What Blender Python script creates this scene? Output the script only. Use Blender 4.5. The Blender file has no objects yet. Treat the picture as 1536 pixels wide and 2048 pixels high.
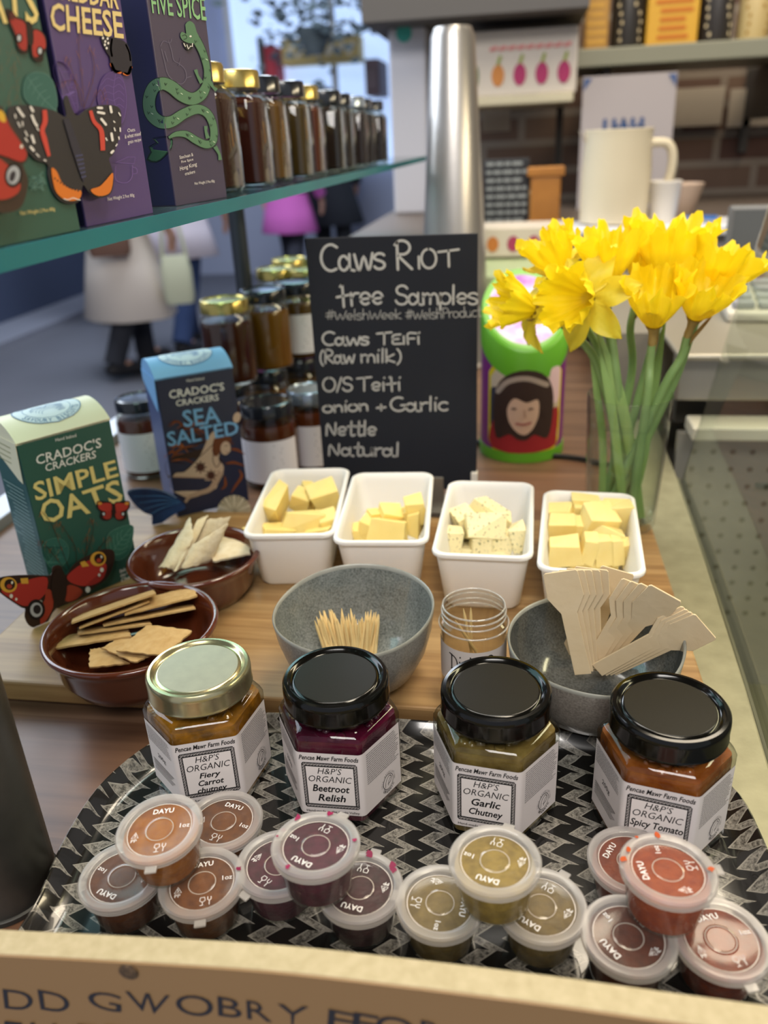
import bpy, bmesh, math, random
from math import sin, cos, tan, pi, radians, atan2, sqrt
from mathutils import Vector, Matrix, Euler
from mathutils.geometry import tessellate_polygon

V3 = Vector
SC = bpy.context.scene
COL = SC.collection
random.seed(7)

# ------------------------------------------------------------------ camera
FPX = 1600.0
PITCH, YAW, ROLL, EYE = radians(24.8), radians(10.0), radians(2.75), 0.385
FW = V3((-sin(YAW) * cos(PITCH), cos(YAW) * cos(PITCH), -sin(PITCH)))
r0 = V3((cos(YAW), sin(YAW), 0.0))
u0 = r0.cross(FW)
RT = cos(ROLL) * r0 - sin(ROLL) * u0
UP = cos(ROLL) * u0 + sin(ROLL) * r0
EYEP = V3((0, 0, EYE))
cam = bpy.data.cameras.new('camera')
cam.sensor_fit = 'VERTICAL'
cam.sensor_height = 36.0
cam.sensor_width = 27.0
cam.lens = FPX / 2048 * 36.0
cam.clip_start = 0.02
cam.clip_end = 100
cam.dof.use_dof = True
cam.dof.focus_distance = 0.50
cam.dof.aperture_fstop = 5.6
camo = bpy.data.objects.new('camera', cam)
COL.objects.link(camo)
m = Matrix((RT, UP, -FW)).transposed().to_4x4()
m.translation = EYEP
camo.matrix_world = m
SC.camera = camo

# ------------------------------------------------------------------ world, lights, exposure
def lin(h):
    h = h.lstrip('#')
    o = []
    for i in (0, 2, 4):
        c = int(h[i:i + 2], 16) / 255
        o.append(c / 12.92 if c <= 0.04045 else ((c + 0.055) / 1.055) ** 2.4)
    return tuple(o)

SC.view_settings.view_transform = 'Standard'
SC.view_settings.look = 'None'
SC.view_settings.gamma = 1.0
SC.view_settings.exposure = 0.0
SC.cycles.max_bounces = 10
SC.cycles.transparent_max_bounces = 24
SC.cycles.transmission_bounces = 10
SC.cycles.caustics_reflective = False
SC.cycles.caustics_refractive = False
SC.cycles.sample_clamp_indirect = 4.0
w = bpy.data.worlds.new('world')
SC.world = w
w.use_nodes = True
bg = w.node_tree.nodes['Background']
bg.inputs[0].default_value = (0.80, 0.86, 1.0, 1)
bg.inputs[1].default_value = 0.45

def area(name, loc, target, sx, sy, energy, col):
    l = bpy.data.lights.new(name, 'AREA')
    l.shape = 'RECTANGLE'
    l.size, l.size_y = sx, sy
    l.energy = energy
    l.color = col
    o = bpy.data.objects.new(name, l)
    COL.objects.link(o)
    o.location = loc
    d = V3(target) - V3(loc)
    o.rotation_euler = d.to_track_quat('-Z', 'Y').to_euler()
    return o

area('daylight_from_hall', (-2.6, 1.6, 2.0), (-0.2, 0.7, 0.1), 2.6, 2.0, 95, (0.79, 0.88, 1.0))
area('ceiling_panel_light', (0.35, 0.75, 2.25), (0.1, 0.6, 0), 1.2, 0.35, 30, (1.0, 0.88, 0.68))
area('ceiling_panel_light', (-0.4, 1.5, 2.3), (-0.3, 1.3, 0), 1.2, 0.35, 14, (1.0, 0.95, 0.86))
area('ceiling_panel_light', (0.9, 2.1, 2.2), (0.8, 2.3, 0), 1.4, 0.4, 26, (1.0, 0.86, 0.66))
area('display_case_lamp', (0.75, 0.85, 0.62), (0.1, 0.6, 0.05), 0.9, 0.08, 5.0, (1.0, 0.84, 0.55))
area('unseen_hall_light', (0.2, -1.6, 2.4), (0.0, 0.3, 0), 1.6, 0.8, 75, (1.0, 0.95, 0.9))  # unseen light added behind the camera to brighten sign and display
area('unseen_hall_light', (-2.2, 5.0, 2.6), (-2.2, 5.0, -1), 3.0, 1.5, 170, (0.82, 0.90, 1.0))

# ------------------------------------------------------------------ rays to known planes of the place
def ray(x, y):
    return FW * FPX + RT * (x - 768) - UP * (y - 1024)
def at(x, y, z=0.0):
    d = ray(x, y)
    return EYEP + d * ((z - EYE) / d.z)
def aty(x, y, Y):
    d = ray(x, y)
    return EYEP + d * (Y / d.y)
def atp(x, y, o, n):
    d = ray(x, y)
    return EYEP + d * ((V3(o) - EYEP).dot(n) / d.dot(n))

# ------------------------------------------------------------------ materials
MATS = {}
def nodes_of(mt):
    nt = mt.node_tree
    return nt, nt.nodes, nt.links
def mat(key, col='#888888', rough=0.5, metal=0.0, spec=0.5, noise=None, bump=None, coat=0.0, sss=0.0, sheen=0.0, emit=None, trans=0.0):
    """principled material; noise=(scale, second colour, contrast), bump=(scale, strength)"""
    if key in MATS:
        return MATS[key]
    mt = bpy.data.materials.new(key)
    mt.use_nodes = True
    nt, N, L = nodes_of(mt)
    p = N['Principled BSDF']
    c = lin(col) if isinstance(col, str) else col
    p.inputs['Base Color'].default_value = (*c, 1)
    p.inputs['Roughness'].default_value = rough
    p.inputs['Metallic'].default_value = metal
    p.inputs['Specular IOR Level'].default_value = spec
    p.inputs['Coat Weight'].default_value = coat
    if sss:
        p.inputs['Subsurface Weight'].default_value = sss
        p.inputs['Subsurface Radius'].default_value = (1, 0.8, 0.5)
        p.inputs['Subsurface Scale'].default_value = 0.004
    if emit:
        p.inputs['Emission Color'].default_value = (*lin(emit[0]), 1)
        p.inputs['Emission Strength'].default_value = emit[1]
    tc = None
    if noise or bump:
        tc = N.new('ShaderNodeTexCoord')
    if noise:
        nz = N.new('ShaderNodeTexNoise')
        nz.inputs['Scale'].default_value = noise[0]
        nz.inputs['Detail'].default_value = 5
        L.new(tc.outputs['Object'], nz.inputs['Vector'])
        cr = N.new('ShaderNodeValToRGB')
        k = noise[2] if len(noise) > 2 else 0.2
        cr.color_ramp.elements[0].position = 0.5 - k
        cr.color_ramp.elements[1].position = 0.5 + k
        cr.color_ramp.elements[0].color = (*c, 1)
        cr.color_ramp.elements[1].color = (*lin(noise[1]), 1)
        L.new(nz.outputs['Fac'], cr.inputs[0])
        L.new(cr.outputs[0], p.inputs['Base Color'])
    if bump:
        nb = N.new('ShaderNodeTexNoise')
        nb.inputs['Scale'].default_value = bump[0]
        nb.inputs['Detail'].default_value = 4
        L.new(tc.outputs['Object'], nb.inputs['Vector'])
        bn = N.new('ShaderNodeBump')
        bn.inputs['Strength'].default_value = bump[1]
        bn.inputs['Distance'].default_value = 0.002
        L.new(nb.outputs['Fac'], bn.inputs['Height'])
        L.new(bn.outputs[0], p.inputs['Normal'])
    if trans:
        tr = N.new('ShaderNodeBsdfTranslucent')
        tr.inputs[0].default_value = (*c, 1)
        mx = N.new('ShaderNodeMixShader')
        mx.inputs[0].default_value = trans
        L.new(p.outputs[0], mx.inputs[1])
        L.new(tr.outputs[0], mx.inputs[2])
        L.new(mx.outputs[0], N['Material Output'].inputs[0])
    MATS[key] = mt
    return mt

def thin_glass(key, tint='#ffffff', rough=0.02, film=0.0, filmcol='#ffffff', ior=1.45, filmrough=0.35, edge=0.0, edgecol='#202020'):
    """clear sheet: fresnel mix of see-through and mirror, plus an optional milky film and darker edges"""
    if key in MATS:
        return MATS[key]
    mt = bpy.data.materials.new(key)
    mt.use_nodes = True
    nt, N, L = nodes_of(mt)
    out = N['Material Output']
    N.remove(N['Principled BSDF'])
    tr = N.new('ShaderNodeBsdfTransparent')
    tr.inputs[0].default_value = (*lin(tint), 1)
    gl = N.new('ShaderNodeBsdfGlossy')
    gl.inputs['Roughness'].default_value = rough
    fr = N.new('ShaderNodeFresnel')
    ge = N.new('ShaderNodeNewGeometry')   # same fresnel on both sides of the thin sheet
    io = N.new('ShaderNodeMix')
    io.inputs[2].default_value = ior
    io.inputs[3].default_value = 1 / ior
    L.new(ge.outputs['Backfacing'], io.inputs[0])
    L.new(io.outputs[0], fr.inputs[0])
    base = tr
    if edge:
        lw = N.new('ShaderNodeLayerWeight')
        lw.inputs[0].default_value = 0.25
        mul = N.new('ShaderNodeMath')
        mul.operation = 'MULTIPLY'
        mul.inputs[1].default_value = edge
        L.new(lw.outputs['Facing'], mul.inputs[0])
        mc = N.new('ShaderNodeMixRGB')
        mc.inputs[1].default_value = (*lin(tint), 1)
        mc.inputs[2].default_value = (*lin(edgecol), 1)
        L.new(mul.outputs[0], mc.inputs[0])
        L.new(mc.outputs[0], tr.inputs[0])
    if film:
        df = N.new('ShaderNodeBsdfPrincipled')
        df.inputs['Base Color'].default_value = (*lin(filmcol), 1)
        df.inputs['Roughness'].default_value = filmrough
        tl = N.new('ShaderNodeBsdfTranslucent')
        tl.inputs[0].default_value = (*lin(filmcol), 1)
        m0 = N.new('ShaderNodeMixShader')
        m0.inputs[0].default_value = 0.35
        L.new(df.outputs[0], m0.inputs[1])
        L.new(tl.outputs[0], m0.inputs[2])
        m1 = N.new('ShaderNodeMixShader')
        m1.inputs[0].default_value = film
        L.new(tr.outputs[0], m1.inputs[1])
        L.new(m0.outputs[0], m1.inputs[2])
        base = m1
    mx = N.new('ShaderNodeMixShader')
    L.new(fr.outputs[0], mx.inputs[0])
    L.new(base.outputs[0], mx.inputs[1])
    L.new(gl.outputs[0], mx.inputs[2])
    L.new(mx.outputs[0], out.inputs[0])
    MATS[key] = mt
    return mt

def math_node(N, L, op, a, b=None):
    n = N.new('ShaderNodeMath')
    n.operation = op
    for i, x in enumerate((a, b)):
        if x is None:
            continue
        if isinstance(x, (int, float)):
            n.inputs[i].default_value = x
        else:
            L.new(x, n.inputs[i])
    return n.outputs[0]

def wood(key, c1, c2, c3, stave=0.045, along='X', rough=0.42, gscale=1.0):
    """edge-glued staves with stretched grain"""
    mt = mat(key, c1, rough=rough)
    nt, N, L = nodes_of(mt)
    p = N['Principled BSDF']
    tc = N.new('ShaderNodeTexCoord')
    sp = N.new('ShaderNodeSeparateXYZ')
    L.new(tc.outputs['Object'], sp.inputs[0])
    a, b = (sp.outputs[0], sp.outputs[1]) if along == 'X' else (sp.outputs[1], sp.outputs[0])
    row = math_node(N, L, 'FLOOR', math_node(N, L, 'DIVIDE', b, stave))
    wn = N.new('ShaderNodeTexWhiteNoise')
    wn.noise_dimensions = '1D'
    L.new(row, wn.inputs['W'])
    cb = N.new('ShaderNodeCombineXYZ')
    L.new(math_node(N, L, 'ADD', math_node(N, L, 'MULTIPLY', a, 5.0 * gscale), math_node(N, L, 'MULTIPLY', wn.outputs[0], 9.0)), cb.inputs[0])
    L.new(math_node(N, L, 'MULTIPLY', b, 95.0 * gscale), cb.inputs[1])
    L.new(math_node(N, L, 'MULTIPLY', sp.outputs[2], 60.0), cb.inputs[2])
    nz = N.new('ShaderNodeTexNoise')
    nz.inputs['Scale'].default_value = 1.0
    nz.inputs['Detail'].default_value = 6
    nz.inputs['Distortion'].default_value = 0.6
    L.new(cb.outputs[0], nz.inputs['Vector'])
    cr = N.new('ShaderNodeValToRGB')
    cr.color_ramp.elements[0].position = 0.3
    cr.color_ramp.elements[0].color = (*lin(c2), 1)
    cr.color_ramp.elements[1].position = 0.68
    cr.color_ramp.elements[1].color = (*lin(c1), 1)
    L.new(nz.outputs['Fac'], cr.inputs[0])
    mx = N.new('ShaderNodeMixRGB')
    L.new(math_node(N, L, 'MULTIPLY', wn.outputs[0], 0.75), mx.inputs[0])
    L.new(cr.outputs[0], mx.inputs[1])
    mx2 = N.new('ShaderNodeMixRGB')
    mx2.blend_type = 'MULTIPLY'
    mx2.inputs[0].default_value = 1.0
    mx2.inputs[2].default_value = (*[min(1, v) for v in lin(c3)], 1)
    L.new(cr.outputs[0], mx2.inputs[1])
    L.new(mx2.outputs[0], mx.inputs[2])
    L.new(mx.outputs[0], p.inputs['Base Color'])
    bn = N.new('ShaderNodeBump')
    bn.inputs['Strength'].default_value = 0.12
    bn.inputs['Distance'].default_value = 0.001
    L.new(nz.outputs['Fac'], bn.inputs['Height'])
    L.new(bn.outputs[0], p.inputs['Normal'])
    return mt

# ------------------------------------------------------------------ mesh helpers
class MB:
    def __init__(s):
        s.v, s.f, s.m = [], [], []
    def add(s, vf, mi=0, M=None):
        o = len(s.v)
        vs, fs = vf
        for p in vs:
            p = V3(p)
            s.v.append(M @ p if M else p)
        for f in fs:
            s.f.append([i + o for i in f])
            s.m.append(mi)
        return s
    def build(s, name, mats, parent=None, smooth=None, bevel=0, seg=2, sub=0, recalc=True, weld=False, loc=None, rot=None):
        me = bpy.data.meshes.new(name)
        me.from_pydata([tuple(p) for p in s.v], [], s.f)
        if not isinstance(mats, (list, tuple)):
            mats = [mats]
        for x in mats:
            me.materials.append(x)
        me.polygons.foreach_set('material_index', s.m)
        if recalc or weld:
            b = bmesh.new()
            b.from_mesh(me)
            if weld:
                bmesh.ops.remove_doubles(b, verts=b.verts, dist=1e-6)
            bmesh.ops.recalc_face_normals(b, faces=b.faces)
            b.to_mesh(me)
            b.free()
        if smooth is not None:
            me.shade_smooth()
            if smooth < 179:
                me.set_sharp_from_angle(angle=radians(smooth))
        me.update()
        o = bpy.data.objects.new(name, me)
        COL.objects.link(o)
        if parent:
            o.parent = parent
        if loc is not None:
            o.location = loc
        if rot is not None:
            o.rotation_euler = rot
        if bevel:
            md = o.modifiers.new('edge', 'BEVEL')
            md.width = bevel
            md.segments = seg
            md.limit_method = 'ANGLE'
            md.angle_limit = radians(40)
        if sub:
            md = o.modifiers.new('sub', 'SUBSURF')
            md.levels = md.render_levels = sub
        return o

def box(sx, sy, sz, c=(0, 0, 0)):
    x, y, z = c
    v = [(x + a * sx / 2, y + b * sy / 2, z + d * sz / 2) for d in (-1, 1) for b in (-1, 1) for a in (-1, 1)]
    return v, [(0, 2, 3, 1), (4, 5, 7, 6), (0, 1, 5, 4), (2, 6, 7, 3), (0, 4, 6, 2), (1, 3, 7, 5)]
def box2(a, b):
    return box(abs(b[0] - a[0]), abs(b[1] - a[1]), abs(b[2] - a[2]), [(p + q) / 2 for p, q in zip(a, b)])
def loft(rings, cap0=True, cap1=True, closed=True):
    n = len(rings[0])
    v = [p for r in rings for p in r]
    f = []
    for i in range(len(rings) - 1):
        for j in range(n if closed else n - 1):
            k = (j + 1) % n
            f.append((i * n + j, i * n + k, (i + 1) * n + k, (i + 1) * n + j))
    if cap0:
        f.append(tuple(reversed(range(n))))
    if cap1:
        f.append(tuple(range((len(rings) - 1) * n, len(rings) * n)))
    return v, f
def circ(r, z, n=48, cx=0, cy=0, wob=None):
    return [(cx + (r + (wob(2 * pi * i / n) if wob else 0)) * cos(2 * pi * i / n), cy + (r + (wob(2 * pi * i / n) if wob else 0)) * sin(2 * pi * i / n), z) for i in range(n)]
def lathe(prof, n=48, cap0=True, cap1=True, cx=0, cy=0):
    return loft([circ(max(r, 1e-5), z, n, cx, cy) for r, z in prof], cap0, cap1)
def rrect(w_, h_, r, n=5, cx=0, cy=0):
    o = []
    for k, (sx, sy) in enumerate(((1, 1), (-1, 1), (-1, -1), (1, -1))):
        for i in range(n + 1):
            a = pi / 2 * (k + i / n)
            o.append((cx + sx * (w_ / 2 - r) + r * cos(a), cy + sy * (h_ / 2 - r) + r * sin(a)))
    return o
def ring3(p2, z):
    return [(x, y, z) for x, y in p2]
def prism(p2, z0, z1):
    return loft([ring3(p2, z0), ring3(p2, z1)])
def frame_of(d):
    d = V3(d).normalized()
    h = V3((0, 0, 1)) if abs(d.z) < 0.95 else V3((1, 0, 0))
    a = d.cross(h).normalized()
    return a, d.cross(a).normalized(), d
def tube(path, r, n=8, caps=True):
    path = [V3(p) for p in path]
    rr = r if isinstance(r, (list, tuple)) else [r] * len(path)
    rings = []
    a_prev = None
    for i, p in enumerate(path):
        d = (path[min(i + 1, len(path) - 1)] - path[max(i - 1, 0)])
        if a_prev is None:
            a, b, d = frame_of(d)
        else:
            d = d.normalized()
            b = d.cross(a_prev).normalized()
            a = b.cross(d).normalized()
        a_prev = a
        b = d.cross(a)
        rings.append([tuple(p + (a * cos(2 * pi * k / n) + b * sin(2 * pi * k / n)) * rr[i]) for k in range(n)])
    return loft(rings, caps, caps)
def smoothpath(pts, k=6, closed=False):
    P = [V3(p) for p in pts]
    n = len(P)
    out = []
    rng = range(n if closed else n - 1)
    for i in rng:
        p0 = P[(i - 1) % n] if closed or i > 0 else P[0] * 2 - P[1]
        p1, p2 = P[i], P[(i + 1) % n]
        p3 = P[(i + 2) % n] if closed or i + 2 < n else P[-1] * 2 - P[-2]
        for j in range(k):
            t = j / k
            out.append(0.5 * ((2 * p1) + (p2 - p0) * t + (2 * p0 - 5 * p1 + 4 * p2 - p3) * t * t + (3 * p1 - p0 - 3 * p2 + p3) * t ** 3))
    if not closed:
        out.append(P[-1])
    return out
def sm2(pts, k=5, closed=True):
    return [(p.x, p.y) for p in smoothpath([(x, y, 0) for x, y in pts], k, closed)]

def tag(o, label, cat, group=None):
    o['label'] = label
    o['category'] = cat
    if group:
        o['group'] = group
    return o
def thing(name, label, cat, loc=(0, 0, 0), rotz=0.0, group=None, rot=None):
    o = bpy.data.objects.new(name, None)
    o.empty_display_size = 0.01
    COL.objects.link(o)
    o.location = loc
    o.rotation_euler = rot if rot is not None else (0, 0, rotz)
    return tag(o, label, cat, group)
def struct(o):
    o['kind'] = 'structure'
    return o
def dup(root, loc=None, rotz=None, label=None, group=None, rot=None):
    r = root.copy()
    COL.objects.link(r)
    if loc is not None:
        r.location = loc
    if rotz is not None:
        r.rotation_euler = (0, 0, rotz)
    if rot is not None:
        r.rotation_euler = rot
    if label:
        r['label'] = label
    if group:
        r['group'] = group
    for ch in list(root.children):
        c = ch.copy()
        COL.objects.link(c)
        c.parent = r
        for g in list(ch.children):
            d = g.copy()
            COL.objects.link(d)
            d.parent = c
    return r
def basis(o, ex, ey, ez):
    mm = Matrix((V3(ex).normalized(), V3(ey).normalized(), V3(ez).normalized())).transposed().to_4x4()
    mm.translation = V3(o)
    return mm

# ------------------------------------------------------------------ flat print: letters, strokes and shapes on a surface
_tc = {}
def text2d(s, bold=0.0, shear=0.0, res=2):
    key = (s, bold, shear, res)
    if key not in _tc:
        cu = bpy.data.curves.new('t', 'FONT')
        cu.body = s
        cu.offset = bold
        cu.shear = shear
        cu.resolution_u = res
        ob = bpy.data.objects.new('t', cu)
        me = ob.to_mesh()
        vs = [(v.co.x, v.co.y) for v in me.vertices]
        fs = [tuple(p.vertices) for p in me.polygons]
        ob.to_mesh_clear()
        bpy.data.objects.remove(ob)
        bpy.data.curves.remove(cu)
        if not vs:
            vs, fs = [(0, 0), (1, 0), (0, 1)], []
        x0, x1 = min(v[0] for v in vs), max(v[0] for v in vs)
        y0, y1 = min(v[1] for v in vs), max(v[1] for v in vs)
        _tc[key] = ([((x - x0) / (x1 - x0), (y - y0) / (y1 - y0)) for x, y in vs], fs, (x1 - x0) / (y1 - y0))
    return _tc[key]

class Decal:
    """print laid on a surface; conv turns drawing coordinates into (u, v), surf turns (u, v, lift) into a local point"""
    def __init__(s, surf, conv=None, lift=0.0002, step=0.00003):
        s.surf, s.conv, s.lift, s.step = surf, conv or (lambda x, y: (x, y)), lift, step
        s.mb, s.mats, s.lvl = MB(), [], 0
    def mi(s, mt):
        if mt not in s.mats:
            s.mats.append(mt)
        return s.mats.index(mt)
    def up(s):
        s.lvl += 1
        return s
    maxedge = 0
    def raw(s, vs, fs, mt):
        h = s.lift + s.lvl * s.step
        if s.maxedge:
            vs, st, fs = list(vs), [], []+list(fs)
            st = [(f[0], f[i], f[i + 1]) for f in fs for i in range(1, len(f) - 1)]
            fs, mid = [], {}
            while st:
                t = st.pop()
                e = [((vs[t[i]][0] - vs[t[(i + 1) % 3]][0]) ** 2 + (vs[t[i]][1] - vs[t[(i + 1) % 3]][1]) ** 2, i) for i in range(3)]
                l, i = max(e)
                if l <= s.maxedge ** 2:
                    fs.append(t)
                    continue
                a, b, c = t[i], t[(i + 1) % 3], t[(i + 2) % 3]
                k = (min(a, b), max(a, b))
                if k not in mid:
                    mid[k] = len(vs)
                    vs.append(((vs[a][0] + vs[b][0]) / 2, (vs[a][1] + vs[b][1]) / 2))
                st += [(a, mid[k], c), (mid[k], b, c)]
        s.mb.add(([s.surf(*s.conv(x, y), h) for x, y in vs], fs), s.mi(mt))
        return s
    def poly(s, pts, mt, smooth=0, up=True):
        if up:
            s.up()
        if smooth:
            pts = sm2(pts, smooth)
        tri = tessellate_polygon([[V3((x, y, 0)) for x, y in pts]])
        return s.raw(pts, [tuple(t) for t in tri], mt)
    def ellipse(s, cx, cy, rx, ry, mt, rot=0.0, n=20, up=True):
        c, d = cos(rot), sin(rot)
        return s.poly([(cx + rx * cos(t) * c - ry * sin(t) * d, cy + rx * cos(t) * d + ry * sin(t) * c) for t in [2 * pi * i / n for i in range(n)]], mt, up=up)
    def stroke(s, pts, wd, mt, smooth=0, closed=False, up=False):
        if up:
            s.up()
        if smooth:
            pts = sm2(pts, smooth, closed)
        if closed:
            pts = list(pts) + [pts[0]]
        n = len(pts)
        ws = wd if isinstance(wd, (list, tuple)) else None
        vs, fs = [], []
        for i in range(n):
            a, b = pts[max(i - 1, 0)], pts[min(i + 1, n - 1)]
            if closed and i in (0, n - 1):
                a, b = pts[n - 2], pts[1]
            dx, dy = b[0] - a[0], b[1] - a[1]
            l = sqrt(dx * dx + dy * dy) or 1
            if ws:
                t = i / (n - 1) * (len(ws) - 1)
                k = min(int(t), len(ws) - 2)
                ww = (ws[k] + (ws[k + 1] - ws[k]) * (t - k)) / 2
            else:
                ww = wd / 2
            vs += [(pts[i][0] - dy / l * ww, pts[i][1] + dx / l * ww), (pts[i][0] + dy / l * ww, pts[i][1] - dx / l * ww)]
        fs = [(2 * i, 2 * i + 1, 2 * i + 3, 2 * i + 2) for i in range(n - 1)]
        if not closed and not ws:
            for i, sg in ((0, -1), (n - 1, 1)):
                a, b = (pts[0], pts[1]) if i == 0 else (pts[-2], pts[-1])
                th = atan2(b[1] - a[1], b[0] - a[0])
                o = len(vs)
                vs += [(pts[i][0] + sg * wd / 2 * cos(th + q), pts[i][1] + sg * wd / 2 * sin(th + q)) for q in (-pi / 2, -pi / 4, 0, pi / 4, pi / 2)]
                fs.append(tuple(range(o, o + 5)))
        return s.raw(vs, fs, mt)
    def text(s, t, q, mt, bold=0.0, shear=0.0, up=True, res=2):
        """q: corners top-left, top-right, bottom-right, bottom-left"""
        if up:
            s.up()
        vs, fs, _ = text2d(t, bold, shear, res)
        tl, tr, br, bl = q
        o = []
        for x, y in vs:
            X = (bl[0] * (1 - x) + br[0] * x) * (1 - y) + (tl[0] * (1 - x) + tr[0] * x) * y
            Y = (bl[1] * (1 - x) + br[1] * x) * (1 - y) + (tl[1] * (1 - x) + tr[1] * x) * y
            o.append((X, Y))
        return s.raw(o, fs, mt)
    def textbox(s, t, x0, x1, y0, y1, mt, **k):
        return s.text(t, ((x0, y1), (x1, y1), (x1, y0), (x0, y0)), mt, **k)
    def arctext(s, t, cx, cy, r, a0, a1, hgt, mt, bold=0.0, inward=False, kx=1.0, ky=1.0, up=True):
        if up:
            s.up()
        n = len(t)
        for i, ch in enumerate(t):
            if ch == ' ':
                continue
            a = a0 + (a1 - a0) * (i + 0.5) / n
            vs, fs, asp = text2d(ch, bold)
            wd = min(hgt * asp, abs(a1 - a0) * r / n * 0.85)
            sg = -1 if inward else 1
            ex, ey = (-sin(a) * -1 * sg, cos(a) * -1 * sg), (cos(a) * sg, sin(a) * sg)
            s.raw([(cx + kx * (r * cos(a) + ex[0] * (x - .5) * wd + ey[0] * (y - .5) * hgt), cy + ky * (r * sin(a) + ex[1] * (x - .5) * wd + ey[1] * (y - .5) * hgt)) for x, y in vs], fs, mt)
        return s
    def build(s, name, parent):
        return s.mb.build(name, s.mats, parent, recalc=False)

def ink(col, rough=0.6):
    return mat('print_' + col.strip('#'), col, rough=rough, spec=0.3)

# a single-stroke handwriting alphabet (unit x-height 0.6, cap height 1)
def arc(cx, cy, rx, ry, a0, a1, n=8):
    return [(cx + rx * cos(radians(a0 + (a1 - a0) * i / n)), cy + ry * sin(radians(a0 + (a1 - a0) * i / n))) for i in range(n + 1)]
GL = {
 'C': (.7, [arc(.42, .5, .38, .5, 50, 300)]),
 'A': (.7, [[(0, 0), (.32, 1), (.62, 0)], [(.12, .35), (.5, .35)]]),
 'a': (.62, [arc(.20, .27, .18, .27, 30, 330, 10), [(.43, .60), (.42, .02)], [(.42, .03), (.60, -.03)]]),
 'w': (.75, [[(0, .58), (.12, .05), (.2, .02), (.36, .5), (.5, .03), (.58, .05), (.7, .6)]]),
 'W': (.85, [[(0, .8), (.18, .02), (.4, .6), (.58, .02), (.85, .85)]]),
 's': (.45, [arc(.22, .43, .2, .15, 30, 200, 6) + [(.22, .3)] + arc(.2, .14, .2, .15, 60, -160, 6)]),
 'S': (.55, [arc(.28, .75, .24, .24, 20, 240, 7) + arc(.26, .25, .26, .25, 70, -170, 7)]),
 'R': (.65, [[(.08, 0), (.08, .95)], [(0, .85)] + arc(.25, .75, .3, .24, 110, -80, 8) + [(.12, .48), (.6, 0)]]),
 'I': (.2, [[(.08, 0), (.08, .62)]]),
 'O': (.75, [arc(.34, .5, .34, .5, 90, 450, 12)]),
 'o': (.55, [arc(.24, .29, .24, .29, 90, 450, 10)]),
 'T': (.7, [[(.35, 0), (.36, .9)], [(0, .86), (.72, .95)]]),
 'f': (.55, [[(.28, -.05), (.25, 1.0)], [(0, .42), (.5, .5)], [(.25, 1.0), (.16, .9)]]),
 'r': (.4, [[(.05, .58), (.07, 0)], [(.07, .35), (.2, .55), (.38, .56)]]),
 'e': (.52, [[(.04, .27), (.44, .3)] + arc(.25, .3, .21, .27, 0, 310, 9)]),
 'm': (.75, [[(.03, .58), (.05, 0)], [(.05, .4), (.2, .57), (.34, .42), (.34, .02)], [(.34, .4), (.5, .57), (.65, .42), (.68, 0)]]),
 'p': (.52, [[(.05, .58), (.03, -.3)], arc(.26, .3, .22, .28, 170, -170, 9)]),
 'P': (.55, [[(.08, 0), (.08, .95)], [(0, .88)] + arc(.25, .72, .28, .25, 100, -100, 8)]),
 'l': (.22, [[(.1, 1.0), (.08, 0)]]),
 '#': (.7, [[(.2, .1), (.32, .95)], [(.42, .1), (.52, .95)], [(.02, .35), (.66, .42)], [(.05, .65), (.7, .72)]]),
 'h': (.52, [[(.06, 1), (.05, 0)], [(.05, .35), (.22, .56), (.4, .42), (.42, 0)]]),
 'k': (.5, [[(.05, .95), (.05, 0)], [(.42, .58), (.06, .25), (.46, 0)]]),
 'd': (.55, [arc(.24, .28, .22, .28, 50, 330, 9), [(.46, 1), (.46, 0)]]),
 'u': (.55, [[(.04, .56), (.06, .12), (.22, 0), (.4, .12), (.43, .56)], [(.43, .5), (.47, 0)]]),
 'c': (.48, [arc(.26, .29, .24, .29, 50, 310, 9)]),
 't': (.4, [[(.2, .95), (.18, .08), (.3, 0), (.38, .05)], [(0, .6), (.38, .64)]]),
 'E': (.52, [[(.45, .78), (.1, .7), (.08, .42), (.36, .42)], [(.08, .42), (.08, .05), (.5, .04)]]),
 'F': (.5, [[(.08, 0), (.08, .82), (.5, .84)], [(.08, .42), (.4, .44)]]),
 'i': (.22, [[(.08, .58), (.09, 0)], [(.12, .86), (.14, .9)]]),
 '(': (.3, [arc(.4, .4, .35, .65, 120, 240, 6)]),
 ')': (.3, [arc(-.1, .4, .35, .65, 60, -60, 6)]),
 'n': (.52, [[(.03, .57), (.05, 0)], [(.05, .38), (.24, .56), (.4, .42), (.42, 0)]]),
 'G': (.72, [arc(.4, .5, .36, .48, 60, 330, 10) + [(.74, .42), (.5, .42)]]),
 'N': (.6, [[(.03, 0), (.08, .8), (.45, .02), (.5, .85)]]),
 '/': (.35, [[(.02, -.05), (.28, 1.0)]]),
 '+': (.6, [[(.05, .35), (.5, .37)], [(.27, .12), (.28, .6)]]),
 'D': (.7, [[(.2, .95), (.14, 0)], [(.02, .98), (.45, .8), (.6, .45), (.5, .12), (.1, .0)]]),
 'y': (.5, [[(.04, .55), (.22, .08)], [(.44, .58), (.2, -.1), (.08, -.3)]]),
 '?': (.5, [arc(.22, .75, .2, .2, 160, -50, 7) + [(.22, .4), (.22, .25)], [(.22, .04), (.23, .02)]]),
 ' ': (.38, []),
}
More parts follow.
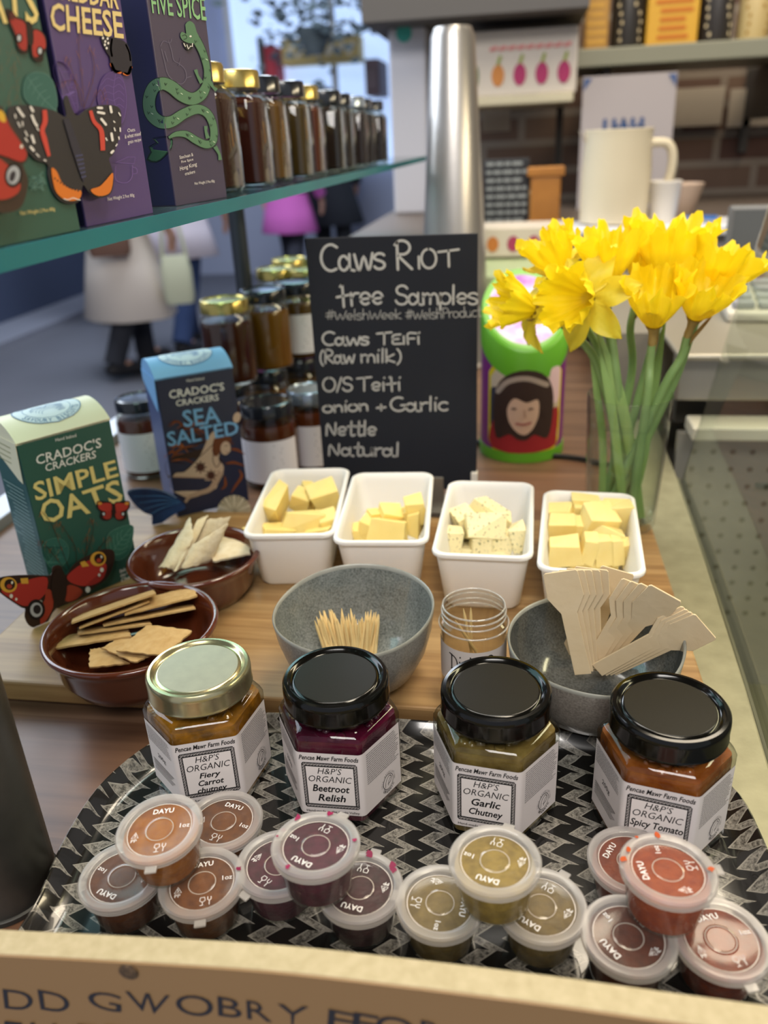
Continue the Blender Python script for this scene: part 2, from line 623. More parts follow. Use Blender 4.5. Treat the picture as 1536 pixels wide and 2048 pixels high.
def handwrite(d, s, q, wd, mt, sgn=-1):
    """write s along the baseline box q = (x0,y0 left baseline, x1,y1 right baseline, cap height)"""
    x0, y0, x1, y1, hgt = q
    tot = sum(GL[c][0] for c in s)
    ang = atan2(y1 - y0, x1 - x0)
    L_ = sqrt((x1 - x0) ** 2 + (y1 - y0) ** 2)
    k = L_ / tot
    pen = 0.0
    for c in s:
        wdt, sts = GL[c]
        for st in sts:
            pts = []
            for (a, b) in st:
                X, Y = (pen + a) * k, b * hgt
                pts.append((x0 + X * cos(ang) - sgn * Y * sin(ang), y0 + X * sin(ang) + sgn * Y * cos(ang)))
            d.stroke(pts, wd * 0.85, mt, smooth=3 if len(pts) > 2 else 0)
        pen += wdt

# ------------------------------------------------------------------ the setting
ZB = 0.022          # top of the wooden board
ZT = 0.006          # floor of the tray
ZS = 0.352          # top of the glass shelf
FL = -0.9           # hall floor
M_floor = mat('floor_concrete', '#5b5c64', rough=0.45, noise=(1.5, '#64656e', 0.25))
struct(MB().add(box2((-9, -2, FL - 0.1), (6, 12, FL))).build('floor', M_floor))
M_ceil = mat('ceiling_paint', '#3d3b36', rough=0.9)
struct(MB().add(box2((-9, -2, 2.7), (6, 12, 2.8))).build('ceiling', M_ceil))

def brick_material():
    mt = mat('brick_wall', '#5b4238', rough=0.9)
    nt, N, L = nodes_of(mt)
    tc = N.new('ShaderNodeTexCoord')
    mp = N.new('ShaderNodeMapping')
    mp.inputs['Rotation'].default_value = (radians(90), 0, 0)
    L.new(tc.outputs['Object'], mp.inputs[0])
    br = N.new('ShaderNodeTexBrick')
    br.inputs['Color1'].default_value = (*lin('#5a3f36'), 1)
    br.inputs['Color2'].default_value = (*lin('#77604f'), 1)
    br.inputs['Mortar'].default_value = (*lin('#8d7f70'), 1)
    br.inputs['Scale'].default_value = 1.0
    br.inputs['Mortar Size'].default_value = 0.012
    br.inputs['Brick Width'].default_value = 0.26
    br.inputs['Row Height'].default_value = 0.09
    L.new(mp.outputs[0], br.inputs['Vector'])
    L.new(br.outputs[0], N['Principled BSDF'].inputs['Base Color'])
    return mt
struct(MB().add(box2((-0.45, 3.1, FL), (4.2, 3.3, 2.7))).build('wall_back', brick_material()))
struct(MB().add(box2((4.0, -1.5, FL), (4.2, 3.1, 2.7))).build('wall_right', mat('wall_paint_warm', '#8f8a7e', rough=0.9)))
# across the hall: pale shop front over a navy plinth
struct(MB().add(box2((-9, 9.0, FL), (-0.45, 9.2, 2.7))).build('wall_far', mat('wall_pale', '#aab2cc', rough=0.8)))
struct(MB().add(box2((-4.6, -1.5, FL), (-4.25, 9.0, 0.25))).build('wall_left', mat('wall_navy', '#39435c', rough=0.7)))
struct(MB().add(box2((-4.25, -1.5, FL), (-3.78, 9.0, FL + 0.05))).build('trim_1', mat('kerb_stone', '#7c7f8c', rough=0.6)))
M_glow = mat('skylit_window', '#cfe2ff', emit=('#b4d0ff', 0.95))
win = struct(MB().add(box2((-5.9, 8.9, 1.15), (-3.3, 8.98, 2.6))).build('window_1', M_glow))
for k in range(3):
    x = -5.9 + 1.3 * k
    o = MB().add(box2((x - .03, 8.86, 1.15), (x + .03, 8.9, 2.6))).build('window_frame', mat('frame_white', '#d7dbe2', rough=.5), win)
win2 = struct(MB().add(box2((-2.9, 8.9, 0.2), (-0.8, 8.98, 2.6))).build('window_2', M_glow))
for k in range(3):
    x = -2.9 + 1.05 * k
    MB().add(box2((x - .03, 8.86, 0.2), (x + .03, 8.9, 2.6))).build('window_frame', mat('frame_white'), win2)

# ---- the sales counter
M_counter = wood('counter_laminate', '#7f604a', '#5c4232', '#dccdc2', stave=0.11, along='X', rough=0.36, gscale=0.6)
ctr = thing('counter', 'long brown wood-effect shop counter that carries the whole display', 'counter', (0, 0, 0))
MB().add(box2((-0.58, 0.22, -0.04), (0.14, 1.75, -0.0005))).build('worktop', M_counter, ctr, bevel=0.003)
MB().add(box2((-0.55, 0.25, FL), (0.13, 1.7, -0.04))).build('base_cabinet', mat('counter_base', '#4a3a30', rough=.6), ctr)
MB().add(box2((-0.62, 0.22, -0.02), (-0.58, 1.75, 0.012))).build('edge_strip', mat('alu_strip', '#b9bcc4', rough=.4, metal=.6), ctr, bevel=0.002)

# ---- refrigerated case at the right: steel channel, glass pane, perforated back
M_steel = mat('steel_olive', '#a19c80', rough=0.42, metal=0.35, noise=(60, '#8a866c', 0.3), bump=(400, 0.05))
M_steel2 = mat('steel_grey', '#9b978c', rough=0.4, metal=0.6)
case = thing('display_case', 'stainless steel refrigerated display case with a glass side to the right of the daffodils', 'display case', (0, 0, 0))
chan = [(0.150, 0.15), (0.150, 0.45), (0.158, 0.7), (0.168, 0.95), (0.185, 1.15), (0.215, 1.15), (0.2, 0.95), (0.188, 0.7), (0.176, 0.45), (0.166, 0.15)]
MB().add(prism([(0.141, 0.15), (0.141, 1.15)] + [(0.2, 1.15), (0.195, 0.92), (0.186, 0.72), (0.176, 0.52), (0.164, 0.34), (0.155, 0.15)], -0.04, 0.004)).build('channel', M_steel, case, bevel=0.0015)
gl = [(0.159, 0.15), (0.168, 0.34), (0.180, 0.52), (0.190, 0.72), (0.197, 0.90), (0.200, 0.93)]
glo = smoothpath([(x, y, 0) for x, y in gl], 5)
mbg = MB()
mbg.add(loft([[(p.x + .17 * max(0, z), p.y, z) for p in glo] for z in (-0.2, 0.0, 0.33)], False, False, False))
M_pane = thin_glass('case_glass', '#e6efe6', ior=1.5)
mbg.build('glass_pane', M_pane, case, smooth=60)
MB().add(tube([(p.x - .003, p.y, 0.002) for p in glo], 0.0022, 6)).build('seal', mat('seal_dark', '#55543f', rough=.7), case, smooth=60)
# interior
MB().add(box2((0.21, 0.05, -0.36), (1.1, 1.0, -0.34))).build('deck', mat('steel_deck', '#6f6c56', rough=.45, metal=.2), case)
pb = MB().add(box2((0.205, 1.0, -0.36), (1.1, 1.012, 0.036)))
M_hole = mat('hole_dark', '#55503f', rough=.8)
back = pb.build('perforated_back', M_steel2, case)
hb = MB()
for r_ in range(11):
    for c_ in range(24):
        x, z = 0.226 + c_ * 0.0235, 0.012 - r_ * 0.0235
        hb.add(([(x + .0038 * cos(t), 0.9993, z + .0038 * sin(t)) for t in [2 * pi * i / 10 for i in range(10)]], [tuple(range(10))]))
hb.build('holes', M_hole, back)
MB().add(box2((0.215, 0.97, 0.036), (1.1, 1.02, 0.054))).build('front_ledge', mat('ledge_white', '#d8d3c0', rough=.35, metal=.1), case, bevel=0.003)
MB().add(box2((0.21, 1.06, 0.03), (1.1, 1.08, 0.075))).build('dark_gap', mat('gap_dark', '#3a372f', rough=.8), case)  # dark strip filling the gap between ledge and upper panel
MB().add(box2((0.2, 1.02, 0.072), (1.1, 1.06, 0.130))).build('upper_panel', M_steel2, case, bevel=0.003)
MB().add(box2((0.195, 1.0, 0.128), (1.1, 1.75, 0.136))).build('case_top', mat('steel_top', '#a39d8e', rough=.35, metal=.5), case, bevel=0.003)
MB().add(box2((0.141, 1.16, FL), (1.1, 1.74, 0.127))).build('case_body', mat('steel_dark', '#8a857a', rough=.5, metal=.4), case)  # slightly darker grey steel for the case body and base
MB().add(box2((0.2, 0.0, FL), (1.1, 1.0, -0.37))).build('case_base', mat('steel_dark'), case)

# ---- the long wooden serving board
M_board = wood('board_oak', '#b69567', '#876640', '#e2d2b8', stave=0.047, along='X', rough=0.42)
bd = MB()
bd.add(prism(rrect(0.565, 0.315, 0.006, 4, -0.1425, 0.6075), 0.004, ZB))
board = bd.build('serving_board', M_board, None, bevel=0.002)
tag(board, 'long oak serving board under the white tubs, grey bowls and brown dishes', 'board')
board.location = (0, 0, 0)

# ---- tray with zigzag print
def zigzag_material():
    mt = mat('tray_zigzag', '#161514', rough=0.16, coat=0.6)
    nt, N, L = nodes_of(mt)
    p = N['Principled BSDF']
    tc = N.new('ShaderNodeTexCoord')
    sp = N.new('ShaderNodeSeparateXYZ')
    L.new(tc.outputs['Object'], sp.inputs[0])
    x, y = sp.outputs[0], sp.outputs[1]
    w_ = math_node(N, L, 'PINGPONG', math_node(N, L, 'DIVIDE', y, 0.0148), 0.5)
    saw = math_node(N, L, 'FRACT', math_node(N, L, 'DIVIDE', y, 0.0148))
    k = math_node(N, L, 'ADD', math_node(N, L, 'MULTIPLY', w_, 1.1), math_node(N, L, 'MULTIPLY', saw, 0.28))
    ph = math_node(N, L, 'ADD', math_node(N, L, 'DIVIDE', math_node(N, L, 'ADD', x, math_node(N, L, 'MULTIPLY', y, 0.10)), 0.0225), k)
    fr = math_node(N, L, 'FRACT', ph)
    inside = math_node(N, L, 'LESS_THAN', fr, 0.44)
    edge = math_node(N, L, 'MAXIMUM', math_node(N, L, 'LESS_THAN', fr, 0.05), math_node(N, L, 'MULTIPLY', inside, math_node(N, L, 'GREATER_THAN', fr, 0.39)))
    nz = N.new('ShaderNodeTexNoise')
    nz.inputs['Scale'].default_value = 420
    nz.inputs['Detail'].default_value = 5
    nz.inputs['Roughness'].default_value = 0.75
    L.new(tc.outputs['Object'], nz.inputs['Vector'])
    cr = N.new('ShaderNodeValToRGB')
    cr.color_ramp.elements[0].position = 0.38
    cr.color_ramp.elements[1].position = 0.62
    cr.color_ramp.elements[0].color = (0.14, 0.14, 0.14, 1)
    cr.color_ramp.elements[1].color = (0.95, 0.95, 0.95, 1)
    L.new(nz.outputs['Fac'], cr.inputs[0])
    chalk = math_node(N, L, 'MAXIMUM', math_node(N, L, 'MULTIPLY', cr.outputs[0], inside), math_node(N, L, 'MULTIPLY', edge, 0.9))
    mx = N.new('ShaderNodeMixRGB')
    L.new(chalk, mx.inputs[0])
    mx.inputs[1].default_value = (*lin('#191817'), 1)
    mx.inputs[2].default_value = (*lin('#948f86'), 1)
    L.new(mx.outputs[0], p.inputs['Base Color'])
    return mt
def tray_outline(off):
    """clockwise outline, shifted inwards by off"""
    P = [(-0.245, 0.235), (-0.252, 0.275), (-0.259, 0.32), (-0.257, 0.365), (-0.236, 0.408), (-0.195, 0.436), (-0.12, 0.443), (-0.03, 0.443), (0.06, 0.441), (0.105, 0.430), (0.138, 0.402), (0.146, 0.36), (0.147, 0.31), (0.143, 0.265), (0.135, 0.235), (0.09, 0.224), (-0.05, 0.222), (-0.19, 0.224)]
    S = sm2(P, 5)
    cx, cy = -0.055, 0.333
    out = []
    n = len(S)
    for i in range(n):
        a, b = S[i - 1], S[(i + 1) % n]
        dx, dy = b[0] - a[0], b[1] - a[1]
        l = sqrt(dx * dx + dy * dy)
        out.append((S[i][0] + dy / l * off, S[i][1] - dx / l * off))
    return out
tr_rings = [(0.014, 0.0), (0.003, 0.008), (0.0, 0.0165), (0.0015, 0.018), (0.003, 0.017), (0.008, 0.010), (0.017, ZT), (0.03, ZT)]
tray = MB().add(loft([ring3(tray_outline(o), z) for o, z in tr_rings], True, True)).build('serving_tray', zigzag_material(), None, smooth=50)
tag(tray, 'black tray with white zigzag print carrying the chutney jars and sauce cups', 'tray')

# ---- front sign with cream edge
M_sign = mat('sign_tan', '#94744e', rough=0.45, noise=(3, '#8f704b', 0.3))
M_edge = mat('sign_edge', '#bdae8c', rough=0.6, noise=(200, '#ab9c78', 0.25), bump=(500, 0.1))
YS = 0.2125
top_px = [(-60, 1853), (0, 1858), (280, 1872), (550, 1888), (800, 1914), (1100, 1950), (1300, 1978), (1536, 2010), (1600, 2019)]
tp = [aty(x, y, YS) for x, y in top_px]
sign = thing('front_sign', 'tan shop sign with cream edge and dark capital letters along the front', 'sign', (0, 0, 0))
tp = smoothpath([(p.x, 0, p.z) for p in tp], 4)
fz = -0.25
TH = 0.0115
prof = [(p.x, p.z) for p in tp]
poly = prof + [(prof[-1][0], fz), (prof[0][0], fz)]
def vert_panel(pts, y0, y1):
    return loft([[(x, y0, z) for x, z in pts], [(x, y1, z) for x, z in pts]])
MB().add(vert_panel([(x, z - 0.0003) for x, z in prof] + [(prof[-1][0], fz), (prof[0][0], fz)], YS - TH - 0.001, YS - TH)).build('face_panel', M_sign, sign)
MB().add(vert_panel(poly, YS - TH, YS)).build('core', M_edge, sign, bevel=0.0006)
sd = Decal(lambda u, v, h: V3((u, YS - TH - 0.001 - h, v)), lambda x, y: (lambda p: (p.x, p.z))(aty(x, y, YS - TH - 0.001)))
K_sign = ink('#2c2c33', 0.5)
def signtext(s_, q):
    sd.text(s_, q, K_sign, bold=0.0, res=4)
for ch, q in {'D': ((5, 1977), (68, 1984), (64, 2022), (10, 2016)), 'D ': ((75, 1978), (140, 1990), (138, 2027), (82, 2018)),
              'G': ((175, 1978), (243, 1990), (243, 2026), (178, 2012)), 'W': ((250, 1981), (340, 1990), (322, 2030), (272, 2018)),
              'O': ((352, 1986), (428, 1994), (425, 2036), (352, 2024)), 'B': ((435, 1991), (482, 1999), (484, 2036), (437, 2030)),
              'R': ((493, 1999), (530, 2004), (545, 2043), (495, 2036)), 'Y': ((555, 2006), (618, 2012), (598, 2050), (572, 2047)),
              'F': ((658, 2016), (708, 2026), (703, 2062), (655, 2054)), 'F ': ((708, 2022), (758, 2031), (752, 2070), (704, 2061)),
              'O ': ((752, 2025), (832, 2040), (828, 2082), (752, 2070)), 'R ': ((842, 2038), (884, 2046), (888, 2086), (842, 2078))}.items():
    signtext(ch.strip(), q)
for ch, q in (('E', ((10, 2040), (45, 2044), (45, 2085), (10, 2080))), ('L', ((62, 2043), (95, 2046), (95, 2088), (62, 2084))), ('L', ((105, 2045), (140, 2050), (140, 2092), (105, 2088))),
              ('E', ((155, 2046), (192, 2050), (192, 2095), (155, 2090))), ('S', ((203, 2046), (245, 2052), (245, 2098), (203, 2092)))):
    signtext(ch, q)
sd.build('lettering', sign)
sp_ = aty(258, 1942, YS - TH - 0.001)
MB().add(lathe([(0.0042, 0), (0.0042, 0.0008), (0.0028, 0.0014), (0.001, 0.0016)], 20)).build('screw_head', mat('screw', '#7a6249', rough=.5, metal=.4, noise=(800, '#3a3028', .2)), sign, loc=sp_, rot=(pi / 2, 0, 0), smooth=40)

# ---- grey post, front left
post = thing('shelf_post', 'thick dull grey metal post standing at the front left corner', 'post', (-0.2845, 0.292, 0))
M_post = mat('post_metal', '#4f4f4c', rough=0.42, metal=0.75, noise=(25, '#6b6b67', 0.25), bump=(60, 0.05))
MB().add(lathe([(0.0268, 0.0), (0.0275, 0.001), (0.0275, 0.3405), (0.0265, 0.3428)], 48)).build('shaft', M_post, post, smooth=40)
MB().add(lathe([(0.0288, 0.0), (0.0288, 0.003), (0.0275, 0.004)], 48)).build('collar', mat('post_collar', '#3c3b38', rough=.5, metal=.6), post, smooth=40)

# ---- glass shelf
sh = thing('glass_shelf', 'thick glass shelf with green edge carrying cracker cartons and honey jars', 'shelf', (0, 0, 0))
M_shelfglass = thin_glass('shelf_glass', '#cfe6e2', ior=1.5, film=0.10, filmcol='#8fb5b0')
M_shelfedge = mat('shelf_edge', '#2a7f88', rough=0.35, spec=0.2, noise=(8, '#226a78', 0.3))
MB().add(box2((-0.50, 0.1, ZS - 0.009), (-0.2105, 2.0, ZS))).build('pane', M_shelfglass, sh)
MB().add(box2((-0.2105, 0.1, ZS - 0.009), (-0.2095, 2.0, ZS))).build('polished_edge', M_shelfedge, sh)
M_post2 = mat('upright_metal', '#4a4d55', rough=0.35, metal=0.7)
for i, (px, Y) in enumerate(((478, 1.22),)):
    p = aty(px, 480, Y)
    u = thing('shelf_upright', 'slim dark metal upright holding the glass shelf behind the crackers', 'post', (p.x, Y, 0))
    MB().add(lathe([(0.0125, 0), (0.0125, 0.34)], 20)).build('tube', M_post2, u, smooth=40)
    MB().add(lathe([(0.02, 0.332), (0.02, 0.3425)], 24)).build('shelf_plate', M_post2, u, smooth=40)
    MB().add(lathe([(0.022, 0.0), (0.022, 0.006)], 24)).build('foot', M_post2, u, smooth=40)

# ------------------------------------------------------------------ four hexagonal jars on the tray
K_black = ink('#1b1a1c')
K_grey = ink('#6a6668')
K_lab = mat('label_paper', '#dcd4d2', rough=0.55, spec=0.3)
K_lab2 = mat('label_paper_inner', '#e6dedb', rough=0.55, spec=0.3)
M_jar = thin_glass('jar_glass', '#f4f6f2', ior=1.5, edge=0.35, edgecol='#4a4a40')
M_lidblack = mat('lid_black', '#0b0a08', rough=0.12, spec=0.45)
M_lidgold = mat('lid_gold', '#cfc49a', rough=0.22, metal=0.9, noise=(300, '#c0b78f', 0.3))
M_lidgold_top = mat('lid_gold_top', '#a3a08c', rough=0.35, metal=0.35, noise=(120, '#969482', 0.3))
M_lidblack_top = mat('lid_black_top', '#17140b', rough=0.35, spec=0.22, noise=(900, '#1b1912', 0.25))
def hexring(R, rc, z, n=5):
    """rounded hexagon with a flat facing -Y"""
    ap = R * cos(pi / 6)
    out = []
    for k in range(6):
        a = -pi / 2 + pi / 6 + k * pi / 3
        cx, cy = (R - rc / cos(pi / 6)) * cos(a), (R - rc / cos(pi / 6)) * sin(a)
        for i in range(n + 1):
            t = a - pi / 6 + pi / 3 * i / n
            out.append((cx + rc * cos(t), cy + rc * sin(t), z))
    return out
def morph(hr, r, z, k):
    return [((x * (1 - k) + r * cos(atan2(y, x)) * k), (y * (1 - k) + r * sin(atan2(y, x)) * k), z) for x, y, _ in hr]
JR = 0.0385
UPJ = 0.0015
def make_jar(label, loc, rotz, lidm, lidtop, food, food2, lines, lumpy, left_text=True):
    t = thing('chutney_jar', label, 'jar', loc, rotz, 'hexagonal chutney jars on the tray')
    base = hexring(JR, 0.004, 0)
    rings = [hexring(JR - .004, 0.004, 0.0), hexring(JR - .001, 0.004, 0.0012), hexring(JR, 0.004, 0.004), hexring(JR, 0.004, 0.0585 + UPJ)]
    for k, r, z in ((0.15, JR - .001, 0.0605), (0.4, JR - .004, 0.0630), (0.75, 0.0335, 0.0655), (1, 0.0295, 0.0675), (1, 0.0285, 0.0700), (1, 0.0285, 0.0770)):
        rings.append(morph(hexring(JR, 0.004, 0), r, z + UPJ, k))
    MB().add(loft(rings, True, False)).build('glass', M_jar, t, smooth=35)
    # contents
    mf = mat('food_' + food.strip('#'), food, rough=0.22, noise=(lumpy, food2, 0.16), bump=(lumpy * 1.2, 0.5), coat=0.4)
    s = 0.0021
    fr = [hexring(JR - s, 0.004, 0.003), hexring(JR - s, 0.004, 0.0565 + UPJ), morph(hexring(JR, .004, 0), JR - .007, .0605 + UPJ, .45), morph(hexring(JR, .004, 0), .024, .0605 + UPJ, 1)]
    MB().add(loft(fr, True, True)).build('contents', mf, t, smooth=35)
    tops = MB()
    rng = random.Random(sum(ord(c) for c in label))
    for k in range(40):                       # lumps pressed against the glass above the fill line
        a = rng.uniform(0, 2 * pi)
        rr = rng.uniform(0.006, 0.026)
        sx = rng.uniform(0.002, 0.0045)
        rg = [[(rr * cos(a) + sx * q * cos(th) * rng.uniform(.8, 1.2), rr * sin(a) + sx * q * sin(th) * rng.uniform(.8, 1.2), 0.0575 + UPJ + zz * .5) for th in [2 * pi * i / 8 for i in range(8)]] for q, zz in ((1, 0), (1.05, .003), (.7, .006 + rng.uniform(0, .004)), (.2, .008 + rng.uniform(0, .004)))]
        tops.add(loft(rg))
    tops.build('contents_top', mf, t, smooth=60)
    # lid
    prof = [(0.0312, 0.0715), (0.0322, 0.0712), (0.0326, 0.0722), (0.0322, 0.0735), (0.0325, 0.0817), (0.0322, 0.0844), (0.0310, 0.0859), (0.0292, 0.0861), (0.0282, 0.0854), (0.0274, 0.0842), (0.0266, 0.0838), (0.0259, 0.0845), (0.0248, 0.0848)]
    lid = MB().add(lathe([(r, z + UPJ) for r, z in prof], 72, True, True)).build('lid', lidm, t, smooth=35)
    MB().add(lathe([(0.0248, 0.0848 + UPJ), (0.0246, 0.0850 + UPJ), (0.0001, 0.0852 + UPJ)], 72, False, True)).build('lid_panel', lidtop, lid, smooth=40)
    # label over three faces
    ap = JR * cos(pi / 6)
    dl = MB()
    z0, z1 = 0.0090, 0.0562
    pts = []
    for k in (-2, -1, 0, 1):
        a = -pi / 2 + (k + 0.5) * pi / 3
        pts.append(V3((cos(a), sin(a), 0)) * (JR + 0.0003))
    pl = []
    for i, p in enumerate(pts):                # stop short of the outer corners, follow the rounded ones
        pl.append(p)
    pl[0] = pts[0].lerp(pts[1], 0.06)
    pl[3] = pts[3].lerp(pts[2], 0.06)
    q = []
    for i in (1, 2):
        a_, b_, c_ = pl[i - 1], pl[i], pl[i + 1]
        d0, d1 = (a_ - b_).normalized(), (c_ - b_).normalized()
        p0, p2 = b_ + d0 * 0.0026, b_ + d1 * 0.0026
        q += [p0 * (1 - s_) ** 2 + b_ * 2 * s_ * (1 - s_) + p2 * s_ ** 2 for s_ in (0, .25, .5, .75, 1)]
    path = [pl[0]] + q + [pl[3]]
    outr = [[tuple(V3((p.x, p.y, 0)).normalized() * (V3((p.x, p.y, 0)).length) + V3((0, 0, z))) for p in path] for z in (z0, z1)]
    lab = MB().add(loft(outr, False, False, False)).build('label', K_lab, t, smooth=35, recalc=True)
    def face_surf(k):
        a = -pi / 2 + k * pi / 3
        n = V3((cos(a), sin(a), 0))
        e = V3((-sin(a), cos(a), 0))
        return lambda u, v, h: n * (ap + 0.00035 + h) + e * u + V3((0, 0, v))
    W2 = JR / 2
    fs0 = face_surf(0)
    d = Decal(lambda u, v, h: fs0(u, .0090 + (v - .006) * .0472 / .0405, h))
    d.textbox('Pencae Mawr Farm Foods', -W2 * .93, W2 * .93, 0.0421, 0.0451, K_black, bold=.016, shear=.28)
    fx, f0, f1 = W2 * 0.87, 0.0105, 0.0405
    frame = lambda a, b: [(-a, f0 + b), (a, f0 + b), (a, f1 - b), (-a, f1 - b)]
    d.poly(sm2([(-fx, f0 + .001), (-fx + .001, f0), (fx - .001, f0), (fx, f0 + .001), (fx, f1 - .001), (fx - .001, f1), (-fx + .001, f1), (-fx, f1 - .001)], 1), K_black)
    d.up()
    nx, ny = 17, 15
    for i in range(nx):                        # knot-work: paired white loops
        x = -fx + .0016 + (2 * fx - .0032) * i / (nx - 1)
        for y in (f0 + .0012, f1 - .0012):
            d.stroke([(x - .0006, y), (x, y + .0006), (x + .0006, y), (x, y - .0006)], .00022, K_lab2, closed=True)
            d.stroke([(x + .0006, y - .0007), (x + .0011, y + .0007)], .00018, K_lab2)
    for i in range(1, ny):
        y = f0 + .0012 + (f1 - f0 - .0024) * i / ny
        for x in (-fx + .0011, fx - .0011):
            d.stroke([(x - .0006, y), (x, y + .0006), (x + .0006, y), (x, y - .0006)], .00022, K_lab2, closed=True)
            d.stroke([(x - .0007, y + .0006), (x + .0007, y + .0011)], .00018, K_lab2)
    d.poly([(-fx + .0024, f0 + .0026), (fx - .0024, f0 + .0026), (fx - .0024, f1 - .0026), (-fx + .0024, f1 - .0026)], K_lab2)
    d.textbox("H&P'S", -.0074, .0074, 0.0334, 0.0374, K_black, shear=.25, bold=0.0)
    d.textbox('ORGANIC', -.0132, .0132, 0.0280, 0.0321, K_black, shear=.25, bold=0.0)
    n = len(lines)
    hgt = {2: 0.0047, 3: 0.0038}[n]
    y = 0.0262
    for ln in lines:
        wd = min(0.0140, 0.00142 * len(ln) * (1.0 if n == 2 else 0.92))
        low = any(c in 'gpqy' for c in ln)
        d.textbox(ln, -wd, wd, y - hgt - (.0009 if low else 0), y, K_black, bold=.022, shear=.25)
        y -= hgt + (0.0016 if n == 2 else 0.0011)
    d.textbox('Hand-made in the Cothi Valley', -W2 * .85, W2 * .85, 0.0070, 0.0090, K_black)
    d.build('lettering', lab)
    rn = random.Random(3)
    for k in (1, -1):
        fsk = face_surf(k)
        d = Decal(lambda u, v, h: fsk(u, .0090 + (v - .006) * .0472 / .0405, h))
        yy = 0.0440
        while yy > (0.0250 if k == 1 else 0.0340):     # lines of very small print
            x = -W2 * .78
            end = W2 * rn.uniform(.55, .8)
            while x < end:
                l = rn.uniform(.0008, .0026)
                d.stroke([(x, yy), (min(x + l, end), yy)], .00042, K_grey)
                x += l + .0006
            yy -= 0.00135
        if k == 1:
            d.ellipse(0.004, 0.0145, .0050, .0050, K_black, n=28)
            d.ellipse(0.004, 0.0145, .0046, .0046, K_lab, n=28)
            d.up()
            d.stroke([(0.001, .0118), (.002, .0160), (.0052, .0180), (.0072, .0160), (.0062, .0135), (.0036, .0130)], .00045, K_black, smooth=4)
            d.stroke([(0.004, .0118), (.0045, .0145), (.0062, .0162)], .0004, K_black, smooth=4)
            d.arctext('ORGANIC', .004, .0145, .0062, radians(215), radians(325), .0017, K_black, bold=.02, inward=True)
            d.arctext('SOIL ASSOCIATION', .004, .0145, .0062, radians(195), radians(-15), .0012, K_grey)
        else:
            d.textbox('200g', -.005, .005, 0.0255, 0.0292, K_black)
            for r_ in range(6):
                d.stroke([(-W2 * .7, .0215 - r_ * .0014), (W2 * (.7 - .1 * (r_ % 3)), .0215 - r_ * .0014)], .00045, K_black if r_ < 3 else K_grey)
        d.build('small_print', lab)
    return t
make_jar('gold-lidded hexagonal jar of fiery carrot chutney at the left of the tray', (-0.191, 0.388, ZT), radians(20), M_lidgold, M_lidgold_top, '#6e4a1c', '#b7791f', ['Fiery', 'Carrot', 'chutney'], 90)
make_jar('black-lidded hexagonal jar of dark purple beetroot relish', (-0.103, 0.387, ZT), radians(1), M_lidblack, M_lidblack_top, '#3a0a1e', '#5c1230', ['Beetroot', 'Relish'], 70)
make_jar('black-lidded hexagonal jar of olive brown garlic chutney', (-0.0065, 0.385, ZT), radians(-6.6), M_lidblack, M_lidblack_top, '#64502a', '#85703e', ['Garlic', 'Chutney'], 110)
make_jar('black-lidded hexagonal jar of orange red spicy tomato relish at the right', (0.090, 0.378, ZT), radians(-11.5), M_lidblack, M_lidblack_top, '#7e3f16', '#a5602a', ['Spicy Tomato', 'Relish'], 90)

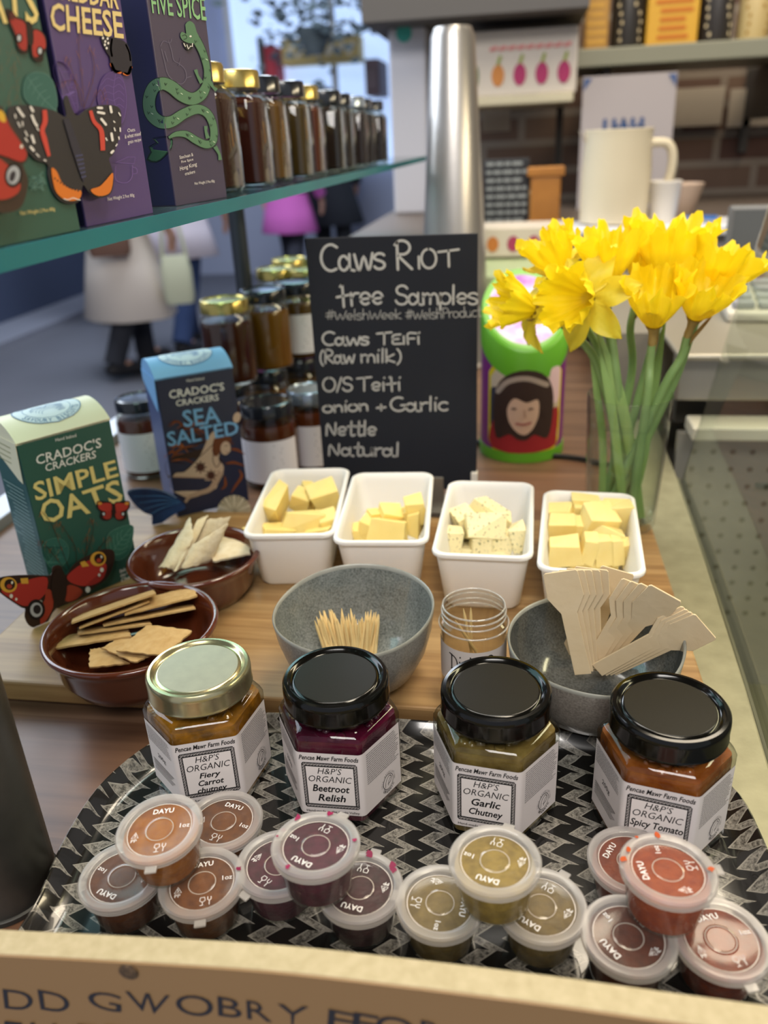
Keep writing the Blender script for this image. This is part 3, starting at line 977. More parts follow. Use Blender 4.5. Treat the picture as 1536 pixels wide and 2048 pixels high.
# ------------------------------------------------------------------ fourteen lidded sample cups
M_cup = thin_glass('cup_plastic', '#f2f2ee', film=0.04, filmcol='#f0ece6', rough=0.1)
M_cuplid = thin_glass('lid_plastic', '#f6f4f0', film=0.13, filmcol='#b5aca6', rough=0.12)
M_cuprim = thin_glass('lid_rim_plastic', '#f6f4f0', film=0.40, filmcol='#efeae8', rough=0.2)
K_ring = mat('embossed_ring', '#d3cac2', rough=0.4)
K_emb = mat('embossed_white', '#f7f3f0', rough=0.5)
CSC = 1.07
def make_cup(label, loc, rotz, food, food2, group, tilt=(0, 0), smear=None):
    t = thing('sauce_cup', label, 'cup', loc, group=group, rot=(tilt[0], tilt[1], rotz))
    t.scale = (CSC, CSC, CSC)
    MB().add(lathe([(0.0150, 0.0), (0.0158, 0.0006), (0.0195, 0.0235)], 40, True, False)).build('cup_body', M_cup, t, smooth=40)
    mf = mat('sauce_' + food.strip('#'), food, rough=0.4, noise=(160, food2, 0.15), bump=(200, 0.4), spec=0.3)
    MB().add(lathe([(0.0146, 0.0008), (0.0152, 0.0014), (0.0186, 0.0205), (0.012, 0.0215), (0.004, 0.0210)], 40, True, True)).build('filling', mf, t, smooth=40)
    lid = MB().add(lathe([(0.0202, 0.0205), (0.0208, 0.0207), (0.0205, 0.0225), (0.0214, 0.0230), (0.0214, 0.0248), (0.0206, 0.0258), (0.0180, 0.0259), (0.0168, 0.0254), (0.0160, 0.0236)], 56, False, False)).build('lid_rim', M_cuprim, t, smooth=35)
    pan = MB().add(lathe([(0.0160, 0.0236), (0.0155, 0.0235), (0.0076, 0.0235), (0.0073, 0.0242), (0.0062, 0.0244), (0.0058, 0.0238), (0.0001, 0.0238)], 48, False, False)).build('lid_panel', M_cuplid, t, smooth=35)
    tabm = MB().add(prism([(-.0028, -.0212), (.0028, -.0212), (.0028, -.0248), (-.0028, -.0248)], 0.0226, 0.0238)).build('lid_tab', M_cuprim, lid, bevel=.0003)
    d = Decal(lambda u, v, h: V3((u, v, 0.0236 + h)))
    d.stroke([(.0067 * cos(q * pi / 18), .0067 * sin(q * pi / 18)) for q in range(36)], .0004, K_ring, closed=True)
    d.stroke([(.0157 * cos(q * pi / 18), .0157 * sin(q * pi / 18)) for q in range(36)], .0004, K_ring, closed=True)
    d.textbox('DAYU', -.0052, .0052, .0098, .0128, K_emb, bold=.01)
    d.textbox('1oz', .0100, .0148, -.0004, .0022, K_emb)
    d.stroke([(-.0132, -.004), (-.0116, -.0006), (-.0098, -.004)], .00035, K_emb, closed=True)
    d.textbox('5', -.0121, -.0110, -.0034, -.0016, K_emb)
    d.textbox('PP', -.0130, -.0102, -.0066, -.0048, K_emb)
    d.stroke([(-.0004, -.0135), (.0018, -.0135), (.0007, -.0135), (.0007, -.0118), (-.0006, -.0108), (-.0003, -.0090), (.0017, -.0090), (.0020, -.0108), (.0007, -.0118)], .0003, K_emb)
    d.stroke([(.0040, -.0135), (.0040, -.0112), (.0032, -.0105), (.0032, -.0090)], .0003, K_emb)
    d.stroke([(.0040, -.0112), (.0048, -.0105), (.0048, -.0090)], .0003, K_emb)
    d.build('embossing', pan)
    if smear:
        ms = mat('smear_' + smear.strip('#'), smear, rough=.3)
        d = Decal(lambda u, v, h: V3((u, v, 0.0262 + h)))
        rn = random.Random(label)
        for k in range(5):
            a = rn.uniform(0, 2 * pi)
            r = rn.uniform(.0180, .0200)
            s_ = rn.uniform(.0005, .0016)
            d.poly([(r * cos(a) + s_ * cos(th) * rn.uniform(.6, 1.8), r * sin(a) + s_ * sin(th) * rn.uniform(.6, 1.8)) for th in [i * pi / 4 for i in range(8)]], ms, smooth=2)
        d.build('food_smear', lid)
    return t
LZ = 0.0258 * CSC + ZT        # height of the lower lids
def cup(label, px, py, deg, food, food2, group, level=0, tilt=(0, 0), smear=None):
    z = LZ - 0.002 if level == 0 else LZ + 0.0255
    p = at(px, py, z)
    return make_cup(label, (p.x, p.y, ZT if level == 0 else LZ + 0.0015), radians(deg), food, food2, group, tilt, smear)
G1, G2, G3, G4 = 'carrot chutney sample cups', 'beetroot relish sample cups', 'garlic chutney sample cups', 'tomato relish sample cups'
CA, CB = '#5d3210', '#7d4816'
cup('sample cup of carrot chutney behind its pile, touching the gold-lidded jar', 447, 1642, -12, CA, CB, G1)
cup('sample cup of carrot chutney at the far left edge of the tray', 244, 1752, 165, '#54280f', '#6d3a14', G1)
cup('sample cup of carrot chutney at the front right of its pile', 404, 1765, 18, CA, CB, G1)
cup('topmost sample cup of bright orange carrot chutney', 326, 1658, 12, '#96540c', '#b06c14', G1, 1, (radians(3), radians(-3)))
cup('sample cup of beetroot relish at the left of its pile', 556, 1728, -30, '#3a0a20', '#551532', G2, 0, smear='#7d1540')
cup('sample cup of beetroot relish at the right of its pile', 720, 1775, 170, '#2a0a14', '#401020', G2, 0, smear='#7d1540')
cup('topmost sample cup of beetroot relish with pink smears on its rim', 632, 1700, 158, '#3d0a22', '#5a1836', G2, 1, (radians(3), radians(2)), smear='#8f1c4a')
cup('sample cup of garlic chutney at the left of its pile', 880, 1805, -95, '#6b5a2c', '#84703a', G3)
cup('sample cup of garlic chutney at the right of its pile', 1083, 1812, 150, '#5d4d22', '#7b6734', G3)
cup('topmost sample cup of garlic chutney with a clear milky lid', 992, 1730, 165, '#86702f', '#a58c40', G3, 1, (radians(2), radians(2)))
cup('sample cup of tomato relish half hidden behind the topmost red one', 1262, 1722, 60, '#7a2c10', '#94401a', G4)
cup('sample cup of tomato relish at the front left of its pile', 1257, 1872, 130, '#4a1e0c', '#652c14', G4)
cup('sample cup of tomato relish at the front right corner of the tray', 1442, 1878, 20, '#6a2410', '#8a3a1c', G4)
cup('topmost sample cup of tomato relish smeared with orange sauce', 1334, 1750, 100, '#8f3310', '#a84a18', G4, 1, (radians(2), radians(4)), smear='#b4480f')

# ------------------------------------------------------------------ brown oval dishes
M_terra = mat('glazed_brown', '#5b2a18', rough=0.14, coat=0.6, noise=(14, '#532514', 0.3))
M_terra_in = M_terra
def make_dish(label, loc, r):
    t = thing('tapas_dish', label, 'dish', loc)
    prof = [(r - .017, 0.0), (r - .015, 0.001), (r - .0085, 0.012), (r - .0045, 0.029), (r - .002, 0.0335), (r, 0.0365), (r, 0.0385), (r - .0015, 0.0398), (r - .0035, 0.0395), (r - .0055, 0.037), (r - .009, 0.026), (r - .016, 0.010), (r - .022, 0.0055), (r - .03, 0.0045)]
    MB().add(lathe(prof, 80)).build('body', M_terra, t, smooth=50)
    return t
D1 = V3((-0.2835, 0.478, ZB))
D2 = V3((-0.2775, 0.593, ZB))
make_dish('round brown glazed dish of thin brown crackers at the front left', D1, 0.0655)
make_dish('round brown glazed dish of pale broken crackers behind the front dish', D2, 0.0585)

def cracker_mat(key, a, b):
    return mat(key, a, rough=0.85, noise=(140, b, 0.3), bump=(260, 0.5), spec=0.2)
M_crk = cracker_mat('oat_cracker', '#c8a673', '#b08a55')
M_crk2 = cracker_mat('pale_cracker', '#e9dcc0', '#d9c49c')
def slab(name, corners, th, m_, n=9, wav=0.0006, seed=0, bow=0.0, curve=0.0):
    """thin baked piece with the given four corners, wavy rim and dimples"""
    rn = random.Random(seed)
    A, B, C_, D = [V3(c) for c in corners]
    nr = (B - A).cross(D - A).normalized()
    top, bot = [], []
    for j in range(n + 1):
        for i in range(n + 1):
            u, v = i / n, j / n
            p = (A * (1 - u) + B * u) * (1 - v) + (D * (1 - u) + C_ * u) * v
            ew = (B - A).normalized() * (wav * sin(j * 2.3 + seed) if i in (0, n) else 0) + (D - A).normalized() * (wav * sin(i * 2.3 + seed) if j in (0, n) else 0)
            h = bow * (4 * u * (1 - u)) + curve * sin(pi * (u + v)) + rn.uniform(-.00012, .00012)
            edge = i in (0, n) or j in (0, n)
            dim = -.0003 if (i % 3 == 1 and j % 3 == 1) else 0
            top.append(p + ew + nr * (h + th / 2 * (0.55 if edge else 1) + dim))
            bot.append(p + ew + nr * (h - th / 2 * (0.55 if edge else 1) - dim))
    f = []
    N_ = n + 1
    o = N_ * N_
    for j in range(n):
        for i in range(n):
            a = j * N_ + i
            f.append((a, a + 1, a + N_ + 1, a + N_))
            f.append((o + a, o + a + N_, o + a + N_ + 1, o + a + 1))
    for i in range(n):
        for a, b in ((i, i + 1), (n * N_ + i + 1, n * N_ + i), ((i + 1) * N_, i * N_), (i * N_ + n, (i + 1) * N_ + n)):
            f.append((a, o + a, o + b, b))
    cen = (A + B + C_ + D) / 4
    return MB().add(([v - cen for v in top + bot], f)).build(name, m_, None, smooth=60, loc=cen)
def pxslab(label, pts, m_, grp, th=0.0022, seed=0, **k):
    o = slab('cracker', [at(x, y, z) for x, y, z in pts], th, m_, seed=seed, **k)
    return tag(o, label, 'cracker', grp)
GC, GD = 'thin brown crackers in the front dish', 'pale crackers in the back dish'
# flat ones near the front rim
pxslab('lowest flat brown cracker by the front rim of the dish', [(178, 1336, .046), (258, 1327, .044), (208, 1296, .045), (180, 1300, .046)], M_crk, GC, seed=1)
pxslab('brown cracker lying flat, half under the biggest flat one', [(270, 1326, .049), (308, 1308, .049), (250, 1270, .049), (204, 1297, .049)], M_crk, GC, seed=2)
pxslab('biggest flat brown cracker on top at the right of the dish', [(232, 1302, .053), (328, 1312, .054), (386, 1262, .056), (296, 1250, .053)], M_crk, GC, seed=3)
# ones leaning on edge: long visible edge given by its two ends, the plane runs away from the eye
def lean(label, a, b, z, seed, w_=0.036, open_=0.10, dz=0.0):
    A, B = at(*a, z), at(*b, z + dz)
    view = ((A + B) / 2 - EYEP).normalized()
    e = (view + V3((0, 0, open_))).normalized() * w_
    e2 = e.copy()
    o = slab('cracker', [A, B, B + e2, A + e2], 0.0026, M_crk, seed=seed)
    return tag(o, label, 'cracker', GC)
lean('brown cracker on edge at the very back of the front dish, highest of the row', (144, 1246), (312, 1188), .062, 4, .032, .12, .008)
lean('brown cracker on edge just in front of the highest one', (160, 1256), (298, 1204), .058, 5, .03, .06, .006)
lean('brown cracker with its top face showing, at the right back of the front dish', (250, 1230), (394, 1193), .060, 6, .03, .30, .004)
lean('brown cracker on edge below the right back one', (206, 1252), (390, 1217), .055, 7, .03, .14, .004)
lean('short brown cracker on edge in the middle of the front dish', (156, 1269), (302, 1249), .052, 8, .028, .16, .002)
lean('brown cracker with triangular face showing at the left of the front dish', (101, 1299), (262, 1273), .049, 9, .026, .34, .002)
# back dish
pxslab('tall pale cracker leaning at the left of the back dish', [(318, 1136, .050), (350, 1142, .046), (387, 1078, .066), (380, 1034, .076)], M_crk2, GD, .0034, 11, bow=.003)
pxslab('narrow pale cracker on edge between the two tallest ones', [(350, 1142, .050), (362, 1135, .048), (414, 1032, .074), (396, 1040, .074)], M_crk2, GD, .0034, 12)
pxslab('pale cracker standing at the back of the dish', [(384, 1095, .050), (436, 1085, .046), (460, 1034, .070), (402, 1040, .070)], M_crk2, GD, .0034, 13)
pxslab('large pale cracker tilted across the middle of the back dish', [(362, 1138, .052), (425, 1124, .046), (456, 1046, .078), (385, 1090, .066)], M_crk2, GD, .0034, 14, bow=.002)
pxslab('flat pale cracker at the right of the back dish', [(425, 1124, .050), (500, 1108, .052), (500, 1066, .050), (440, 1063, .052)], M_crk2, GD, .0034, 15)

# ------------------------------------------------------------------ speckled grey bowls
def bowl_mat(key, a, b, rough):
    mt = mat(key, a, rough=rough, coat=0.4)
    nt, N, L = nodes_of(mt)
    tc = N.new('ShaderNodeTexCoord')
    vo = N.new('ShaderNodeTexNoise')
    vo.inputs['Scale'].default_value = 700
    L.new(tc.outputs['Object'], vo.inputs['Vector'])
    n2 = N.new('ShaderNodeTexNoise')
    n2.inputs['Scale'].default_value = 60
    L.new(tc.outputs['Object'], n2.inputs['Vector'])
    cr = N.new('ShaderNodeValToRGB')
    cr.color_ramp.elements[0].position = 0.30
    cr.color_ramp.elements[0].color = (*lin(a), 1)
    e = cr.color_ramp.elements[1]
    e.position = 0.70
    e.color = (*lin(b), 1)
    ad = math_node(N, L, 'ADD', math_node(N, L, 'MULTIPLY', vo.outputs['Fac'], 0.7), math_node(N, L, 'MULTIPLY', n2.outputs['Fac'], 0.3))
    L.new(ad, cr.inputs[0])
    L.new(cr.outputs[0], N['Principled BSDF'].inputs['Base Color'])
    return mt
M_bowl = bowl_mat('stoneware_inside', '#4f524f', '#8b8e89', 0.16)
M_bowl_out = bowl_mat('stoneware_outside', '#6b6965', '#97958f', 0.4)
M_bowl_dark = bowl_mat('stoneware_dark_inside', '#363837', '#5f615e', 0.16)
M_bowl_out2 = bowl_mat('stoneware_outside_warm', '#67615a', '#938d85', 0.45)
M_bowlrim = mat('stoneware_rim', '#9b9b93', rough=0.3, noise=(90, '#85857d', 0.3))
def make_bowl(label, loc, r, h, mi_, mo_, dip, seed):
    t = thing('stoneware_bowl', label, 'bowl', loc)
    rn = random.Random(seed)
    ph = [rn.uniform(0, 6.28) for _ in range(4)]
    def wob(k):
        return lambda a: k * (0.0012 * sin(2 * a + ph[0]) + 0.0008 * sin(3 * a + ph[1]))
    def zr(z, k):
        return lambda a: z + k * (dip * sin(a + dip * 40) + 0.0012 * sin(2 * a + ph[2]) + 0.001 * sin(3 * a + ph[3]))
    def rings(prof):
        out = []
        n = 72
        for rr, z in prof:
            k = max(0, z / h)
            out.append([((rr + wob(k)(2 * pi * i / n)) * cos(2 * pi * i / n), (rr + wob(k)(2 * pi * i / n)) * sin(2 * pi * i / n), zr(z, k * k)(2 * pi * i / n)) for i in range(n)])
        return out
    outer = [(r * .52, 0), (r * .54, 0.001), (r * .60, 0.004), (r * .76, h * .20), (r * .89, h * .45), (r * .965, h * .72), (r * .995, h * .95)]
    rim = [(r * .995, h * .95), (r, h * .985), (r * .988, h), (r * .972, h * .99), (r * .965, h * .955)]
    inner = [(r * .965, h * .955), (r * .935, h * .74), (r * .86, h * .48), (r * .72, h * .26), (r * .5, h * .13), (r * .25, h * .09), (.0005, h * .085)]
    MB().add(loft(rings(outer), True, False)).build('outside', mo_, t, smooth=60)
    MB().add(loft(rings(rim), False, False)).build('rim', M_bowlrim, t, smooth=60)
    MB().add(loft(rings(inner), False, True)).build('inside', mi_, t, smooth=60)
    return t
B1 = V3((-0.1105, 0.482, ZB))
B2 = V3((0.0575, 0.464, ZB))
make_bowl('speckled grey stoneware bowl holding cocktail sticks behind the beetroot jar', B1, 0.0575, 0.061, M_bowl, M_bowl_out, 0.004, 1)
make_bowl('speckled grey stoneware bowl holding wooden spatulas at the right', B2, 0.0585, 0.056, M_bowl_dark, M_bowl_out2, 0.002, 2)

# cocktail sticks fanned against the back of the bowl
M_stick = mat('stick_wood', '#e3c98f', rough=0.7, noise=(60, '#d2b274', 0.3))
stick = MB().add(tube([(0, 0, 0), (0, 0, .005), (0, 0, .045), (0, 0, .051)], [.0003, .0011, .0011, .0002], 7)).build('cocktail_stick', M_stick, None, smooth=50)
tag(stick, 'thin pale wooden cocktail stick bunched in the left grey bowl', 'cocktail stick', 'cocktail sticks in the left grey bowl')
rn = random.Random(5)
first = True
for i in range(54):
    u = (i % 27) / 26
    row = i // 27
    px = 632 + 126 * u + rn.uniform(-3, 3)
    top = at(px, 1226 + rn.uniform(-11, 13) + row * 4, 0.062)
    bx = 655 + 95 * u + rn.uniform(-6, 6)
    bot = at(bx, 1302 + rn.uniform(-4, 4), 0.036)
    d = (top - bot).normalized()
    L_ = .051
    o = stick if first else stick.copy()
    if not first:
        COL.objects.link(o)
    first = False
    o.location = top - d * L_
    o.rotation_euler = d.to_track_quat('Z', 'Y').to_euler()

# wooden spatulas
M_spat = mat('spatula_wood', '#d9c5a2', rough=0.75, noise=(35, '#ccb48c', 0.3), bump=(200, 0.1))
def spat_mesh():
    hw, sw = 0.0124, 0.0057
    P = [(-sw, 0), (sw, 0), (sw * .95, 0.058), (hw * .78, 0.067), (hw, 0.073), (hw * .93, 0.0945), (hw * .84, 0.096), (-hw * .84, 0.096), (-hw * .93, 0.0945), (-hw, 0.073), (-hw * .78, 0.067), (-sw * .95, 0.058)]
    return MB().add(prism(P, -0.0007, 0.0007)).build('wooden_spatula', M_spat, None, bevel=.0003)
sp0 = spat_mesh()
SPF = [True]
def spatula(label, grp, pB, zB, pT, zT, roll=0.0, push=0.0):
    B_, T_ = at(*pB, zB), at(*pT, zT)
    ey = (T_ - B_).normalized()
    v = (EYEP - (B_ + T_) / 2).normalized()
    ez = (v - ey * v.dot(ey)).normalized()
    if roll:
        ez = Matrix.Rotation(roll, 3, ey) @ ez
    ex = ey.cross(ez)
    o = sp0 if SPF[0] else sp0.copy()
    if not SPF[0]:
        COL.objects.link(o)
    SPF[0] = False
    o.matrix_world = basis(B_ - ez * push, ex, ey, ez) @ Matrix.Diagonal((1, (T_ - B_).length / 0.096, 1, 1))
    return tag(o, label, 'spatula', grp)
ordn = ['front', 'second', 'third', 'fourth', 'rearmost']
GA_, GB_, GC_ = 'upright spatulas at the left of the bowl', 'tilted spatulas in the middle of the bowl', 'low spatulas at the right of the bowl'
for k in range(5):
    spatula('%s spatula of the nearly upright left stack in the bowl' % ordn[k].replace('front', 'foremost'), GA_, (1166 + 3 * k, 1348 - 1 * k), .044, (1120 + 13 * k, 1143 + 2.0 * k), .118, radians(-10 - 2 * k), .0030 * k)
for k in range(4):
    spatula('%s spatula of the tilted middle stack in the bowl' % ['top', 'second', 'third', 'lowest'][k], GB_, (1178 + 6 * k, 1336 + 3 * k), .041 - .001 * k, (1277 + 17 * k, 1168 + 13 * k), .112, radians(20), .0034 * k)
for k in range(4):
    spatula('%s spatula of the low right stack resting on the bowl rim' % ['top', 'second', 'third', 'lowest'][k], GC_, (1194 + 8 * k, 1340 + 5 * k), .045 - .001 * k, (1386 + 8 * k, 1236 + 11 * k), .095 - .001 * k, radians(30), .0030 * k)
spatula('spatula with a broad head showing behind the left stack', 'single spatulas in the bowl', (1172, 1322), .036, (1236, 1152), .108, radians(10), .009)
spatula('spatula with only its handle end showing at the bottom left of the bowl', 'single spatulas in the bowl', (1122, 1330), .036, (1200, 1160), .100, radians(-5), .014)

# ------------------------------------------------------------------ small clear jar of used sticks
M_ps = thin_glass('clear_plastic', '#f5f3ee', ior=1.45, edge=0.3, edgecol='#8a8474')
pj = thing('plastic_pot', 'small open clear plastic pot with hand-lettered white label between the bowls', 'pot', (-0.0245, 0.481, ZB))
MB().add(lathe([(.0215, 0), (.0228, .001), (.0232, .003), (.0232, .049), (.0238, .052), (.0242, .0545), (.0238, .057), (.0218, .0585), (.0215, .0600), (.0222, .0612), (.0215, .0625), (.0222, .0645), (.0215, .0660), (.0215, .0680), (.0208, .0684), (.0205, .0672), (.0205, .056), (.0222, .050), (.0222, .003), (.02, .002)], 64, True, True)).build('pot_body', M_ps, pj, smooth=40)
M_psr = thin_glass('pot_rim_highlight', '#ffffff', ior=1.6, film=.22, filmcol='#ffffff', filmrough=.2)  # white film on the rim rings stands in for their highlights
for zq, rq in ((.0545, .0244), (.0600, .0222), (.0645, .0224), (.0682, .0216)):
    MB().add(loft([[((rq + .0007 * cos(b)) * cos(a), (rq + .0007 * cos(b)) * sin(a), zq + .0007 * sin(b)) for b in [2 * pi * j / 8 for j in range(8)]] for a in [2 * pi * i / 56 for i in range(57)]], False, False)).build('rim_thread', M_psr, pj, smooth=80)
a0_, a1_ = radians(-200), radians(20)
lr = [[(.02345 * cos(a0_ + (a1_ - a0_) * i / 40), .02345 * sin(a0_ + (a1_ - a0_) * i / 40), z) for i in range(41)] for z in (.014, .0435)]
M_tape = mat('paper_label', '#cfc6c0', rough=.6)
pl_ = MB().add(loft(lr, False, False, False)).build('label', M_tape, pj, smooth=60)
d = Decal(lambda u, v, h: V3(((.0236 + h) * cos(-pi / 2 + u / .0236), (.0236 + h) * sin(-pi / 2 + u / .0236), v)))
handwrite(d, 'Dirty ?', (-.0165, .027, .0165, .0285, .0125), .0011, K_black, 1)
d.build('lettering', pl_)
for i, (pa, za, pb, zb, lab) in enumerate((((888, 1216), .083, (975, 1320), .03, 'used cocktail stick leaning across the left of the clear pot'), ((927, 1196), .080, (950, 1318), .03, 'used cocktail stick standing in the middle of the clear pot'), ((946, 1204), .066, (945, 1305), .03, 'faint used cocktail stick at the back of the clear pot'))):
    A, B_ = at(*pa, za), at(*pb, zb)
    A = V3((-.0245 + max(-.019, min(.019, A.x + .0245)), .481 + max(-.015, min(.015, A.y - .481)), A.z))
    B_ = V3((-.0245 + max(-.017, min(.017, B_.x + .0245)), .481 + max(-.013, min(.013, B_.y - .481)), ZB + .005))
    o = stick.copy()
    COL.objects.link(o)
    dd = (A - B_).normalized()
    o.location = B_
    o.rotation_euler = dd.to_track_quat('Z', 'Y').to_euler()
    tag(o, lab, 'cocktail stick', 'used cocktail sticks in the clear pot')

# ------------------------------------------------------------------ four white tubs of cheese
M_tub = mat('tub_plastic', '#faf7f2', rough=0.38, trans=0.18, spec=0.4)
M_ch = mat('cheese_yellow', '#eed88a', rough=0.5, sss=0.25, noise=(40, '#e8cd78', 0.3))
M_ch2 = mat('cheese_pale', '#efdb90', rough=0.5, sss=0.25, noise=(40, '#e8d080', 0.3))
M_ch3 = mat('cheese_natural', '#f0dd98', rough=0.5, sss=0.25, noise=(60, '#e9d284', 0.3))
def nettle_cheese():
    mt = mat('cheese_nettle', '#e9dca4', rough=0.5, sss=0.2)
    nt, N, L = nodes_of(mt)
    tc = N.new('ShaderNodeTexCoord')
    mp = N.new('ShaderNodeMapping')
    mp.inputs['Scale'].default_value = (420, 260, 380)
    L.new(tc.outputs['Object'], mp.inputs[0])
    vo = N.new('ShaderNodeTexNoise')
    vo.inputs['Scale'].default_value = 1.0
    vo.inputs['Detail'].default_value = 3
    L.new(mp.outputs[0], vo.inputs['Vector'])
    cr = N.new('ShaderNodeValToRGB')
    cr.color_ramp.elements[0].position = 0.60
    cr.color_ramp.elements[0].color = (*lin('#ecdfae'), 1)
    cr.color_ramp.elements[1].position = 0.68
    cr.color_ramp.elements[1].color = (*lin('#5b5c2c'), 1)
    L.new(vo.outputs['Fac'], cr.inputs[0])
    L.new(cr.outputs[0], N['Principled BSDF'].inputs['Base Color'])
    return mt
M_chn = nettle_cheese()
def make_tub(label, loc, rotz):
    t = thing('white_tub', label, 'tub', loc, rotz, 'white tubs of cheese')
    Lx, Ly, H_ = 0.083, 0.157, 0.057
    def R(s_, r, z):
        return ring3(rrect(Lx - 2 * s_, Ly - 2 * s_, r, 7), z)
    rings = [R(.0155, .008, 0), R(.0125, .010, .0006), R(.0095, .012, .004), R(.0035, .011, .050), R(.003, .011, .0525), R(.0005, .0125, .0528), R(0, .013, .0545), R(.0004, .013, .0562), R(.0016, .012, H_), R(.0032, .011, H_), R(.0046, .010, .0555), R(.0058, .010, .049), R(.0112, .011, .005), R(.0145, .009, .0022), R(.017, .008, .0018)]
    MB().add(loft(rings, True, True)).build('tub_body', M_tub, t, smooth=40)
    return t
TUB = [((-0.200, 0.678), 6.0), ((-0.115, 0.671), 4.0), ((-0.022, 0.652), -1.0), ((0.066, 0.632), -3.5)]
for (xy, a), lab in zip(TUB, ('white plastic tub of big yellow cheese chunks at the left end of the row', 'white plastic tub of yellow cheese, second from the left beside the first', 'white plastic tub of pale cheese flecked with green herbs', 'white plastic tub of many small cheese pieces at the right end of the row')):
    make_tub(lab, (xy[0], xy[1], ZB), radians(a))
def chunk(label, grp, px, py, z, dims, rot, m_, seed, taper=0.25):
    rn = random.Random(seed)
    vs, fs = box(*dims)
    k = rn.uniform(1 - taper, 1)
    vs = [V3((x * (k if y > 0 else 1) + rn.uniform(-.13, .13) * dims[0], y + rn.uniform(-.13, .13) * dims[1], zz + rn.uniform(-.13, .13) * dims[2])) for x, y, zz in vs]
    o = MB().add((vs, fs)).build('cheese_chunk', m_, None, bevel=0.0009, seg=2, loc=at(px, py, z), rot=[radians(q) for q in rot])
    return tag(o, label, 'cheese', grp)
# (pixel, height, size in mm, rotation, label)
T1, T2, T3, T4 = 'cheese in the first tub', 'cheese in the second tub', 'cheese in the herb cheese tub', 'cheese in the last tub'
c1 = [
 (556, 1010, .066, (19, 38, 26), (18, 8, -6), 'tall wedge of yellow cheese against the left wall of the first tub'),
 (606, 1046, .055, (38, 22, 20), (-12, 6, 12), 'longest wedge of yellow cheese lying across the first tub'),
 (650, 996, .064, (26, 24, 24), (10, -10, 25), 'big yellow cheese block at the back right of the first tub'),
 (605, 1003, .060, (24, 18, 18), (8, 14, -20), 'yellow cheese piece at the back of the first tub between the wedge and the block'),
 (612, 984, .062, (14, 14, 18), (20, 25, 30), 'small pointed cheese piece at the very back of the first tub'),
 (552, 1068, .050, (26, 18, 16), (5, 12, 30), 'cheese piece under the tall wedge at the front of the first tub'),
 (636, 1068, .050, (26, 18, 15), (0, -8, -8), 'cheese piece at the front right of the first tub'),
 (512, 1070, .048, (18, 14, 14), (4, 8, -30), 'small cheese piece in the front left corner of the first tub'),
 (664, 1046, .056, (16, 22, 22), (6, -20, 10), 'cheese piece against the right wall of the first tub'),
 (590, 1088, .036, (34, 26, 14), (0, 0, 20), 'cheese piece lying at the bottom of the first tub')]
c2 = [
 (783, 1062, .056, (36, 20, 20), (-14, 4, -4), 'largest yellow cheese slab across the front of the second tub'),
 (833, 1040, .058, (11, 26, 24), (4, 6, -8), 'thin upright cheese slice at the right of the second tub'),
 (833, 1024, .066, (18, 16, 26), (8, -8, 12), 'cheese piece standing highest at the back right of the second tub'),
 (780, 1032, .062, (22, 18, 16), (15, 10, 30), 'cheese piece behind the slab in the second tub'),
 (740, 1056, .054, (18, 22, 22), (4, 14, -15), 'cheese piece at the left of the slab in the second tub'),
 (745, 1036, .060, (14, 14, 16), (20, 10, 40), 'small cheese piece at the upper left of the second tub'),
 (806, 1036, .058, (18, 16, 14), (0, -20, 10), 'cheese piece tucked between the slab and the tall piece of the second tub'),
 (716, 1066, .048, (14, 18, 16), (0, 6, 10), 'cheese piece by the left wall of the second tub'),
 (770, 1084, .036, (44, 26, 14), (0, 0, 5), 'cheese piece lying at the bottom of the second tub')]
c3 = [
 (962, 1052, .060, (34, 34, 22), (-30, 4, 8), 'largest herb-flecked cheese wedge in the middle of the third tub'),
 (984, 1030, .064, (40, 14, 18), (-10, 24, -28), 'herb-flecked cheese slice sloping down to the right of the third tub'),
 (930, 1040, .062, (18, 20, 20), (10, -15, 30), 'herb-flecked cheese piece at the upper left of the third tub'),
 (904, 1080, .052, (17, 14, 24), (0, 8, 5), 'plain-looking cheese piece in the front left corner of the third tub'),
 (964, 1084, .050, (20, 16, 18), (8, 0, 14), 'small herb cheese cube at the front of the third tub'),
 (1003, 1082, .050, (24, 14, 18), (0, 0, -6), 'grey-green herb cheese cube at the front right of the third tub'),
 (1038, 1076, .054, (14, 20, 26), (0, -12, 4), 'pale herb cheese piece against the right wall of the third tub'),
 (960, 1102, .036, (46, 30, 14), (0, 0, 0), 'herb cheese lying at the bottom of the third tub')]
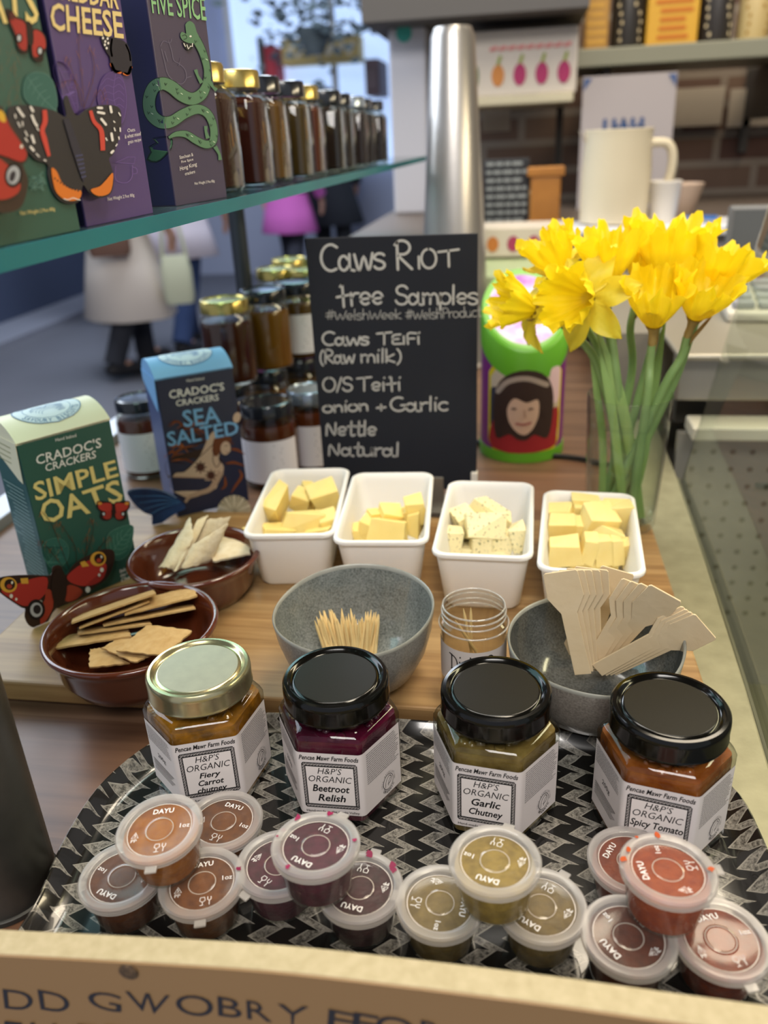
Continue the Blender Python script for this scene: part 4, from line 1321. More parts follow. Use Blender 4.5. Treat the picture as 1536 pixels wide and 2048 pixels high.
c4 = [
 (1128, 1100, .054, (27, 16, 27), (14, -4, 6), 'large square cheese piece at the front left of the last tub'),
 (1193, 1042, .066, (34, 22, 27), (25, 10, 28), 'largest cheese piece, tilted in the middle of the last tub'),
 (1124, 1056, .062, (25, 16, 17), (12, 0, 4), 'cheese block at the left of the last tub'),
 (1160, 1056, .061, (13, 15, 18), (18, 0, 10), 'cheese block beside the left one in the last tub'),
 (1118, 1026, .064, (22, 14, 14), (6, 0, 0), 'cheese piece at the back left of the last tub'),
 (1172, 1006, .070, (26, 14, 14), (4, 4, 3), 'cheese piece at the very back of the last tub'),
 (1162, 1024, .064, (15, 13, 14), (4, 0, -8), 'small cheese cube below the very back one of the last tub'),
 (1238, 1032, .066, (26, 20, 28), (8, -6, -4), 'cheese block at the back right of the last tub'),
 (1208, 1010, .064, (20, 14, 12), (0, 12, -12), 'thin cheese piece behind the tilted one in the last tub'),
 (1218, 1066, .060, (28, 18, 12), (-12, 14, -24), 'sloping cheese piece below the tilted one in the last tub'),
 (1178, 1098, .054, (14, 16, 26), (8, 10, 12), 'upright cheese piece in the front middle of the last tub'),
 (1206, 1102, .053, (15, 14, 24), (4, -6, -12), 'upright cheese piece right of the middle one in the last tub'),
 (1234, 1102, .053, (11, 15, 26), (0, -8, 4), 'thin upright cheese slice at the front right of the last tub'),
 (1258, 1106, .050, (15, 14, 22), (0, -14, -6), 'last cheese piece in the front right corner of the last tub'),
 (1150, 1106, .046, (20, 14, 14), (0, 0, 0), 'cheese piece low between the front pieces of the last tub'),
 (1190, 1122, .036, (46, 30, 14), (0, 0, 0), 'cheese lying at the bottom of the last tub')]
sd_ = 20
for grp, lst, m_ in ((T1, c1, M_ch), (T2, c2, M_ch), (T3, c3, M_chn), (T4, c4, M_ch3)):
    for px, py, z, dm, rt, lab in lst:
        sd_ += 1
        chunk(lab, grp, px, py, z, [q / 1000 for q in dm], rt, m_, sd_)

# ------------------------------------------------------------------ cracker cartons
BW, BD, BH = 0.082, 0.056, 0.155
class Carton:
    def __init__(s, label, loc, rotz, body, side, lidc, badge=True):
        s.loc, s.rz = V3(loc), rotz
        s.t = thing('cracker_carton', label, 'carton', loc, rotz)
        s.MW = Matrix.Translation(s.loc) @ Matrix.Rotation(rotz, 4, 'Z')
        s.n = s.MW.to_3x3() @ V3((0, -1, 0))
        s.nx = s.MW.to_3x3() @ V3((-1, 0, 0))
        mb = MB().add(box2((-BW / 2, -BD / 2, 0), (BW / 2, BD / 2, BH)))
        s.body = mb.build('carton_body', body, s.t, bevel=0.0006)
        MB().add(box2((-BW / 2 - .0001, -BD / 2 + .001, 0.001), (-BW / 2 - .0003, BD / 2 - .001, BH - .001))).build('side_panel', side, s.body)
        # pillow-shaped lid with a pointed side flap
        pr_ = [(-BD / 2, BH), (-BD / 2 + .010, BH + .0075), (-BD / 2 + .022, BH + .0125), (-BD / 2 + .034, BH + .0140), (-BD / 2 + .046, BH + .0115), (BD / 2, BH + .003), (BD / 2, BH - .002), (-BD / 2, BH - .002)]
        ps = [(a, b) for a, b in sm2(pr_[:6], 4, False)] + pr_[6:]
        s.arc = sm2(pr_[:6], 4, False)
        lid = MB().add(loft([[(x, a, b) for a, b in ps] for x in (-BW / 2 - .0004, BW / 2 + .0004)])).build('lid', lidc, s.t, smooth=30)
        MB().add(loft([[(x, -BD / 2 - .0003, BH), (x, BD / 2, BH), (x, BD / 2, BH - .012), (x, -BD / 2 + .012, BH - .034), (x, -BD / 2 + .004, BH - .036)] for x in (-BW / 2 - .0008, -BW / 2 - .0012)])).build('side_flap', lidc, lid)
        s.lid = lid
    def wrap(s, ox, oy, sc, lift=0.0):
        """drawing coordinates of an enlarged view -> (u, v) on the front, or round the corner on the left side"""
        o = s.MW @ V3((0, -BD / 2 - lift, 0))
        inv = s.MW.inverted()
        def f(x, y):
            X, Y = ox + x / sc, oy + y / sc
            p = inv @ atp(X, Y, o, s.n)
            if p.x < -BW / 2 and lift == 0:
                q = inv @ atp(X, Y, s.MW @ V3((-BW / 2, 0, 0)), s.nx)
                return (-BW / 2 - min(max(q.y + BD / 2, 0), BD), q.z)
            return (p.x, p.z)
        return f
    def surf(s, lift=0.0003):
        def f(u, v, h):
            if u < -BW / 2:
                return V3((-BW / 2 - lift - h, -BD / 2 + (-BW / 2 - u), v))
            return V3((u, -BD / 2 - lift - h, v))
        return f
    def badge(s, bc, ic, rx=.029, ry=.022, cy=None):
        arc_ = s.arc
        cum = [0]
        for a, b in zip(arc_, arc_[1:]):
            cum.append(cum[-1] + sqrt((a[0] - b[0]) ** 2 + (a[1] - b[1]) ** 2))
        def sf(u, v, h):
            v = max(0, min(v, cum[-1] - 1e-5))
            k = max(i for i in range(len(cum) - 1) if cum[i] <= v)
            t = (v - cum[k]) / (cum[k + 1] - cum[k])
            a, b = arc_[k], arc_[k + 1]
            n = V3((0, -(b[1] - a[1]), b[0] - a[0])).normalized()
            return V3((u, a[0] + (b[0] - a[0]) * t, a[1] + (b[1] - a[1]) * t)) + n * (h + .0003)
        d = Decal(sf, step=.00006)
        cv = (cum[-1] * .50) if cy is None else cy
        n = 44
        def disc(kx, m_):
            d.up()
            ring = [(0, cv)]
            R_ = 8
            vs, fs = [], []
            for j in range(-R_, R_):           # strips so that the print follows the curve
                y0, y1 = j / R_, (j + 1) / R_
                w0, w1 = sqrt(max(0, 1 - y0 * y0)), sqrt(max(0, 1 - y1 * y1))
                o = len(vs)
                for y, w_ in ((y0, w0), (y1, w1)):
                    for i in range(9):
                        vs.append(((i / 4 - 1) * w_ * rx * kx, cv + y * ry * kx))
                for i in range(8):
                    fs.append((o + i, o + i + 1, o + i + 10, o + i + 9))
            d.raw(vs, fs, m_)
        disc(1.0, ic)
        disc(.965, bc)
        disc(.70, ic)
        disc(.68, bc)
        d.arctext('SAVOURY BISCUITS', 0, cv, .83, radians(200), radians(340), .20, ic, bold=.02, inward=True, kx=rx, ky=ry)
        d.arctext('CRADOC\'S', 0, cv, .83, radians(150), radians(30), .22, ic, bold=.03, kx=rx, ky=ry)
        d.up()
        for k in range(5):
            d.stroke([(rx * .5 * cos(t) * (1 - k * .12), cv - ry * .1 * k + ry * .3 * sin(t)) for t in [pi * i / 8 for i in range(9)]], .0004, ic)
        for k in range(12):
            d.stroke([(rx * (.2 + .04 * (k % 4)), cv + ry * (-.4 + .09 * k * .5)), (rx * (.42 + .03 * (k % 3)), cv + ry * (-.38 + .045 * k))], .0003, ic)
        d.stroke([(-.5 * rx, cv - .1 * ry), (-.3 * rx, cv + .3 * ry), (-.05 * rx, cv + .05 * ry), (.15 * rx, cv + .35 * ry), (.45 * rx, cv - .05 * ry)], .0006, ic, smooth=3)
        d.build('lid_badge', s.lid)
def mix(a, b, t):
    return tuple(p + (q - p) * t for p, q in zip(a, b))
def card(car, name, outline, conv, lift, m_):
    """die-cut card standing just in front of the carton"""
    pts = [conv(x, y) for x, y in sm2(outline, 4)]
    pts = [(u, max(v, 0.0006)) for u, v in pts]
    return MB().add(loft([[(u, -BD / 2 - lift, v) for u, v in pts], [(u, -BD / 2 - lift + .0006, v) for u, v in pts]])).build(name, m_, car.t)
def spikelets(d, rn, n, xr, yr, cols, ln=46, wd=16, spread=.5):
    for k in range(n):
        x, y = rn.uniform(*xr), rn.uniform(*yr)
        a = pi / 2 + rn.uniform(-spread, spread)
        l = ln * rn.uniform(.7, 1.1)
        d.stroke([(x, y), (x + l * cos(a), y + l * sin(a))], [2, wd * rn.uniform(.9, 1.4), wd * .7, 1], ink(rn.choice(cols)), up=False)
def leaf(d, pts, col, fill, veins):
    d.poly(pts, ink(fill), smooth=4)
    d.stroke(pts, 3, ink(col), smooth=4, closed=True, up=True)
    for v in veins:
        d.stroke(v, 3, ink(col), smooth=3)
def peacock_eye(d, x, y, r, rot=0.0):
    d.ellipse(x, y, r * 1.1, r, ink('#e0a23c'), rot)
    d.ellipse(x + r * .15, y - r * .05, r * .7, r * .72, ink('#2b1712'), rot)
    d.ellipse(x + r * .1, y + r * .2, r * .35, r * .3, ink('#b0402c'), rot)
    d.ellipse(x + r * .45, y - r * .3, r * .13, r * .2, ink('#efe6d8'), rot)

# --- green oats carton on the counter
GREEN, GREEN_S = mat('carton_green', '#2f5a4f', rough=.42), mat('carton_green_side', '#2c5a5c', rough=.42)
CREAM = mat('carton_cream', '#f4e8cc', rough=.45)
K_cream, K_white = ink('#ecd58a'), ink('#eeeae6')
BADGE, BADGE_I = ink('#dfe6f0'), ink('#7d96b8')
fl_, fr_ = at(31, 888, ZB + BH), at(220, 836, ZB + BH)
ang = atan2(fr_.y - fl_.y, fr_.x - fl_.x)
cen = (fl_ + fr_) / 2 + V3((-sin(ang), cos(ang), 0)) * BD / 2
oat = Carton('green cracker carton with cream lid and red butterfly at the left edge', (cen.x, cen.y, ZB), ang, GREEN, GREEN_S, CREAM)
oat.badge(BADGE, BADGE_I)
cv_ = oat.wrap(0, 780, 4.266)
d = Decal(oat.surf(), cv_)
d.text('Hand baked', ((468, 412), (645, 370), (650, 398), (472, 440)), K_white, bold=.005)
d.text("CRADOC'S", ((300, 555), (855, 402), (866, 488), (310, 640)), K_white, bold=.014)
d.text('CRACKERS', ((380, 632), (815, 512), (818, 578), (388, 698)), K_white, bold=.014)
d.text('SIMPLE', ((270, 790), (978, 592), (1012, 735), (305, 950)), K_cream, bold=.018)
d.text('OA', ((335, 945), (690, 860), (775, 1050), (350, 1150)), K_cream, bold=.018)
d.text('TS', ((690, 862), (1010, 755), (1055, 950), (760, 1020)), K_cream, bold=.018)
leaf(d, [(905, 1290), (940, 1210), (1050, 1160), (1130, 1158), (1130, 1260), (1095, 1390), (1010, 1450), (930, 1410)], '#6f9a88', '#3a6a5c', [[(930, 1420), (1010, 1300), (1120, 1170)]] + [[(950 + 28 * k, 1390 - 38 * k), (1010 + 26 * k, 1400 - 42 * k), (1075 + 14 * k, 1370 - 44 * k)] for k in range(5)] + [[(950 + 28 * k, 1390 - 38 * k), (935 + 30 * k, 1310 - 30 * k), (930 + 38 * k, 1260 - 22 * k)] for k in range(4)])
leaf(d, [(360, 1330), (420, 1270), (520, 1270), (580, 1340), (570, 1450), (480, 1530), (400, 1480)], '#5d8878', '#35645a', [[(400, 1480), (470, 1400), (560, 1330)], [(430, 1450), (400, 1390)], [(480, 1390), (460, 1320)]])
rn = random.Random(1)
d.up()
for pts in ([(600, 1560), (520, 1350), (440, 1150), (370, 1050)], [(640, 1560), (640, 1350), (540, 1180), (500, 1130)], [(690, 1540), (750, 1350), (790, 1200), (780, 1100)], [(640, 1540), (720, 1420), (740, 1250)], [(560, 1540), (450, 1400), (360, 1290)], [(720, 1500), (820, 1370), (920, 1260)]):
    d.stroke(pts, 4, ink('#3f2418'), smooth=4)
    S_ = sm2(pts, 4, False)
    for k in range(6):
        x, y = S_[min(len(S_) - 1, len(S_) // 3 + k * 2)]
        spikelets(d, rn, 3, (x - 28, x + 28), (y - 30, y + 10), ['#96501f', '#b9652c', '#7a3d1b'], 52, 17)
# little butterfly
for sx in (-1, 1):
    cx = 962
    q = lambda pts: [(cx + sx * (x - cx), y) for x, y in pts]
    d.poly(q([(975, 960), (1020, 950), (1095, 945), (1106, 990), (1090, 1020), (1070, 1040), (1075, 1085), (1040, 1112), (990, 1105), (968, 1060)]), ink('#2a1511'), smooth=3)
    d.poly(q([(980, 968), (1030, 962), (1085, 975), (1085, 1005), (1050, 1030), (1000, 1035), (975, 1020)]), ink('#b8372d'), smooth=3)
    d.poly(q([(980, 1030), (1030, 1040), (1050, 1080), (1020, 1100), (985, 1090)]), ink('#a8332a'), smooth=3)
    d.ellipse(cx + sx * 82, 1055, 18, 18, ink('#1d1112'))
    d.ellipse(cx + sx * 82, 1055, 10, 12, ink('#cfd3da'))
    d.ellipse(cx + sx * 115, 965, 20, 14, ink('#d78d3a'))
d.poly([(950, 965), (975, 965), (985, 1040), (968, 1090), (950, 1040)], ink('#2a1511'))
for t_, q in (('Baked for', ((1015, 1530), (1152, 1466), (1156, 1498), (1018, 1560))), ('the love of', ((1020, 1568), (1162, 1500), (1166, 1534), (1022, 1598))), ('Cheese!', ((1026, 1606), (1168, 1540), (1174, 1576), (1030, 1640)))):
    d.text(t_, q, K_white, bold=.02)
d.build('front_print', oat.body)
d = Decal(lambda u, v, h: V3((-BW / 2 - .0012 - h, u, v)))
for k in range(26):
    d.stroke([(-BD / 2 + .006 + rn.uniform(0, .002), .112 - k * .0038), (BD / 2 - .006 - rn.uniform(0, .016), .112 - k * .0038)], .0008, ink('#9fb9b6'))
d.build('side_print', oat.body)
d = Decal(lambda u, v, h: V3((-BW / 2 - .0013 - h, u, v)))
for k in range(4):
    d.stroke([(-BD / 2 + .012 + .002 * k, BH - .006 - .005 * k), (BD / 2 - .012, BH - .006 - .005 * k)], .0008, ink('#9a9468'))
d.build('flap_print', oat.lid)
# big red butterfly cut-out
lf = .016
cv2 = oat.wrap(0, 780, 4.266, lf)
K_bfly = mat('butterfly_dark', '#35201a', rough=.45)
outl = [(430, 1580), (300, 1578), (120, 1582), (0, 1600), (-60, 1640), (-10, 1720), (80, 1790), (180, 1855), (215, 1870), (212, 1940), (250, 2010), (330, 2035), (400, 2000), (450, 1900), (520, 1840), (640, 1800), (720, 1760), (800, 1690), (900, 1620), (955, 1530), (980, 1420), (960, 1365), (880, 1362), (760, 1410), (640, 1480), (560, 1580), (520, 1500), (450, 1510)]
cd = card(oat, 'butterfly_cutout', outl, cv2, lf, K_bfly)
d = Decal(lambda u, v, h: V3((u, -BD / 2 - lf - .0002 - h, max(v, .0008))), cv2)
d.poly([(570, 1590), (640, 1520), (720, 1470), (800, 1440), (900, 1480), (900, 1560), (860, 1625), (780, 1665), (690, 1670), (600, 1640)], ink('#b0322b'), smooth=3)
d.poly([(590, 1660), (680, 1690), (700, 1730), (640, 1790), (560, 1800), (540, 1720)], ink('#9c3a28'), smooth=3)
d.poly([(680, 1470), (720, 1455), (760, 1500), (700, 1510)], ink('#e0a23c'))
peacock_eye(d, 835, 1440, 62, -.3)
d.poly([(400, 1600), (280, 1605), (150, 1650), (40, 1690), (10, 1720), (90, 1780), (180, 1835), (260, 1830), (380, 1740)], ink('#b0322b'), smooth=3)
d.poly([(390, 1700), (440, 1720), (450, 1850), (380, 1980), (340, 1990), (350, 1850), (380, 1780)], ink('#a53a28'), smooth=3)
d.poly([(170, 1605), (235, 1600), (240, 1650), (180, 1650)], ink('#e0a23c'))
peacock_eye(d, 70, 1660, 66, .2)
for x, y, r in ((865, 1532, 20), (843, 1576, 14), (92, 1755, 18), (135, 1782, 12), (745, 1700, 26), (340, 1812, 22)):
    d.ellipse(x, y, r * .8, r, ink('#e8ddd2'))
d.ellipse(305, 1870, 75, 88, ink('#1f1315'))
d.ellipse(305, 1872, 52, 62, ink('#b9b4ba'))
d.ellipse(312, 1868, 34, 40, ink('#2a2024'))
d.ellipse(500, 1680, 66, 165, ink('#2c1a14'))
d.build('butterfly_print', cd)

# --- blue sea salted carton
NAVY, NAVY_S = mat('carton_navy', '#1f2540', rough=.42), mat('carton_navy_side', '#3a4a78', rough=.42)
SKY = mat('carton_sky', '#7fb4e6', rough=.45)
fl_, fr_ = at(306, 759, ZB + BH), at(468, 732, ZB + BH)
ang = atan2(fr_.y - fl_.y, fr_.x - fl_.x)
cen = (fl_ + fr_) / 2 + V3((-sin(ang), cos(ang), 0)) * BD / 2
sea = Carton('navy cracker carton with sky blue lid and mermaid behind the pale crackers', (cen.x, cen.y, ZB), ang, NAVY, NAVY_S, SKY)
sea.badge(ink('#dbe6f4'), ink('#6f8fc0'))
d = Decal(sea.surf(), sea.wrap(270, 690, 5.536))
K_sky = ink('#7fb2dc')
d.text('Hand baked', ((568, 376), (760, 350), (764, 382), (570, 410)), K_white)
d.text("CRADOC'S", ((372, 500), (980, 410), (990, 500), (380, 596)), K_white, bold=.014)
d.text('CRACKERS', ((448, 612), (920, 540), (928, 610), (456, 680)), K_white, bold=.014)
rn = random.Random(4)
d.up()
for k in range(34):                            # auburn hair and tentacles
    x, y = rn.uniform(320, 900), rn.uniform(880, 1300)
    d.stroke([(x, y), (x + 90, y - 50 + rn.uniform(-30, 60)), (x + 200, y + rn.uniform(-40, 60))], [3, rn.uniform(14, 34), 3], ink(rn.choice(['#6b3418', '#8a4520', '#3a2218', '#a85a28', '#2a1a18'])), smooth=4)
for pts in ([(1050, 1150), (1130, 1160), (1215, 1210)], [(1000, 1310), (1100, 1300), (1220, 1340)], [(1150, 1380), (1180, 1450), (1110, 1560), (1060, 1640)], [(990, 1450), (1000, 1550), (950, 1600)], [(400, 1260), (460, 1180), (560, 1130), (700, 1110)]):
    d.stroke(pts, [10, 34, 26, 6], ink('#7e4220'), smooth=4)
SK = ink('#c9ab92')
d.poly([(340, 1330), (420, 1240), (620, 1180), (760, 1150), (700, 1250), (560, 1380), (420, 1420), (380, 1480)], ink('#37241c'), smooth=3)
d.poly([(395, 1530), (440, 1420), (540, 1405), (620, 1340), (710, 1240), (770, 1110), (800, 1040), (850, 965), (895, 960), (885, 1080), (850, 1170), (900, 1205), (935, 1200), (925, 1270), (975, 1330), (975, 1400), (920, 1500), (900, 1580), (820, 1610), (700, 1670), (590, 1690), (480, 1650), (410, 1600)], SK, smooth=3)
d.stroke([(950, 1400), (880, 1530), (820, 1600), (700, 1640), (600, 1680), (555, 1740)], [70, 62, 55, 50, 40, 30], ink('#b4967f'), smooth=4, up=True)
d.poly([(860, 1080), (900, 1020), (1040, 1010), (1060, 1060), (960, 1100), (940, 1180), (900, 1230), (860, 1200)], ink('#6b3a1e'), smooth=3)
d.ellipse(1000, 1140, 56, 76, SK, .1)
d.poly([(1040, 1150), (1058, 1170), (1040, 1185)], SK)
d.stroke([(985, 1115), (1030, 1110)], 6, ink('#4a2a20'), up=True)
d.stroke([(1000, 1190), (1030, 1185)], 6, ink('#8a4a3c'))
d.stroke([(870, 1180), (860, 1280), (900, 1350), (940, 1290), (930, 1220)], 8, ink('#33201a'), smooth=4)
d.stroke([(720, 1230), (800, 1160), (870, 1090)], 8, ink('#33201a'), smooth=3)
for x, y, r in ((722, 1350, 78), (838, 1440, 72)):
    d.poly([(x + (r if k % 2 == 0 else r * .5) * cos(k * pi / 8), y + (r if k % 2 == 0 else r * .5) * sin(k * pi / 8)) for k in range(16)], ink('#4c2a20'))
d.ellipse(1125, 800, 42, 60, SK, .3)
d.text('SEA', ((512, 722), (925, 672), (950, 860), (540, 912)), K_sky, bold=.018)
d.text('SALTED', ((342, 962), (1130, 832), (1155, 985), (365, 1125)), K_sky, bold=.018)
for k in range(11):
    a = pi + pi * (k + .5) / 11
    d.stroke([(1095, 1850), (1095 + 190 * cos(a), 1850 + 190 * sin(a))], [10, 44], ink('#cfc2a8' if k % 2 else '#b9ab90'), up=(k < 2))
d.build('front_print', sea.body)
lf2 = .006
cv2 = sea.wrap(270, 690, 5.536, lf2)
TAIL = mat('tail_blue', '#1d4a86', rough=.45, noise=(60, '#16305f', .25))
outl = [(470, 1690), (300, 1610), (150, 1585), (0, 1590), (-85, 1625), (-40, 1720), (30, 1800), (110, 1860), (185, 1890), (190, 1980), (235, 2040), (330, 1950), (460, 1860), (560, 1800)]
cd = card(sea, 'tail_cutout', outl, cv2, lf2, TAIL)
d = Decal(lambda u, v, h: V3((u, -BD / 2 - lf2 - .0002 - h, max(v, .0008))), cv2)
for k in range(9):
    d.stroke([(520, 1740), (300, 1650 + 22 * k), (-40 + 26 * k, 1640 + 36 * k)], [3, 10, 4], ink('#4f86c4' if k % 2 else '#122a58'), smooth=3)
d.stroke([(460, 1690), (300, 1615), (150, 1590), (0, 1595), (-80, 1626)], 6, ink('#9db8da'), smooth=3)
d.build('tail_print', cd)

# --- cartons on the glass shelf, fronts along the shelf edge
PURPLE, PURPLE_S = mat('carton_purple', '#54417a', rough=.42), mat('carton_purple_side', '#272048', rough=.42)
def shelf_carton(label, right_px, X, body, side, lidc, rz=90.0):
    d_ = ray(*right_px)
    p = EYEP + d_ * (X / d_.x)
    a = radians(rz)
    c = p - V3((cos(a), sin(a), 0)) * BW / 2 + V3((-sin(a), cos(a), 0)) * BD / 2
    return Carton(label, (c.x, c.y, ZS), a, body, side, lidc)
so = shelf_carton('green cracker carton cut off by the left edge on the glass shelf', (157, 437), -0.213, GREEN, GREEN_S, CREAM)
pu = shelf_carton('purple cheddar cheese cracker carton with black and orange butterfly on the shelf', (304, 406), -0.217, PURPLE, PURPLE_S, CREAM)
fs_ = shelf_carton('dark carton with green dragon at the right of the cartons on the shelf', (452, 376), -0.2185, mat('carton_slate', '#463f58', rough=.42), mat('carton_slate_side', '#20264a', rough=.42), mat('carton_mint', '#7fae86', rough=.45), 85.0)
# purple print
d = Decal(pu.surf(), pu.wrap(0, 0, 4.453))
K_cheese = ink('#ecd493')
d.text('CHEDDAR', ((430, -190), (1050, -110), (1052, 88), (440, -20)), K_cheese, bold=.018)
d.text('CHEESE', ((436, 20), (1072, 105), (1096, 348), (446, 268)), K_cheese, bold=.018)
LV = '#7a5fa6'
leaf(d, [(480, 620), (520, 540), (600, 600), (660, 750), (680, 1000), (600, 950), (530, 800)], LV, '#56407a', [[(500, 560), (580, 750), (670, 990)]] + [[(540 + 22 * k, 640 + 70 * k), (600 + 18 * k, 640 + 70 * k)] for k in range(5)])
leaf(d, [(880, 750), (940, 660), (1040, 645), (1100, 760), (1115, 950), (1060, 1110), (920, 1000), (860, 900)], LV, '#56407a', [[(1020, 660), (1000, 850), (1060, 1100)]] + [[(1000, 720 + 60 * k), (1050, 690 + 60 * k), (1095, 740 + 55 * k)] for k in range(5)] + [[(1000, 720 + 60 * k), (940, 700 + 60 * k), (890, 760 + 50 * k)] for k in range(5)])
rn = random.Random(8)
d.up()
for pts in ([(740, 1000), (720, 700), (690, 400), (720, 150)], [(720, 950), (620, 600), (590, 520)], [(740, 950), (830, 650), (800, 430)], [(720, 900), (660, 720), (520, 740)], [(780, 980), (880, 800), (920, 900)]):
    d.stroke(pts, 4, ink('#5a3420'), smooth=4)
    S_ = sm2(pts, 4, False)
    for k in range(5):
        x, y = S_[min(len(S_) - 1, 3 + k * 2)]
        spikelets(d, rn, 2, (x - 30, x + 30), (y - 30, y + 10), ['#a8642e', '#8a4c22', '#c08040'], 56, 18)
# small admiral
d.poly([(890, 330), (960, 330), (985, 420), (985, 520), (940, 470), (900, 390)], ink('#23212a'), smooth=3)
d.poly([(970, 345), (1040, 350), (1120, 390), (1160, 520), (1160, 640), (1120, 670), (1070, 640), (1010, 650), (970, 560)], ink('#2a2732'), smooth=3)
d.stroke([(985, 350), (975, 430), (985, 500)], 18, ink('#b8463a'), smooth=3)
d.stroke([(1110, 400), (1140, 470), (1150, 540)], 14, ink('#b8463a'), smooth=3)
d.stroke([(980, 570), (1010, 630), (1060, 645)], 26, ink('#d9702a'), smooth=3)
d.stroke([(1095, 655), (1130, 660), (1155, 600)], 26, ink('#d9702a'), smooth=3)
for x, y in ((905, 340), (925, 370), (945, 345), (920, 400), (950, 385), (935, 430)):
    d.ellipse(x, y, 9, 12, K_white)
for t_, q in (('Oats', ((1118, 1148), (1186, 1138), (1190, 1168), (1122, 1180))), ('& wheat mixed', ((1095, 1200), (1238, 1172), (1240, 1206), (1098, 1236))), ('grain recipe', ((1122, 1254), (1240, 1228), (1242, 1264), (1126, 1294))), ('Net Weight 2.9oz 80g', ((942, 1758), (1178, 1722), (1182, 1758), (946, 1800)))):
    d.text(t_, q, K_white)
d.stroke([(1010, 1450), (1120, 1400), (1190, 1400), (1180, 1460), (1050, 1450)], 4, ink(LV), closed=True)
d.stroke([(1015, 1480), (1015, 1600), (1100, 1630), (1160, 1580), (1165, 1470)], 4, ink(LV), smooth=3)
d.stroke([(1170, 1490), (1200, 1500), (1205, 1540), (1170, 1550)], 4, ink(LV), smooth=3)
d.build('front_print', pu.body)
lf3 = .005
cv2 = pu.wrap(0, 0, 4.453, lf3)
outl = [(590, 1040), (480, 985), (350, 948), (220, 935), (110, 945), (72, 985), (75, 1060), (120, 1130), (160, 1225), (230, 1325), (320, 1425), (425, 1465), (430, 1560), (470, 1700), (540, 1790), (640, 1818), (712, 1780), (740, 1650), (800, 1720), (890, 1762), (985, 1725), (1012, 1620), (1000, 1510), (972, 1415), (1010, 1370), (1060, 1230), (1080, 1100), (1075, 985), (1020, 940), (900, 936), (780, 970), (690, 1030), (640, 960), (600, 850), (570, 900)]
cd = card(pu, 'butterfly_cutout', outl, cv2, lf3, mat('admiral_black', '#24222a', rough=.45))
d = Decal(lambda u, v, h: V3((u, -BD / 2 - lf3 - .0002 - h, max(v, .0006))), cv2)
RD, ORN = ink('#cf4a3e'), ink('#dd7a2a')
d.stroke([(390, 980), (395, 1080), (370, 1160), (390, 1240), (430, 1390)], [40, 46, 40, 46, 30], RD, smooth=4)
d.stroke([(800, 985), (830, 1080), (890, 1150), (905, 1230), (910, 1340)], [30, 34, 40, 44, 40], RD, smooth=4)
d.poly([(450, 1500), (500, 1530), (540, 1620), (620, 1680), (715, 1700), (700, 1770), (620, 1790), (540, 1760), (480, 1680)], ORN, smooth=3)
d.poly([(1000, 1540), (940, 1600), (880, 1660), (800, 1690), (850, 1740), (930, 1740), (985, 1690)], ORN, smooth=3)
d.up()
for pts in ([(150, 965), (180, 1010), (200, 1035)], [(265, 955), (285, 990)], [(275, 1030), (300, 1090), (320, 1120)], [(320, 1140), (335, 1160)], [(275, 1210), (295, 1270)], [(125, 1020), (130, 1050)], [(150, 1090), (170, 1130)], [(190, 1085), (195, 1120)], [(215, 1170), (235, 1210)], [(215, 1230), (235, 1260)], [(265, 1310), (290, 1340)], [(315, 1370), (340, 1395)], [(385, 1425), (400, 1432)],
            [(865, 960), (900, 962)], [(865, 1000), (920, 1010)], [(895, 1060), (935, 1110)], [(975, 950), (985, 1000)], [(1050, 1005), (1065, 1030)], [(1005, 1080), (1015, 1090)], [(1010, 1140), (1018, 1165)], [(985, 1190), (995, 1250)], [(935, 1230), (945, 1250)], [(1062, 1140), (1064, 1170)], [(1050, 1220), (1054, 1240)], [(1025, 1300), (1035, 1285)], [(985, 1360), (1000, 1345)]):
    d.stroke(pts, 22 if len(pts) == 3 or pts[0][0] in (865, 895, 975, 985, 265, 275) else 11, K_white)
for k in range(9):
    d.stroke([(560 + 17 * k, 1770 + 8 * sin(k)), (570 + 17 * k, 1774 + 8 * sin(k))], 8, K_white)
    d.ellipse(480 + 26 * k, 1590 + 20 * k - k * k * .8, 7, 9, ink('#24222a'), up=False)
d.stroke([(580, 1060), (660, 1300), (720, 1500), (740, 1620)], [50, 70, 60, 10], ink('#34323f'), smooth=4, up=True)
d.up()
for k in range(6):
    d.stroke([(670 + 10 * k, 1390 + 38 * k), (725 + 6 * k, 1380 + 38 * k)], 12, ink('#4b4d72'))
d.build('butterfly_print', cd)
# dragon print
d = Decal(fs_.surf(), fs_.wrap(260, 0, 4.877))
MINT, DG = ink('#86b884'), ink('#20342c')
DGR = ink('#5b8264')
d.text('FIVE SPICE', ((190, -70), (722, -30), (742, 205), (212, 130)), ink('#8fc48c'), bold=.012)
d.up()
for pts in ([(300, 480), (330, 600), (370, 740), (480, 820), (540, 770), (530, 680), (470, 620), (420, 590), (400, 500), (370, 400)], [(290, 450), (320, 400), (380, 420), (400, 380)], [(330, 500), (360, 600)], [(480, 600), (490, 560), (470, 640)], [(540, 760), (590, 745)]):
    d.stroke(pts, 4, ink('#77728a'), smooth=3)
body = [(570, 300), (640, 390), (705, 520), (745, 680), (740, 820), (690, 920), (600, 965), (500, 930), (400, 850), (310, 815), (230, 860), (190, 980), (210, 1110), (300, 1190), (400, 1185), (520, 1110), (650, 1065), (750, 1110), (805, 1230), (805, 1370), (740, 1410), (640, 1370), (540, 1310), (440, 1310), (370, 1345)]
d.stroke(body, [70, 90, 80, 70, 90, 120, 130, 130, 130, 130, 130, 130, 130, 130, 120, 110, 100, 90, 80, 80, 85, 80, 75, 55, 30], DG, smooth=5, up=True)
d.stroke(body, [56, 76, 68, 60, 78, 106, 116, 116, 116, 116, 116, 116, 116, 116, 106, 96, 88, 78, 70, 70, 74, 70, 64, 46, 22], DGR, smooth=5, up=True)
